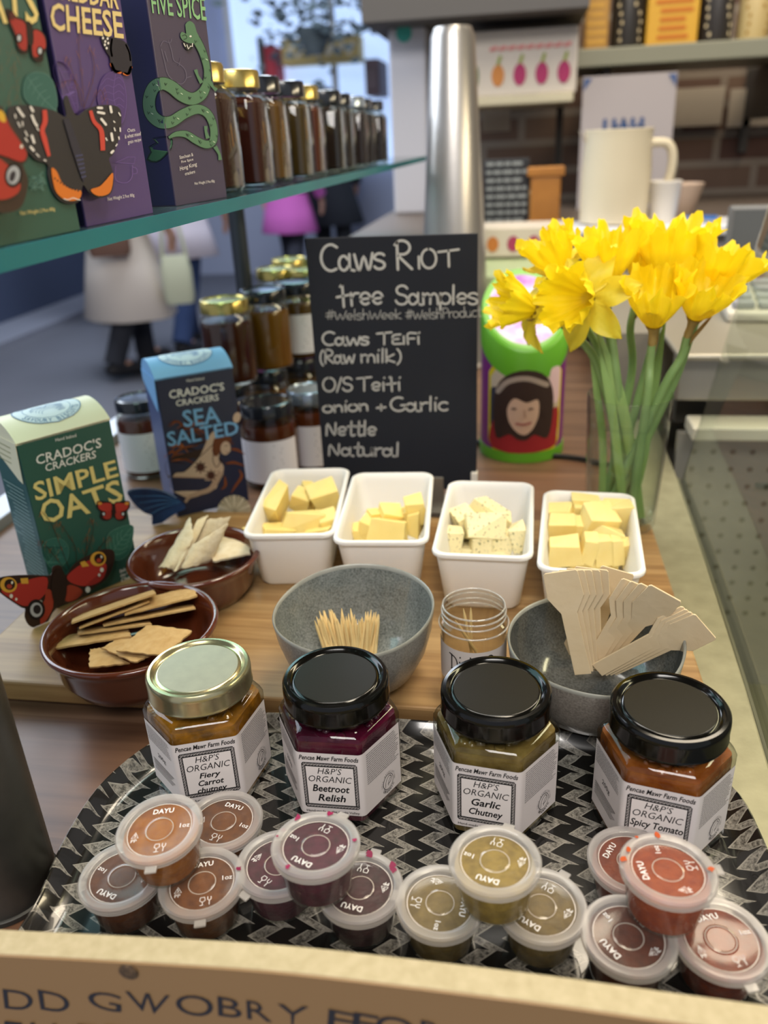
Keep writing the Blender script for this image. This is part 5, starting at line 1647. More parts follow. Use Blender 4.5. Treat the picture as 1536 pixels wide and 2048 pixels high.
d.poly([(375, 1330), (320, 1330), (220, 1350), (260, 1390), (185, 1430), (205, 1480), (165, 1560), (260, 1585), (340, 1530), (400, 1450), (410, 1370)], DG, smooth=2)
d.poly([(375, 1340), (320, 1340), (240, 1358), (275, 1395), (200, 1438), (220, 1485), (185, 1550), (262, 1570), (335, 1520), (390, 1440), (400, 1370)], ink('#3d6a4c'), smooth=2)
d.poly([(480, 340), (500, 310), (540, 330), (530, 240), (575, 205), (620, 240), (640, 310), (670, 380), (620, 420), (560, 420), (500, 390)], DGR, smooth=2)
d.poly([(505, 410), (560, 430), (605, 420), (600, 470), (560, 495), (520, 460)], ink('#1c2422'), smooth=2)
d.stroke([(515, 425), (530, 455), (545, 435), (560, 480), (580, 450), (598, 455), (600, 425)], 9, K_white, up=True)
d.ellipse(580, 355, 11, 9, K_white)
d.stroke([(500, 350), (530, 340), (545, 370), (515, 385)], 6, DG, smooth=3)
for pts in ([(690, 810), (650, 740), (630, 680)], [(770, 800), (800, 850), (835, 880)], [(750, 1350), (730, 1280), (730, 1230)], [(820, 1430), (860, 1500), (870, 1560)]):
    d.stroke(pts, [40, 24, 34], DGR, smooth=3)
S_ = sm2(body, 5, False)
d.up()
for k in range(6, len(S_) - 8, 3):
    x, y = S_[k]
    o_ = 26 * (1 if k % 2 else -1)
    d.stroke([(x + o_ - 8, y + o_ * .3 - 12), (x + o_, y + o_ * .3 + 10), (x + o_ + 12, y + o_ * .3 - 8)], 5, DG)
    if k % 4 == 0:
        d.stroke([(x - o_ * .5 - 8, y - 6), (x - o_ * .5 + 8, y + 4)], 6, ink('#d8ecd2'))
for t_, q in (('Szechuan &', ((470, 1520), (602, 1490), (606, 1522), (474, 1552))), ('Five Spice', ((488, 1568), (604, 1540), (608, 1572), (492, 1600))), ('Hong Kong', ((474, 1626), (638, 1580), (642, 1628), (478, 1680))), ('crackers', ((522, 1680), (620, 1656), (622, 1688), (526, 1712))), ('Net Weight 2.9oz 80g', ((616, 1778), (812, 1752), (814, 1784), (620, 1812)))):
    d.text(t_, q, K_white)
d.build('front_print', fs_.body)
# shelf oats print
d = Decal(so.surf(), so.wrap(0, 0, 4.453))
d.text('OATS', ((-420, -260), (330, -110), (335, 215), (-340, 215)), K_cream, bold=.018)
leaf(d, [(215, 700), (300, 645), (410, 665), (475, 760), (500, 940), (440, 1000), (300, 960), (200, 860)], '#6f9a92', '#3a675f', [[(230, 680), (350, 850), (490, 990)]] + [[(270 + 40 * k, 720 + 55 * k), (330 + 36 * k, 690 + 55 * k)] for k in range(4)] + [[(270 + 40 * k, 720 + 55 * k), (240 + 40 * k, 790 + 50 * k)] for k in range(4)])
d.up()
spikelets(d, random.Random(2), 46, (-40, 180), (320, 950), ['#8a4a22', '#a85e2e', '#6b3519'], 70, 22)
d.poly([(30, 95), (80, 85), (140, 150), (220, 200), (240, 420), (225, 480), (150, 450), (120, 330), (80, 240)], ink('#2a1712'), smooth=3)
d.poly([(70, 160), (140, 170), (215, 220), (225, 440), (160, 420), (130, 310)], ink('#a8332d'), smooth=3)
d.poly([(270, 270), (340, 265), (395, 330), (400, 440), (375, 480), (370, 540), (320, 555), (270, 510), (255, 400)], ink('#2a1712'), smooth=3)
d.poly([(280, 285), (340, 280), (385, 340), (390, 430), (330, 440), (330, 500), (280, 490)], ink('#b0372f'), smooth=3)
d.poly([(225, 190), (275, 230), (285, 380), (250, 410), (225, 330)], ink('#241814'), smooth=3)
for x, y in ((155, 340), (340, 455)):
    d.ellipse(x, y, 28, 42, ink('#1b1416'))
    d.ellipse(x, y, 16, 28, ink('#c4c6cc'))
d.ellipse(90, 140, 26, 34, ink('#5a2420'))
d.up()
rn = random.Random(6)
for k in range(9):
    d.stroke([(240 + rn.uniform(0, 160), 1540 + rn.uniform(0, 160)) for _ in range(4)], 4, ink('#6f9a92'), smooth=4)
d.text('Net Weight 2.9oz 80g', ((160, 1880), (470, 1845), (474, 1885), (166, 1930)), K_cream)
d.build('front_print', so.body)
lf4 = .006
cv2 = so.wrap(0, 0, 4.453, lf4)
outl = [(-200, 950), (0, 940), (40, 1010), (120, 1130), (200, 1260), (250, 1370), (235, 1440), (205, 1470), (245, 1580), (240, 1700), (190, 1840), (90, 1890), (-20, 1880), (-200, 1700), (-300, 1300)]
cd = card(so, 'butterfly_cutout', outl, cv2, lf4, K_bfly)
d = Decal(lambda u, v, h: V3((u, -BD / 2 - lf4 - .0002 - h, max(v, .0006))), cv2)
d.poly([(-180, 1000), (0, 985), (80, 1130), (170, 1260), (230, 1370), (190, 1440), (60, 1400), (-150, 1300)], ink('#b0322b'), smooth=3)
d.poly([(-20, 980), (30, 1010), (40, 1090), (-20, 1060)], ink('#e0b23c'), smooth=3)
d.poly([(-180, 1400), (0, 1420), (160, 1600), (150, 1720), (0, 1780), (-150, 1700)], ink('#b0382b'), smooth=3)
d.ellipse(110, 1560, 80, 112, ink('#1f1517'), .15)
d.ellipse(108, 1560, 58, 84, ink('#aeb2ba'), .15)
d.ellipse(100, 1570, 26, 50, ink('#34303a'), .3)
d.ellipse(180, 1305, 14, 18, ink('#e8ddd2'))
d.build('butterfly_print', cd)

# ------------------------------------------------------------------ chalkboard
CY = 0.82
M_slate = mat('chalkboard', '#1d1f26', rough=0.75, spec=0.25, noise=(9, '#22242a', 0.3))
tl_, tr_ = aty(627, 476, CY), aty(970, 467, CY)
br_ = aty(955, 940, CY)
bx0, bx1 = aty(645, 935, CY).x, br_.x
cb = thing('chalkboard', 'black chalkboard with white handwriting listing cheese samples', 'chalkboard', ((bx0 + bx1) / 2, CY, 0.0))
cx_ = (bx0 + bx1) / 2
zt_ = (tl_.z + tr_.z) / 2
hw_ = ((tr_.x - tl_.x) + (bx1 - bx0)) / 4
MB().add(box2((-hw_, 0, 0.030), (hw_, 0.004, zt_))).build('slate', M_slate, cb, bevel=.0008)
MB().add(box2((-0.045, -0.016, 0.0), (0.055, 0.034, 0.010))).build('stand_base', mat('stand_silver', '#9a968c', rough=.35, metal=.7), cb, bevel=.002)
MB().add(box2((-0.04, -0.004, 0.008), (0.05, -0.001, 0.046))).build('front_clip', mat('stand_silver'), cb, bevel=.0006)
MB().add(box2((-0.04, 0.005, 0.008), (0.05, 0.008, 0.046))).build('back_clip', mat('stand_silver'), cb, bevel=.0006)
MB().add(box2((hw_ - .006, -.004, 0.03), (hw_ + .001, .006, 0.052))).build('corner_cap', mat('cap_white', '#e2ddd2', rough=.5), cb, bevel=.001)
M_chalk = mat('chalk', '#b9b7b0', rough=0.9, spec=0.1)
d = Decal(lambda u, v, h: V3((u, -.0002 - h, v)), lambda x, y: (lambda p: (p.x - cx_, p.z))(aty(600 + x / 2.844, 440 + y / 2.844, CY)))
for s_, q, wd in (('CAWS', (118, 292, 490, 275, 150), 17), ('R', (545, 282, 645, 278, 165), 17), ('IO', (668, 276, 785, 272, 110), 15), ('T', (790, 268, 905, 262, 100), 15),
                  ('free', (212, 490, 480, 478, 122), 15), ('Samples', (545, 480, 1015, 478, 108), 14),
                  ('#WelshWeek', (145, 570, 580, 562, 60), 4.5), ('#WelshProduct', (600, 568, 1035, 548, 60), 4.5),
                  ('CAWS', (125, 712, 395, 708, 75), 13), ('TEIFi', (438, 708, 690, 704, 72), 12),
                  ('(Raw', (112, 815, 315, 812, 78), 11), ('milk)', (345, 810, 580, 808, 78), 11),
                  ('O/S', (132, 975, 300, 972, 78), 11), ('Teifi', (325, 972, 580, 968, 82), 11),
                  ('onion', (132, 1095, 395, 1082, 66), 12), ('+', (432, 1092, 500, 1088, 66), 12), ('Garlic', (512, 1088, 848, 1082, 80), 12),
                  ('Nettle', (148, 1225, 440, 1225, 84), 12), ('Natural', (162, 1338, 570, 1342, 76), 12)):
    handwrite(d, s_.replace('CAWS', 'Caws') if s_ == 'CAWS' else s_, q, wd, M_chalk)
d.build('handwriting', cb)

# ------------------------------------------------------------------ collection tin with sloping top
pc = V3((0.010, 1.035, 0))
tin = thing('collection_tin', 'purple and green collection tin with sloping top and a printed portrait', 'tin', pc)
TRd = 0.054
def cutz(x, y):
    return 0.188 + 0.75 * y + 0.10 * (x) * -1
N_ = 56
ringf = lambda r, zf: [(r * cos(2 * pi * i / N_), r * sin(2 * pi * i / N_), zf(r * cos(2 * pi * i / N_), r * sin(2 * pi * i / N_))) for i in range(N_)]
M_tin = mat('tin_purple', '#7b2a7c', rough=0.35)
M_tgreen = mat('tin_green', '#62a82a', rough=0.35)
MB().add(loft([ringf(TRd, lambda x, y: 0.012), ringf(TRd, lambda x, y: cutz(x, y) - .036)], True, True)).build('tin_body', M_tin, tin, smooth=50)
MB().add(loft([ringf(TRd + .0012, lambda x, y: 0.0), ringf(TRd + .0016, lambda x, y: 0.004), ringf(TRd + .0012, lambda x, y: 0.014)], True, True)).build('base_rim', M_tgreen, tin, smooth=50)
lidt = MB().add(loft([ringf(TRd + .0012, lambda x, y: cutz(x, y) - .038), ringf(TRd + .0012, lambda x, y: cutz(x, y) - .004), ringf(TRd - .001, lambda x, y: cutz(x, y)), ringf(TRd - .008, lambda x, y: cutz(x, y) - .001)], True, True)).build('lid', M_tgreen, tin, smooth=50)
M_marble = mat('lid_marble', '#d9d6ee', rough=0.3, noise=(26, '#9a3fb0', 0.14))
MB().add(loft([ringf(TRd - .008, lambda x, y: cutz(x, y) - .001), ringf(.0005, lambda x, y: cutz(x, y) + .001)], False, True)).build('lid_print', M_marble, lidt, smooth=40)
d = Decal(lambda u, v, h: V3(((TRd + .0003 + h) * sin(u * 1.14 / TRd), -(TRd + .0003 + h) * cos(u * 1.14 / TRd), .010 + (v - .010) * 1.10)), step=.0002)
d.maxedge = .008
def rr(x0, x1, y0, y1, m_, r=.012):
    cxx, cyy = (x0 + x1) / 2, (y0 + y1) / 2
    d.up()
    nn = 10
    P = rrect(x1 - x0, y1 - y0, r, 4, cxx, cyy)
    vs, fs = [], []
    for j in range(nn + 1):                      # vertical strips follow the curve
        x = x0 + (x1 - x0) * j / nn
        dx = max(0, abs(x - cxx) - ((x1 - x0) / 2 - r))
        hh = (y1 - y0) / 2 - (r - sqrt(max(0, r * r - dx * dx)))
        vs += [(x, cyy - hh), (x, cyy + hh)]
    for j in range(nn):
        fs.append((2 * j, 2 * j + 2, 2 * j + 3, 2 * j + 1))
    d.raw(vs, fs, m_)
rr(-.043, .050, .012, .118, ink('#d6c022'))
rr(-.039, .046, .016, .113, ink('#c9b7a4'))
rr(-.039, -.010, .040, .090, ink('#37384a'), .004)
rr(.030, .046, .070, .113, ink('#e2c3cc'), .006)
d.poly([(-.036, .016), (-.034, .050), (-.016, .060), (.012, .048), (.026, .058), (.044, .064), (.044, .030), (.036, .016)], ink('#a02a30'), smooth=3)
d.poly([(-.030, .030), (-.034, .070), (-.026, .098), (-.004, .112), (.020, .108), (.034, .088), (.036, .056), (.030, .030), (.014, .036), (.006, .030), (-.004, .030), (-.014, .036)], ink('#3a2a26'), smooth=3)
d.poly([(-.016, .058), (-.015, .084), (.000, .090), (.015, .086), (.018, .062), (.012, .044), (.003, .036), (-.008, .042)], ink('#d9b8a4'), smooth=3)
d.poly([(-.024, .060), (-.024, .096), (.000, .104), (.026, .094), (.026, .056), (.019, .066), (.016, .078), (.004, .075), (-.008, .080), (-.015, .072), (-.018, .060)], ink('#3a2a26'), smooth=3)
d.stroke([(-.028, .086), (-.016, .099), (.004, .103), (.026, .094)], .006, ink('#a8988e'), smooth=4, up=True)
d.up()
d.stroke([(-.006, .050), (.002, .049), (.009, .051)], .0026, ink('#b26a66'), smooth=3)
for x in (-.010, .010):
    d.ellipse(x * .9, .0675, .0030, .0013, ink('#6a5048'), up=False)
d.stroke([(.002, .066), (.003, .058)], .0015, ink('#b58e7c'))
d.build('portrait_print', tin)
cab = [at(945, 878, .004), at(985, 897, .004), at(1040, 902, .004), at(1100, 905, .004), at(1150, 914, .004), at(1185, 928, .004), at(1230, 930, .004)]
cb_ = MB().add(tube(smoothpath([(p.x, p.y, 0.0036) for p in [at(930, 876, 0), at(975, 897, 0), at(1035, 914 + 6, 0), at(1100, 916, 0), at(1160, 922, 0), at(1215, 935, 0)]], 6), 0.0034, 8)).build('black_cable', mat('cable_black', '#17171a', rough=.5), None, smooth=60)
tag(cb_, 'black cable lying on the counter in front of the collection tin', 'cable')

# ------------------------------------------------------------------ vase of daffodils
VC = V3((0.1085, 0.763, 0))
VB = ZB
vase = thing('glass_vase', 'tall clear glass vase of water holding the daffodils', 'vase', (VC.x, VC.y, VB))
M_vase = thin_glass('vase_glass', '#fdfefd', ior=1.5, edge=0.22, edgecol='#8a9488')
VH = 0.136
MB().add(lathe([(.0001, .0), (.030, 0), (.0335, .0015), (.0345, .004), (.0398, VH - .001), (.0392, VH), (.0384, VH - .001), (.0330, .010), (.0290, .007), (.0001, .0065)], 72, False, False)).build('glass', M_vase, vase, smooth=40)
M_water = thin_glass('vase_water', '#fafdf8', ior=1.12, edge=0.06, edgecol='#9aa892')
MB().add(lathe([(.0001, .0075), (.0285, .008), (.0324, .011), (.0368, .108), (.0360, .1076), (.0001, .1074)], 64, False, False)).build('water', M_water, vase, smooth=40)

M_stem = mat('stem_green', '#6f8f50', rough=0.5, noise=(30, '#88a468', 0.3))
M_trump = mat('trumpet_yellow', '#fbe31c', rough=0.5, trans=0.3, noise=(60, '#fadd14', 0.3))
M_petal = mat('petal_yellow', '#f6e64a', rough=0.5, trans=0.3, noise=(50, '#f2dd34', 0.3))
M_spathe = mat('spathe_tan', '#b59a5a', rough=0.8, noise=(60, '#8f7038', 0.3))
def trumpet_mesh(seed, rm, ln):
    rn = random.Random(seed)
    ph = [rn.uniform(0, 6.28) for _ in range(5)]
    n = 96
    rings = []
    K = 16
    for j in range(K + 1):
        t = j / K
        r = rm * (0.16 + 0.66 * min(1, t * 1.7) ** .75 + 0.40 * max(0, t - .55) ** 1.3)
        ring = []
        for i in range(n):
            a = 2 * pi * i / n
            fr_ = max(0, (t - .35) / .65) ** 2
            w_ = fr_ * rm * (.08 + .15 * sin(6 * a + ph[0]) + .11 * sin(11 * a + ph[1]) + .06 * sin(23 * a + ph[2] + 3 * t))
            rb = .05 * rm * sin(13 * a + ph[3]) * (0.3 + .7 * t)
            zz = ln * t + fr_ * ln * (.09 * sin(5 * a + ph[4]) + .07 * sin(13 * a + ph[1]) + .045 * sin(29 * a + ph[2]))
            ring.append(((r + w_ + rb) * cos(a), (r + w_ + rb) * sin(a), zz))
        rings.append(ring)
    return loft(rings, True, False)
def petal_mesh(rn, ln, wd, back, droop):
    NX, NY = 6, 10
    v = []
    for j in range(NY + 1):
        t = j / NY
        hw = wd * (sin(pi * min(1, t * .93 + .07)) ** .75) * (1 - .25 * t) if t < 1 else 0.0004
        for i in range(NX + 1):
            s_ = i / NX * 2 - 1
            x = .006 + ln * t
            z = -back * ln * t * t + .0035 * (s_ * s_) * sin(pi * t) + .0015 * sin(9 * t + 4 * s_ + droop)
            v.append((x, s_ * hw, z + droop * ln * t * (t - .3) * .4))
    f = [(j * (NX + 1) + i, j * (NX + 1) + i + 1, (j + 1) * (NX + 1) + i + 1, (j + 1) * (NX + 1) + i) for j in range(NY) for i in range(NX)]
    return v, f
def daffodil(label, neck, axis, foot, seed, rm=.026, ln=.042, pl=.040, back=.2, mid=None, spathe=True, twist=0.0, nump=6):
    """neck: where the flower meets the stem; axis: where the trumpet points; foot: where the stem stands"""
    rn = random.Random(seed)
    t = thing('daffodil', label, 'flower', foot, 0, 'daffodils in the vase')
    F0 = V3(foot)
    nk = V3(neck) - F0
    ax = V3(axis).normalized()
    a, b, _ = frame_of(ax)
    M = basis(nk, a, b, ax)
    tubeL = .016
    M2 = basis(nk + ax * tubeL, a, b, ax)
    MB().add(trumpet_mesh(seed, rm, ln), 0, M2).build('trumpet', M_trump, t, smooth=70, recalc=False)
    for k in range(nump):
        mm = M2 @ Matrix.Rotation(k * 2 * pi / nump + twist, 4, 'Z') @ Matrix.Rotation(-radians(max(0, -back) * 75), 4, 'Y')
        MB().add(petal_mesh(rn, pl * rn.uniform(.85, 1.05), pl * .34 * rn.uniform(.9, 1.1), max(back, 0) + rn.uniform(-.1, .2), rn.uniform(-.5, .6)), 0, mm).build('petal', M_petal, t, smooth=80, recalc=False)
    MB().add(lathe([(.0028, -.004), (.0036, .0), (.0034, .006), (.0045, .012), (.0075, .017)], 16, True, False), 0, M).build('flower_tube', M_spathe, t, smooth=60)
    if spathe:
        s1 = rn.uniform(0, 6.28)
        pts = [(.0045 * cos(s1 + q), .0045 * sin(s1 + q), -.010) for q in (-.9, 0, .9)]
        rings = []
        for j in range(7):
            tt = j / 6
            w_ = (.9 - .85 * tt)
            r_ = .0042 + .010 * tt
            rings.append([(r_ * cos(s1 + q * w_), r_ * sin(s1 + q * w_), -.012 + .036 * tt) for q in (-1, -.5, 0, .5, 1)])
        MB().add(loft(rings, False, False, False), 0, M).build('spathe', M_spathe, t, smooth=60, recalc=False)
    m_ = (V3(mid) - F0) if mid is not None else nk * .5 + V3((0, 0, .01))
    path = smoothpath([V3((0, 0, 0)), nk * .25 * 1.0 + (m_ - nk * .5) * .6, m_, nk - ax * .016 - V3((0, 0, .008)), nk - ax * .003], 6)
    MB().add(tube(path, [.0043 - .0008 * i / len(path) for i in range(len(path))], 10)).build('stem', M_stem, t, smooth=60)
    return t
def vfoot(deg, r=.017):
    return (VC.x + r * cos(radians(deg)), VC.y + r * sin(radians(deg)), VB + .0085)
def world_dir(dx, dy, dz=0.0):
    """dx right, dy up, dz towards the viewer, turned into the place's axes"""
    return V3((cos(YAW), sin(YAW), 0)) * dx + V3((0, 0, 1)) * dy + V3((sin(YAW), -cos(YAW), 0)) * dz
def fp(px, py, dY=0.0):
    return aty(px, py, VC.y + dY)
daffodil('big open daffodil facing the viewer at the lower left of the bunch', fp(1196, 596, -.02), world_dir(-.72, .16, .66), vfoot(40), 1, .025, .040, .046, .05, fp(1232, 740, -.02), twist=.3)
daffodil('daffodil pointing left at the far left edge of the bunch', fp(1100, 628, .0), world_dir(-.92, .30, .1), vfoot(20), 2, .024, .036, .034, .25, fp(1190, 720, .0))
daffodil('daffodil tilted up and left at the top left of the bunch', fp(1142, 578, .03), world_dir(-.48, .86, .0), vfoot(60), 3, .025, .040, .034, -.3, fp(1205, 720, .03))
daffodil('upright daffodil with a tan pointed sheath, second from left along the top', fp(1216, 600, .0), world_dir(-.10, .98, .1), vfoot(100), 4, .029, .043, .029, -.95, fp(1228, 740, .0), nump=3, twist=0.4)
daffodil('largest upright daffodil at the top middle of the bunch', fp(1322, 600, .025), world_dir(.05, .98, .05), vfoot(130), 5, .037, .052, .034, -.95, fp(1292, 740, .02), nump=3, twist=0.9)
daffodil('daffodil facing up at the lower middle with one petal curling to the left', fp(1304, 684, -.03), world_dir(-.10, .94, .30), vfoot(-60), 6, .027, .044, .030, -.7, fp(1296, 780, -.03), nump=3, twist=1.4)
daffodil('daffodil facing up and forward at the lower right of the bunch', fp(1376, 668, -.025), world_dir(.10, .90, .36), vfoot(200), 7, .027, .040, .027, -.75, fp(1330, 770, -.02), nump=3, twist=1.4)
daffodil('daffodil leaning right at the far right of the bunch', fp(1400, 622, .0), world_dir(.34, .94, .1), vfoot(220), 8, .032, .042, .030, -.75, fp(1350, 760, .01), nump=3, twist=0.9)
daffodil('daffodil half hidden between the two upper middle flowers', fp(1270, 610, .03), world_dir(.15, .96, .0), vfoot(160), 9, .020, .034, .028, -.7, fp(1264, 740, .03), nump=3, twist=0.9)
# broad leaves standing with the stems
M_blade = mat('leaf_green', '#78984f', rough=0.45, noise=(24, '#92ae68', 0.3))
def blade(label, pts, wd):
    P = smoothpath([V3(p) for p in pts], 6)
    v, f = [], []
    c0 = P[0].copy()
    n = len(P)
    for i, p in enumerate(P):
        dd = (P[min(i + 1, n - 1)] - P[max(i - 1, 0)]).normalized()
        side = dd.cross((EYEP - p).normalized()).normalized()
        nn = side.cross(dd)
        w_ = wd * (1 - .75 * max(0, i / (n - 1) - .7) / .3) * .5
        v += [p - side * w_ - c0, p + nn * .0012 - c0, p + side * w_ - c0, p - nn * .0008 - c0]
    for i in range(n - 1):
        for k in range(4):
            f.append((4 * i + k, 4 * i + (k + 1) % 4, 4 * i + 4 + (k + 1) % 4, 4 * i + 4 + k))
    f += [(0, 1, 2, 3), tuple(4 * (n - 1) + k for k in (3, 2, 1, 0))]
    o = MB().add((v, f)).build('daffodil_leaf', M_blade, None, smooth=60, loc=c0)
    return tag(o, label, 'leaf', 'green blades in the vase')
blade('broad green blade crossing the vase from upper left to lower right', [vfoot(-20, .020), fp(1262, 900, -.012), fp(1236, 780, -.02), fp(1200, 668, -.02)], .010)
blade('green blade beside the crossing one, left of the middle of the vase', [vfoot(-80, .018), fp(1232, 880, -.02), fp(1214, 760, -.02), fp(1192, 640, -.01)], .008)
blade('green blade at the left wall of the vase', [vfoot(200, .020), fp(1206, 900, .0), fp(1196, 800, .0), fp(1180, 700, .0)], .007)
blade('green blade leaning right in the back of the vase', [vfoot(120, .016), fp(1290, 880, .015), fp(1310, 760, .02), fp(1330, 640, .02)], .009)
blade('narrow green blade right of the middle of the vase', [vfoot(-40, .010), fp(1290, 900, -.01), fp(1292, 800, -.015), fp(1296, 720, -.02)], .008)

# ------------------------------------------------------------------ jars behind the crackers and on the shelf
M_jamglass = thin_glass('jam_glass', '#eef0ea', ior=1.5, edge=0.3, edgecol='#5a564a')
def round_jar(label, loc, r, h, lidm, food, lab=True, group=None, labk=None, rotz=0.0):
    t = thing('preserve_jar', label, 'jar', loc, rotz, group)
    MB().add(lathe([(r * .86, 0), (r * .97, .002), (r, .006), (r, h * .70), (r * .95, h * .77), (r * .84, h * .82), (r * .83, h * .9)], 40, True, False)).build('glass', M_jamglass, t, smooth=40)
    mf = mat('food_' + food.strip('#'), food, rough=.2, coat=.3, noise=(50, food, .2))
    MB().add(lathe([(r * .82, .003), (r * .95, .006), (r * .965, h * .68), (r * .90, h * .74), (.001, h * .75)], 40)).build('contents', mf, t, smooth=40)
    MB().add(lathe([(r * .88, h * .84), (r * .92, h * .845), (r * .92, h * .965), (r * .88, h * .985), (r * .80, h * .99), (r * .77, h * .975), (.001, h * .977)], 40)).build('lid', lidm, t, smooth=40)
    if lab:
        lb = MB().add(loft([[((r + .0004) * cos(a), (r + .0004) * sin(a), z) for a in [radians(-165 + 150 * i / 24) for i in range(25)]] for z in (h * .10, h * .60)], False, False, False)).build('label', mat('label_white', '#dedbe0', rough=.6), t, smooth=60)
        d = Decal(lambda u, v, z: V3(((r + .0006 + z) * sin(u / r), -(r + .0006 + z) * cos(u / r), v)))
        rn = random.Random(label)
        y = h * .55
        while y > h * .14:
            d.stroke([(-r * .7, y), (r * rn.uniform(.3, .7), y)], .0012, K_grey)
            y -= h * .045
        d.build('label_print', lb)
    return t
M_lidnavy = mat('lid_dark', '#1d2026', rough=.18, coat=.4)
M_lidgold2 = mat('lid_honey_gold', '#c9b46a', rough=.25, metal=.85)
M_lidsilver = mat('lid_silver', '#a9b6c4', rough=.25, metal=.8)
def back_jar(label, px, py, Y, zt, lidm, food, r=.034, h=.108, lab=True):
    p = aty(px, py, Y)
    round_jar(label, (p.x, Y, zt), r, h, lidm, food, lab, 'preserve jars behind the crackers')
back_jar('dark-lidded preserve jar half hidden behind the navy cracker carton', 276, 800, .93, 0, M_lidnavy, '#5d2a14', .032, .104)
back_jar('black-lidded preserve jar with white label right beside the navy cracker carton', 532, 800, .905, 0, M_lidnavy, '#54260f', .0355)
back_jar('preserve jar with pale label tucked against the left of the chalkboard', 618, 770, .96, 0, M_lidsilver, '#5d2b12', .032)
back_jar('gold-lidded dark honey jar standing on another jar above the navy carton', 452, 640, .985, .108, M_lidgold2, '#4a200c', .0335, .108, False)
back_jar('lower jar carrying the gold-lidded dark honey jar', 455, 800, .985, 0, M_lidnavy, '#4a200c', .034, .1075, False)
back_jar('amber honey jar behind the gold-lidded one', 528, 610, 1.055, .108, M_lidnavy, '#8a5a18', .034, .108, False)
back_jar('lower jar carrying the amber honey jar', 532, 760, 1.055, 0, M_lidnavy, '#6b4413', .034, .1075, False)
back_jar('dark-lidded honey jar with white label left of the chalkboard top', 592, 560, 1.12, .108, M_lidnavy, '#5e4014', .034, .108)
back_jar('lower jar carrying the labelled honey jar', 596, 700, 1.12, 0, M_lidnavy, '#4d3413', .034, .1075, False)
for i, (px, Y, lm, fd, lab) in enumerate(((545, 1.25, M_lidgold2, '#6b4a1a', 'gold-lidded honey jar by the shelf upright'), (610, 1.24, M_lidgold2, '#553414', 'gold-lidded honey jar just left of the chalkboard corner'), (575, 1.36, M_lidgold2, '#6a4d1c', 'gold-lidded honey jar at the back of the group'), (640, 1.38, M_lidsilver, '#49301a', 'silver-lidded honey jar peeping over the chalkboard corner'), (700, 1.42, M_lidgold2, '#40220f', 'dark honey jar peeping over the chalkboard top'))):
    p = aty(px, 480, Y)
    round_jar(lab, (p.x, Y, .108), .033, .108, lm, fd, False, 'honey jars at the back of the counter')
    round_jar('lower jar under the ' + lab, (p.x, Y, 0), .034, .1075, M_lidnavy, fd, False, 'honey jars at the back of the counter')

def square_jar(label, loc, lidm, food):
    t = thing('honey_jar', label, 'jar', loc, 0, 'honey jars in a row on the glass shelf')
    w_, h = .052, .098
    R = lambda s_, r, z: ring3(rrect(w_ - 2 * s_, w_ - 2 * s_, r, 4), z)
    MB().add(loft([R(.003, .006, 0), R(0, .008, .003), R(0, .008, .072), R(.004, .012, .078), R(.008, .018, .081), R(.008, .018, .086)], True, False)).build('glass', M_jamglass, t, smooth=40)
    mf = mat('food_' + food.strip('#'), food, rough=.2, coat=.3, noise=(50, food, .2))
    MB().add(loft([R(.004, .006, .003), R(.0016, .008, .005), R(.0016, .008, .070), R(.006, .012, .075)], True, True)).build('contents', mf, t, smooth=40)
    MB().add(lathe([(.0225, .082), (.0230, .0825), (.0230, .0945), (.0220, .0965), (.0205, .097), (.0195, .0962), (.001, .0962)], 36)).build('lid', lidm, t, smooth=40)
sj = [(M_lidgold2, '#3a1a12', 'gold-lidded honey jar right beside the dragon carton on the shelf'), (M_lidgold2, '#44201a', 'second gold-lidded honey jar along the shelf'), (M_lidnavy, '#6a4a1c', 'black-lidded amber honey jar, third along the shelf'), (M_lidnavy, '#4a3a1c', 'black-lidded olive honey jar, fourth along the shelf'), (M_lidgold2, '#5e2a14', 'gold-lidded red-brown honey jar, fifth along the shelf'), (M_lidnavy, '#2c2420', 'black-lidded jar, sixth along the shelf'), (M_lidnavy, '#33261c', 'black-lidded jar, seventh along the shelf'), (M_lidsilver, '#2e1f1c', 'dark jar with pale lid, eighth along the shelf'), (M_lidnavy, '#241a1c', 'dark jar, ninth along the shelf'), (M_lidnavy, '#281c1a', 'last dark jar at the far end of the shelf')]
for i, (lm, fd, lab) in enumerate(sj):
    square_jar(lab, (-.262 + .004 * (i % 2), .705 + .084 * i + .006 * (i > 4) * i, ZS), lm, fd)

# ------------------------------------------------------------------ staff side behind the counter (soft in the photograph)
def simple(name, label, cat, mb, m_, bevel=0.004, group=None, loc=None, smooth=None, rot=None):
    return tag(mb.build(name, m_, None, bevel=bevel, loc=loc, smooth=smooth, rot=rot), label, cat, group)
def face_box(name, label, cat, x0, y0, x1, y1, Y, dep, m_, group=None, bevel=0.004, parts=True):
    """upright box whose front covers the given view region at depth Y"""
    a, b = aty(x0, y0, Y), aty(x1, y1, Y)
    c = ((a.x + b.x) / 2, Y, b.z)
    wd, h = abs(b.x - a.x), abs(a.z - b.z)
    t = thing(name, label, cat, c, 0, group)
    MB().add(box2((-wd / 2, 0, 0), (wd / 2, dep, h))).build('body', m_, t, bevel=bevel)
    return t, wd, h
def front_decal(t):
    return Decal(lambda u, v, h: V3((u, -.001 - h, v)), step=.0006)

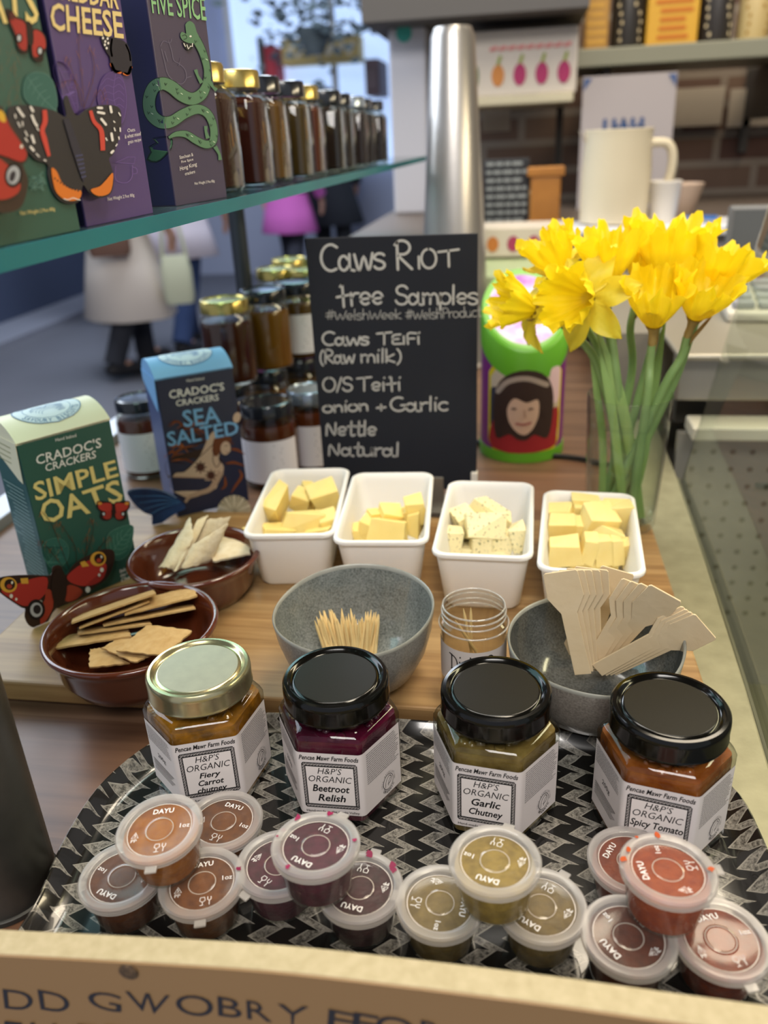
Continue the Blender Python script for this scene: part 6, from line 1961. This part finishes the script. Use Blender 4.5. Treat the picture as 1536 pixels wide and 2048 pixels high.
# white pillar with teal sticker
p = aty(820, 300, 2.55)
pil = thing('white_pillar', 'narrow white pillar with a teal sticker near its top beyond the shelf', 'pillar', (p.x, 2.55, .1855))
MB().add(box2((-.052, 0, 0), (.052, .104, .484))).build('shaft', mat('pillar_white', '#c4c4cc', rough=.6), pil, bevel=.006)
MB().add(lathe([(.022, 0), (.022, .001), (.0001, .0012)], 24)).build('sticker', mat('sticker_teal', '#3aa79a', rough=.5), pil, loc=(-.008, -.0005, .47), rot=(pi / 2, 0, 0))
# tapered steel post
p0, p1 = aty(908, 467, 1.5), aty(908, 44, 1.5)
sp = thing('steel_post', 'tapered brushed steel post rising behind the chalkboard', 'post', (p0.x, 1.5, 0))
M_brush = mat('brushed_steel', '#bdb9b4', rough=.34, metal=.85, bump=(180, .05))
MB().add(lathe([(.068, .0), (.066, .004), (.062, .10), (.036, .535), (.030, .548), (.0001, .550)], 48)).build('shaft', M_brush, sp, smooth=40)
MB().add(lathe([(.074, .0), (.074, .006), (.066, .008)], 48)).build('flange', M_brush, sp, smooth=40)

# back counters
M_bc = mat('back_counter_dark', '#4a3d35', rough=.6)
bc = thing('back_counter', 'dark back counter along the brick wall behind the stall', 'counter', (0, 0, 0))
MB().add(box2((-.40, 1.95, .15), (.95, 2.9, .185))).build('worktop', mat('back_worktop', '#5d5148', rough=.5), bc, bevel=.004)
MB().add(box2((-.38, 2.0, FL), (.93, 2.88, .15))).build('base_cabinet', M_bc, bc)
g_, w_, h_ = face_box('printed_carton', 'white carton printed with a row of pink and orange beetroots on the low counter', 'carton', 962, 456, 1132, 512, 1.80, .12, mat('carton_white', '#cfc3b4', rough=.6))
d = front_decal(g_)
for k, c in enumerate(('#c0763a', '#a33a5a', '#a33a5a', '#a33a5a')):
    d.ellipse(-w_ * .36 + w_ * .24 * k, h_ * .45, w_ * .07, h_ * .26, ink(c), n=14)
d.build('vegetable_print', g_)
lc = thing('low_counter', 'pale green-edged low counter just behind the collection tin', 'counter', (0, 0, 0))
MB().add(box2((-.10, 1.585, .115), (.139, 1.94, .145))).build('worktop', mat('pale_green', '#a8b48a', rough=.5), lc, bevel=.004)
MB().add(box2((-.09, 1.60, 0.0), (.135, 1.92, .115))).build('cabinet', mat('cabinet_olive', '#6d6350', rough=.6), lc, bevel=.003)
MB().add(box2((-.02, 1.595, .035), (.125, 1.6, .085))).build('notice', mat('notice_paper', '#b7b2aa', rough=.6), lc)
wt = thing('white_table', 'white table top carrying the jug, paper cup and tablet', 'table', (0, 0, 0))
MB().add(box2((.10, 1.78, .185), (.46, 1.945, .205))).build('tabletop', mat('table_white', '#e3e4ec', rough=.35), wt, bevel=.004)
MB().add(box2((.12, 1.81, .136), (.44, 1.93, .185))).build('table_box', mat('table_grey', '#8c8a90', rough=.5), wt, bevel=.003)
bag = simple('black_bag', 'slumped black bag in front of the white table', 'bag', MB().add(loft([ring3(rrect(.13, .07, .03, 5), 0), ring3(rrect(.14, .08, .035, 5), .03), ring3(rrect(.11, .06, .028, 5), .055), ring3(rrect(.05, .03, .014, 5), .068)])), mat('bag_black', '#2a2628', rough=.7), 0, None, (.155, 1.70, .1365), 60)

# upper shelf with tins and the printed box
us = thing('upper_shelf', 'greenish grey wall shelf carrying tins and packets', 'shelf', (0, 0, 0))
MB().add(box2((.14, 2.55, .545), (1.3, 2.95, .590))).build('board', mat('shelf_grey', '#8b8a76', rough=.5), us, bevel=.004)
for x in (.22, .72, 1.2):
    MB().add(box2((x, 2.6, .40), (x + .02, 3.1, .545))).build('bracket', mat('bracket_dark', '#4a443c', rough=.6), us, bevel=.003)
    MB().add(box2((x - .004, 3.08, .30), (x + .024, 3.1, .6))).build('wall_plate', mat('bracket_dark'), us, bevel=.002)
def tin_can(label, x, r, h, c1, c2, kind):
    t = thing('packet' if kind else 'food_tin', label, 'packet' if kind else 'tin', (x, 2.68, .590), 0, 'tins and packets on the upper shelf')
    if kind:
        MB().add(box2((-r, -r * .6, 0), (r, r * .6, h))).build('packet_body', mat('pk_' + c1[1:], c1, rough=.5), t, bevel=.004)
        d = Decal(lambda u, v, q: V3((u, -r * .6 - .001 - q, v)), step=.0006)
    else:
        MB().add(lathe([(r * .98, 0), (r, .003), (r, h - .003), (r * .97, h), (r * .9, h - .004), (.001, h - .004)], 36)).build('tin_body', mat('pk_' + c1[1:], c1, rough=.4), t, smooth=40)
        d = Decal(lambda u, v, q: V3(((r + .001 + q) * sin(u / r), -(r + .001 + q) * cos(u / r), v)), step=.0006)
    rn = random.Random(label)
    for k in range(7):
        y = h * (.12 + .11 * k)
        d.stroke([(-r * rn.uniform(.4, .8), y), (r * rn.uniform(.3, .8), y)], h * .055, ink(c2))
    d.build('packet_print', t)
for a in (('tall yellow-brown packet at the left end of the upper shelf', .20, .032, .20, '#b98a3a', '#d0a04a', True), ('black tin with cream print, second on the upper shelf', .285, .045, .19, '#2e2a26', '#cbb994', False), ('yellow and orange packet in the middle of the upper shelf', .40, .068, .19, '#d9a52e', '#c8742a', True), ('black tin with cream print right of the yellow packet', .52, .045, .19, '#2f2a27', '#d3c3a0', False), ('cream and yellow tin, fifth on the upper shelf', .62, .042, .18, '#cbb37c', '#a1762a', False), ('brown packet at the right end of the upper shelf', .73, .05, .19, '#6d5236', '#b08a58', True)):
    tin_can(*a)
bx_shelf = thing('display_ledge', 'cream display ledge carrying the big printed fruit box', 'shelf', (0, 0, 0))
MB().add(box2((-.20, 2.5, .462), (.137, 2.95, .485))).build('board', mat('ledge_cream', '#cfc6a8', rough=.5), bx_shelf, bevel=.004)
MB().add(box2((-.20, 2.9, .0), (-.18, 2.95, .462))).build('upright', mat('bracket_dark'), bx_shelf)
MB().add(box2((.11, 2.9, .185), (.13, 2.95, .462))).build('upright', mat('bracket_dark'), bx_shelf)
fb, w_, h_ = face_box('printed_box', 'large white box printed with pink and orange beetroots on the ledge', 'box', 940, 62, 1152, 182, 2.52, .2, mat('box_white', '#d9cfc2', rough=.6))
fb.location.z = .4855
d = front_decal(fb)
for k, c in enumerate(('#5f7a55', '#d08a4a', '#b23a6a', '#b23a6a', '#b23a6a')):
    d.ellipse(-w_ * .44 + w_ * .205 * k, h_ * .32, w_ * (.025 if k == 0 else .06), h_ * .17, ink(c), n=16)
    if k:
        d.stroke([(-w_ * .44 + w_ * .205 * k, h_ * .50), (-w_ * .42 + w_ * .205 * k, h_ * .60)], w_ * .03, ink('#9aa648'))
for k in range(9):
    d.stroke([(-w_ * .30 + w_ * .085 * k, h_ * .72), (-w_ * .255 + w_ * .085 * k, h_ * .74)], h_ * .06, ink('#dd8f8a'))
d.build('vegetable_print', fb)
hood = struct(MB().add(box2((-.42, 2.4, .67), (.16, 3.1, .80))).build('beam', mat('beam_grey', '#5d5a58', rough=.7)))

# poster, cards
def wall_card(name, label, x0, y0, x1, y1, Y, m_, cat='poster', group=None):
    return face_box(name, label, cat, x0, y0, x1, y1, Y, .006, m_, group, bevel=.001)
po, w_, h_ = wall_card('paper_poster', 'grey paper poster with smudged blue heading behind the cream jug', 1168, 152, 1332, 420, 2.50, mat('poster_paper', '#aca4a4', rough=.7))
d = front_decal(po)
rn = random.Random(3)
for k in range(5):
    x = -w_ * .24 + w_ * .10 * k
    d.stroke([(x, h_ * .58), (x, h_ * .68)], w_ * .045, ink('#34507e'))
    d.stroke([(x, h_ * (.58 + .05 * (k % 3))), (x + w_ * .06, h_ * (.60 + .04 * (k % 2)))], w_ * .03, ink('#34507e'))
for k in (-1, 1):
    d.poly([(k * w_ * .49, h_ * .985), (k * w_ * .49, h_ * .90), (k * w_ * .40, h_ * .985)], ink('#4a5f8a'))
d.build('heading_print', po)
po.rotation_euler = (radians(-4), 0, 0)
wc = 'cream cards on the brick wall'
wall_card('wall_card', 'cream card on the brick wall right of the poster', 1346, 178, 1442, 250, 3.08, mat('card_cream', '#b9ab98', rough=.8), 'card', wc)
wall_card('wall_card', 'cream card on the brick wall cut by the right edge', 1462, 178, 1560, 250, 3.08, mat('card_cream'), 'card', wc)
wall_card('wall_card', 'small cream card under the printed fruit box', 965, 195, 1020, 262, 2.98, mat('card_cream'), 'card', wc)

# things on the back counter and the white table
mb_, w_, h_ = face_box('menu_board', 'small black menu board with rows of grey lettering on the back counter', 'board', 968, 318, 1056, 455, 2.02, .012, mat('menu_black', '#23252a', rough=.7))
d = front_decal(mb_)
rn = random.Random(9)
for k in range(8):
    x = -w_ * .42
    while x < w_ * .38:
        l = w_ * rn.uniform(.06, .18)
        d.stroke([(x, h_ * (.93 - .115 * k)), (min(x + l, w_ * .42), h_ * (.93 - .115 * k))], h_ * .05, ink('#8f9494'))
        x += l + w_ * .09
d.build('menu_print', mb_)
mb_.location.z = .186
wb, w_, h_ = face_box('wooden_stand', 'orange-brown wooden display stand beside the menu board', 'stand', 1062, 350, 1118, 452, 2.0, .06, mat('stand_wood', '#b3782f', rough=.5, noise=(20, '#9a6326', .3)))
wb.location.z = .186
MB().add(box2((-w_ * .62, -.004, h_), (w_ * .62, .064, h_ + .02))).build('cap', mat('stand_wood'), wb, bevel=.003)
MB().add(box2((-w_ * .62, -.004, 0), (w_ * .62, .064, .016))).build('foot', mat('stand_wood'), wb, bevel=.003)
hb_ = simple('bread_basket', 'tan basket of rolls half hidden in the gloom beside the poster', 'basket', MB().add(loft([circ(.05, 0, 24), circ(.07, .04, 24), circ(.075, .06, 24), circ(.06, .05, 24)], True, True)), mat('basket_tan', '#8a7658', rough=.9, bump=(120, .6)), 0, None, (.02, 2.35, .186), 50)
jp = aty(1226, 430, 1.875)
jug = thing('cream_jug', 'large cream jug with a handle standing on the white table', 'jug', (jp.x, 1.875, .2055))
M_jug = mat('jug_cream', '#d9cdb2', rough=.35)
MB().add(lathe([(.062, 0), (.070, .004), (.071, .10), (.067, .165), (.069, .182), (.066, .183), (.063, .165), (.060, .02), (.001, .012)], 48)).build('body', M_jug, jug, smooth=50)
MB().add(tube(smoothpath([(.062, 0, .155), (.100, 0, .150), (.112, 0, .115), (.100, 0, .062), (.066, 0, .045)], 6), .0095, 10)).build('handle', M_jug, jug, smooth=60)
MB().add(loft([[(-.060, -.016, .150), (-.060, .016, .150), (-.062, .004, .151)], [(-.080, -.010, .183), (-.080, .010, .183), (-.082, .0, .184)]])).build('spout', M_jug, jug, smooth=60)
cp_ = aty(1325, 440, 1.86)
cupw = thing('paper_cup', 'small white paper cup right of the cream jug', 'cup', (cp_.x, 1.86, .2055))
MB().add(lathe([(.024, 0), (.025, .001), (.031, .078), (.0325, .080), (.031, .082), (.029, .078), (.0235, .004), (.001, .004)], 36)).build('cup_body', mat('paper_cup_white', '#ded8d0', rough=.6), cupw, smooth=40)
tp_ = aty(1398, 352, 1.92)
bowlp = thing('pink_bowl', 'pinkish beige bowl standing behind the blue tablet', 'bowl', (.352, 2.02, .186))
MB().add(lathe([(.030, 0), (.032, .002), (.055, .085), (.052, .086), (.029, .006), (.001, .006)], 36)).build('bowl_body', mat('pinkish', '#c2a891', rough=.6), bowlp, smooth=40)
tb = thing('blue_tablet', 'bright blue tablet lying on the end of the white table', 'tablet', (.372, 1.862, .2052), radians(-12))
MB().add(prism(rrect(.078, .10, .008, 4), 0, .007)).build('tablet_body', mat('tablet_grey', '#8b93a2', rough=.4), tb, bevel=.001)
MB().add(prism(rrect(.070, .09, .006, 4), .0072, .0078)).build('screen', mat('tablet_blue', '#3f78c4', rough=.2, emit=('#3f78c4', .25)), tb)
# till keyboard and grey screen on the case top
kb = thing('till_keyboard', 'grey till keyboard on the steel case top at the right edge', 'keyboard', (.395, 1.24, .1362), radians(-6))
MB().add(loft([[(-.10, -.07, 0), (.16, -.07, 0), (.16, .07, 0), (-.10, .07, 0)], [(-.10, -.07, .014), (.16, -.07, .014), (.16, .07, .036), (-.10, .07, .036)]])).build('housing', mat('key_housing', '#c6c0b2', rough=.5), kb, bevel=.004)
for r_ in range(4):
    for c_ in range(7):
        MB().add(box(.028, .022, .010, (-.078 + .034 * c_, -.048 + .031 * r_, .021 + .0049 * r_))).build('key', mat('key_grey', '#8e9096', rough=.5), kb, bevel=.002)
scn = thing('till_screen', 'dark grey till screen standing behind the keyboard at the right', 'screen', (.47, 1.50, .1362), radians(-8))
MB().add(box2((-.12, 0, .035), (.16, .02, .125))).build('screen_body', mat('screen_grey', '#6c6c6c', rough=.4), scn, bevel=.005)
MB().add(box2((-.03, -.03, 0), (.06, .06, .012))).build('foot', mat('screen_grey'), scn, bevel=.003)
MB().add(box2((.0, .005, .012), (.03, .016, .05))).build('neck', mat('screen_grey'), scn)
MB().add(box2((-.112, -.001, .042), (.152, 0, .118))).build('display', mat('display_dark', '#595b5c', rough=.2), scn)

# ------------------------------------------------------------------ the hall: signs and passers-by
M_yel = mat('sign_yellow', '#d8bf7a', rough=.6)
def far_box(name, label, cat, x0, y0, x1, y1, Y, dep, m_):
    t, w_, h_ = face_box(name, label, cat, x0, y0, x1, y1, Y, dep, m_, bevel=.01)
    return t, w_, h_
t, w_, h_ = far_box('shop_sign', 'long yellow shop sign across the hall above the shelf jars', 'sign', 560, 78, 720, 122, 8.6, .25, M_yel)
d = Decal(lambda u, v, h: V3((u, -.004 - h, v)), step=.002)
for k in range(7):
    d.stroke([(-w_ * .42 + w_ * .13 * k, h_ * .35), (-w_ * .36 + w_ * .13 * k, h_ * .65)], h_ * .2, ink('#e8e0cc'))
d.build('sign_print', t)
t, w_, h_ = far_box('red_banner', 'red banner hanging at the left of the yellow shop sign', 'banner', 526, 92, 556, 172, 8.55, .3, mat('banner_red', '#b83a48', rough=.7))
MB().add(box2((-w_ / 2 - .05, -.02, -.02), (-w_ / 2, .07, h_ + .05))).build('pole', mat('pole_dark', '#3d4a48', rough=.6), t)
t, w_, h_ = far_box('dark_cabinet', 'dark reddish wall cabinet far across the hall', 'cabinet', 728, 118, 760, 190, 8.3, .55, mat('cab_dark', '#5b4a50', rough=.7))
MB().add(box2((-w_ * .4, -.02, .04), (w_ * .4, 0, h_ - .06))).build('door', mat('cab_door', '#4c3c42', rough=.6), t, bevel=.006)
rn = random.Random(12)
pl = MB()
c = aty(625, 30, 8.0)
for k in range(240):
    o = V3((rn.gauss(0, .28), rn.gauss(0, .2), rn.gauss(0, .18)))
    s_ = rn.uniform(.03, .075)
    a, b, dd = frame_of(V3((rn.uniform(-1, 1), rn.uniform(-1, 1), rn.uniform(-.3, 1))))
    pl.add(([o + a * s_, o + b * s_ * .5, o - a * s_, o - b * s_ * .5], [(0, 1, 2, 3)]))
pln = thing('hanging_plant', 'grey-green hanging plant high across the hall', 'plant', c)
fo = pl.build('foliage', mat('foliage_grey', '#6f8088', rough=.8), pln, recalc=False)
fo['kind'] = 'stuff'
MB().add(lathe([(.08, -.30), (.16, -.12), (.165, -.10), (.001, -.11)], 20)).build('basket', mat('basket_grey', '#5a6468', rough=.8), pln, smooth=40)
MB().add(tube([(0, 0, -.1), (0, 0, 1.2)], .008, 6)).build('chain', mat('basket_grey'), pln)

def person(label, x, y, heading, skin, hair, top, coat, hem, legs, shoes, hgt=1.70, stride=.14, sleeve=True, long_hair=True):
    t = thing('person', label, 'person', (x, y, FL), heading)
    k = hgt / 1.70
    J = {'pel': (0, 0, .93), 'sp': (0, .01, 1.10), 'ch': (0, .0, 1.30), 'nk': (0, .01, 1.45), 'hd0': (0, -.01, 1.53), 'hd': (0, -.02, 1.61), 'hd2': (0, -.015, 1.67)}
    R_ = {'pel': .125, 'sp': .105, 'ch': .12, 'nk': .05, 'hd0': .07, 'hd': .088, 'hd2': .06}
    E_ = [('pel', 'sp'), ('sp', 'ch'), ('ch', 'nk'), ('nk', 'hd0'), ('hd0', 'hd'), ('hd', 'hd2')]
    J['nose'] = (0, -.118, 1.60)
    R_['nose'] = .012
    E_.append(('hd', 'nose'))
    for s_, n in ((-1, 'l'), (1, 'r')):
        sw = stride * s_
        J.update({n + 'hip': (.09 * s_, 0, .88), n + 'kn': (.10 * s_, -sw * .7 - .02, .49), n + 'an': (.10 * s_, -sw + (.12 if sw < 0 else 0), .09 + (.03 if sw < 0 else 0)), n + 'to': (.105 * s_, -sw - .15 + (.10 if sw < 0 else 0), .035),
                  n + 'sh': (.17 * s_, 0, 1.39), n + 'el': (.235 * s_, sw * .5, 1.12), n + 'wr': (.24 * s_, sw - .06, .90), n + 'pm': (.238 * s_, sw - .09, .835)})
        R_.update({n + 'hip': .085, n + 'kn': .055, n + 'an': .038, n + 'to': .035, n + 'sh': .055, n + 'el': .040, n + 'wr': .026, n + 'pm': .030})
        E_ += [('pel', n + 'hip'), (n + 'hip', n + 'kn'), (n + 'kn', n + 'an'), (n + 'an', n + 'to'), ('ch', n + 'sh'), (n + 'sh', n + 'el'), (n + 'el', n + 'wr'), (n + 'wr', n + 'pm')]
        for q in range(5):
            px_, py_, pz_ = J[n + 'pm']
            off = (-.030 + .0155 * q) if q < 4 else -.036
            ln_ = (.062, .072, .076, .060, .048)[q]
            J[n + 'f%da' % q] = (px_ - .004 * s_, py_ + off, pz_ - (.035 if q < 4 else .0))
            J[n + 'f%db' % q] = (px_ - .020 * s_, py_ + off - (.016 if q == 4 else 0), pz_ - (.035 + ln_ if q < 4 else .045))
            R_[n + 'f%da' % q] = .009
            R_[n + 'f%db' % q] = .0075
            E_ += [(n + 'pm', n + 'f%da' % q), (n + 'f%da' % q, n + 'f%db' % q)]
    keys = list(J)
    me = bpy.data.meshes.new('body')
    me.from_pydata([tuple(V3(J[q]) * k) for q in keys], [(keys.index(a), keys.index(b)) for a, b in E_], [])
    me.materials.append(mat('skin_' + skin[1:], skin, rough=.6))
    o = bpy.data.objects.new('body', me)
    COL.objects.link(o)
    o.parent = t
    sk = o.modifiers.new('skin', 'SKIN')
    for i, q in enumerate(keys):
        sv = me.skin_vertices[0].data[i]
        sv.radius = (R_[q] * k, R_[q] * k)
        sv.use_root = (q == 'pel')
    sb = o.modifiers.new('sub', 'SUBSURF')
    sb.levels = sb.render_levels = 2
    me.shade_smooth()
    # trousers and shoes
    for s_, n in ((-1, 'l'), (1, 'r')):
        P = [V3(J[n + q]) for q in ('hip', 'kn', 'an')]
        MB().add(tube(smoothpath([P[0] + V3((0, 0, .08)), P[0], P[1], P[2] + V3((0, 0, -.02))], 5), [.115, .112, .110, .105, .10, .098, .096, .09, .084, .08, .078, .076, .072, .068, .066, .066][:16], 16)).build('trouser_leg', mat('cloth_' + legs[1:], legs, rough=.9), t, smooth=60)
        a, b = V3(J[n + 'an']), V3(J[n + 'to'])
        h0 = V3((0, .05, -a.z + .035 + (a.z - .09)))
        MB().add(tube([a + V3((0, .055, -.05)), a + V3((0, .01, -.045)), a.lerp(b, .6) + V3((0, 0, -.012)), b + V3((0, -.02, .002)), b + V3((0, -.05, 0))], [.030, .046, .044, .040, .016], 12)).build('shoe', mat('shoe_' + shoes[1:], shoes, rough=.6), t, smooth=60)
    # coat
    def el(a, b, z, n=28, dy=0):
        return [(a * cos(2 * pi * i / n) * (1 + .04 * sin(6 * pi * i * 2 / n + z * 3) * (z < .9)), b * sin(2 * pi * i / n) + dy, z) for i in range(n)]
    zz = [hem, hem + .005, (hem + .95) / 2, .95, 1.10, 1.28, 1.38, 1.44, 1.47]
    fl = .085 * max(0, (.95 - hem))
    aa = [.215 + fl * 2.2, .22 + fl * 2.2, .21 + fl, .19, .175, .205, .20, .11, .062]
    bb = [.165 + fl * 2, .17 + fl * 2, .16 + fl, .15, .135, .145, .12, .08, .058]
    MB().add(loft([el(a, b, z) for a, b, z in zip(aa, bb, zz)], False, False)).build('coat', mat('cloth_' + coat[1:], coat, rough=.9, bump=(30, .2)), t, smooth=60)
    for s_, n in ((-1, 'l'), (1, 'r')):
        MB().add(tube(smoothpath([V3(J[n + 'sh']) + V3((-.05 * s_, 0, .02)), V3(J[n + 'sh']), V3(J[n + 'el']), V3(J[n + 'wr']) + V3((0, 0, .01))], 5), [.075, .078, .08, .08, .078, .074, .072, .07, .068, .066, .064, .062, .06, .057, .054, .052][:16], 14)).build('sleeve', mat('cloth_' + coat[1:]), t, smooth=60)
    # hair, eyes, mouth
    hz = [(1.715, .02), (1.705, .06), (1.67, .094), (1.62, .102), (1.57, .100)] + ([(1.50, .098), (1.42, .10), (1.38, .085)] if long_hair else [])
    hr = []
    for z, r in hz:
        hr.append([(r * cos(radians(-35 + 250 * i / 20)), r * sin(radians(-35 + 250 * i / 20)) - .005, z) for i in range(21)])
    MB().add(loft([[tuple(V3(p) * k) for p in r] for r in hr], True, False, False)).build('hair', mat('hair_' + hair[1:], hair, rough=.8), t, smooth=60)
    for s_ in (-1, 1):
        MB().add(lathe([(.0005, 0), (.009, .003), (.0005, .006)], 10)).build('eye', mat('eye_dark', '#2a2220', rough=.3), t, loc=V3((.033 * s_, -.1, 1.625)) * k, rot=(pi / 2, 0, 0), smooth=60)
    MB().add(tube(smoothpath([(-.024, -.092, 1.553), (0, -.100, 1.550), (.024, -.092, 1.553)], 4), .004, 6)).build('lips', mat('lips', '#a55a55', rough=.5), t, loc=(0, 0, 0), smooth=60)
    for ch in t.children:
        if ch.name.split('.')[0] in ('trouser_leg', 'shoe', 'coat', 'sleeve', 'lips'):
            ch.scale = (k, k, k)
    return t
pA = at(268, 742, FL)
person('person in a long cream coat and dark trousers walking across the hall', -2.43, 4.85, radians(150), '#c79a86', '#4a3428', '#dcd2c8', '#d9cec4', .36, '#23252e', '#1d1d22', 1.68, .13)
person('person in blue jeans and a pale coat walking behind the cream coat', -2.30, 5.45, radians(170), '#c79a86', '#5a4a3a', '#c9c4d2', '#cdc6d4', .62, '#2c3f68', '#2a2a30', 1.75, .16, True, False)
person('person in a teal jacket and dark trousers further back at the left', -3.25, 6.3, radians(30), '#b98a76', '#2e2622', '#2f6670', '#2c6670', .72, '#1f2430', '#1d1d22', 1.72, .12, True, False)
person('person in a bright pink jacket far down the hall', -2.04, 7.4, radians(160), '#c79a86', '#33261f', '#c565b8', '#c765b8', .60, '#2b2d3a', '#2a2a30', 1.66, .12)
person('person in a dark coat beside the pink jacket far down the hall', -1.82, 8.2, radians(190), '#b98a76', '#231d1a', '#2b2f36', '#2b2f38', .55, '#22252c', '#1d1d22', 1.76, .12, True, False)
def bag_thing(label, loc, sx, sy, sz, c, strap):
    t = thing('shoulder_bag', label, 'bag', loc, radians(20))
    MB().add(loft([ring3(rrect(sx * .9, sy * .8, sy * .35, 5), 0), ring3(rrect(sx, sy, sy * .4, 5), sz * .15), ring3(rrect(sx, sy, sy * .4, 5), sz * .7), ring3(rrect(sx * .85, sy * .4, sy * .18, 5), sz)])).build('bag_body', mat('bag_' + c[1:], c, rough=.7), t, smooth=50)
    MB().add(tube(smoothpath([(-sx * .4, 0, sz * .95), (-sx * .25, 0, sz + strap * .8), (0, 0, sz + strap), (sx * .25, 0, sz + strap * .8), (sx * .4, 0, sz * .95)], 5), .012, 6)).build('strap', mat('bag_' + c[1:]), t, smooth=60)
bag_thing('brown leather bag carried at the left side of the cream coat', tuple(aty(222, 512, 4.6)), .24, .10, .20, '#7a5a4c', .25)
bag_thing('pale yellow-white bag carried at the right side of the cream coat', tuple(aty(362, 606, 4.75)), .18, .10, .28, '#cdd0b4', .22)
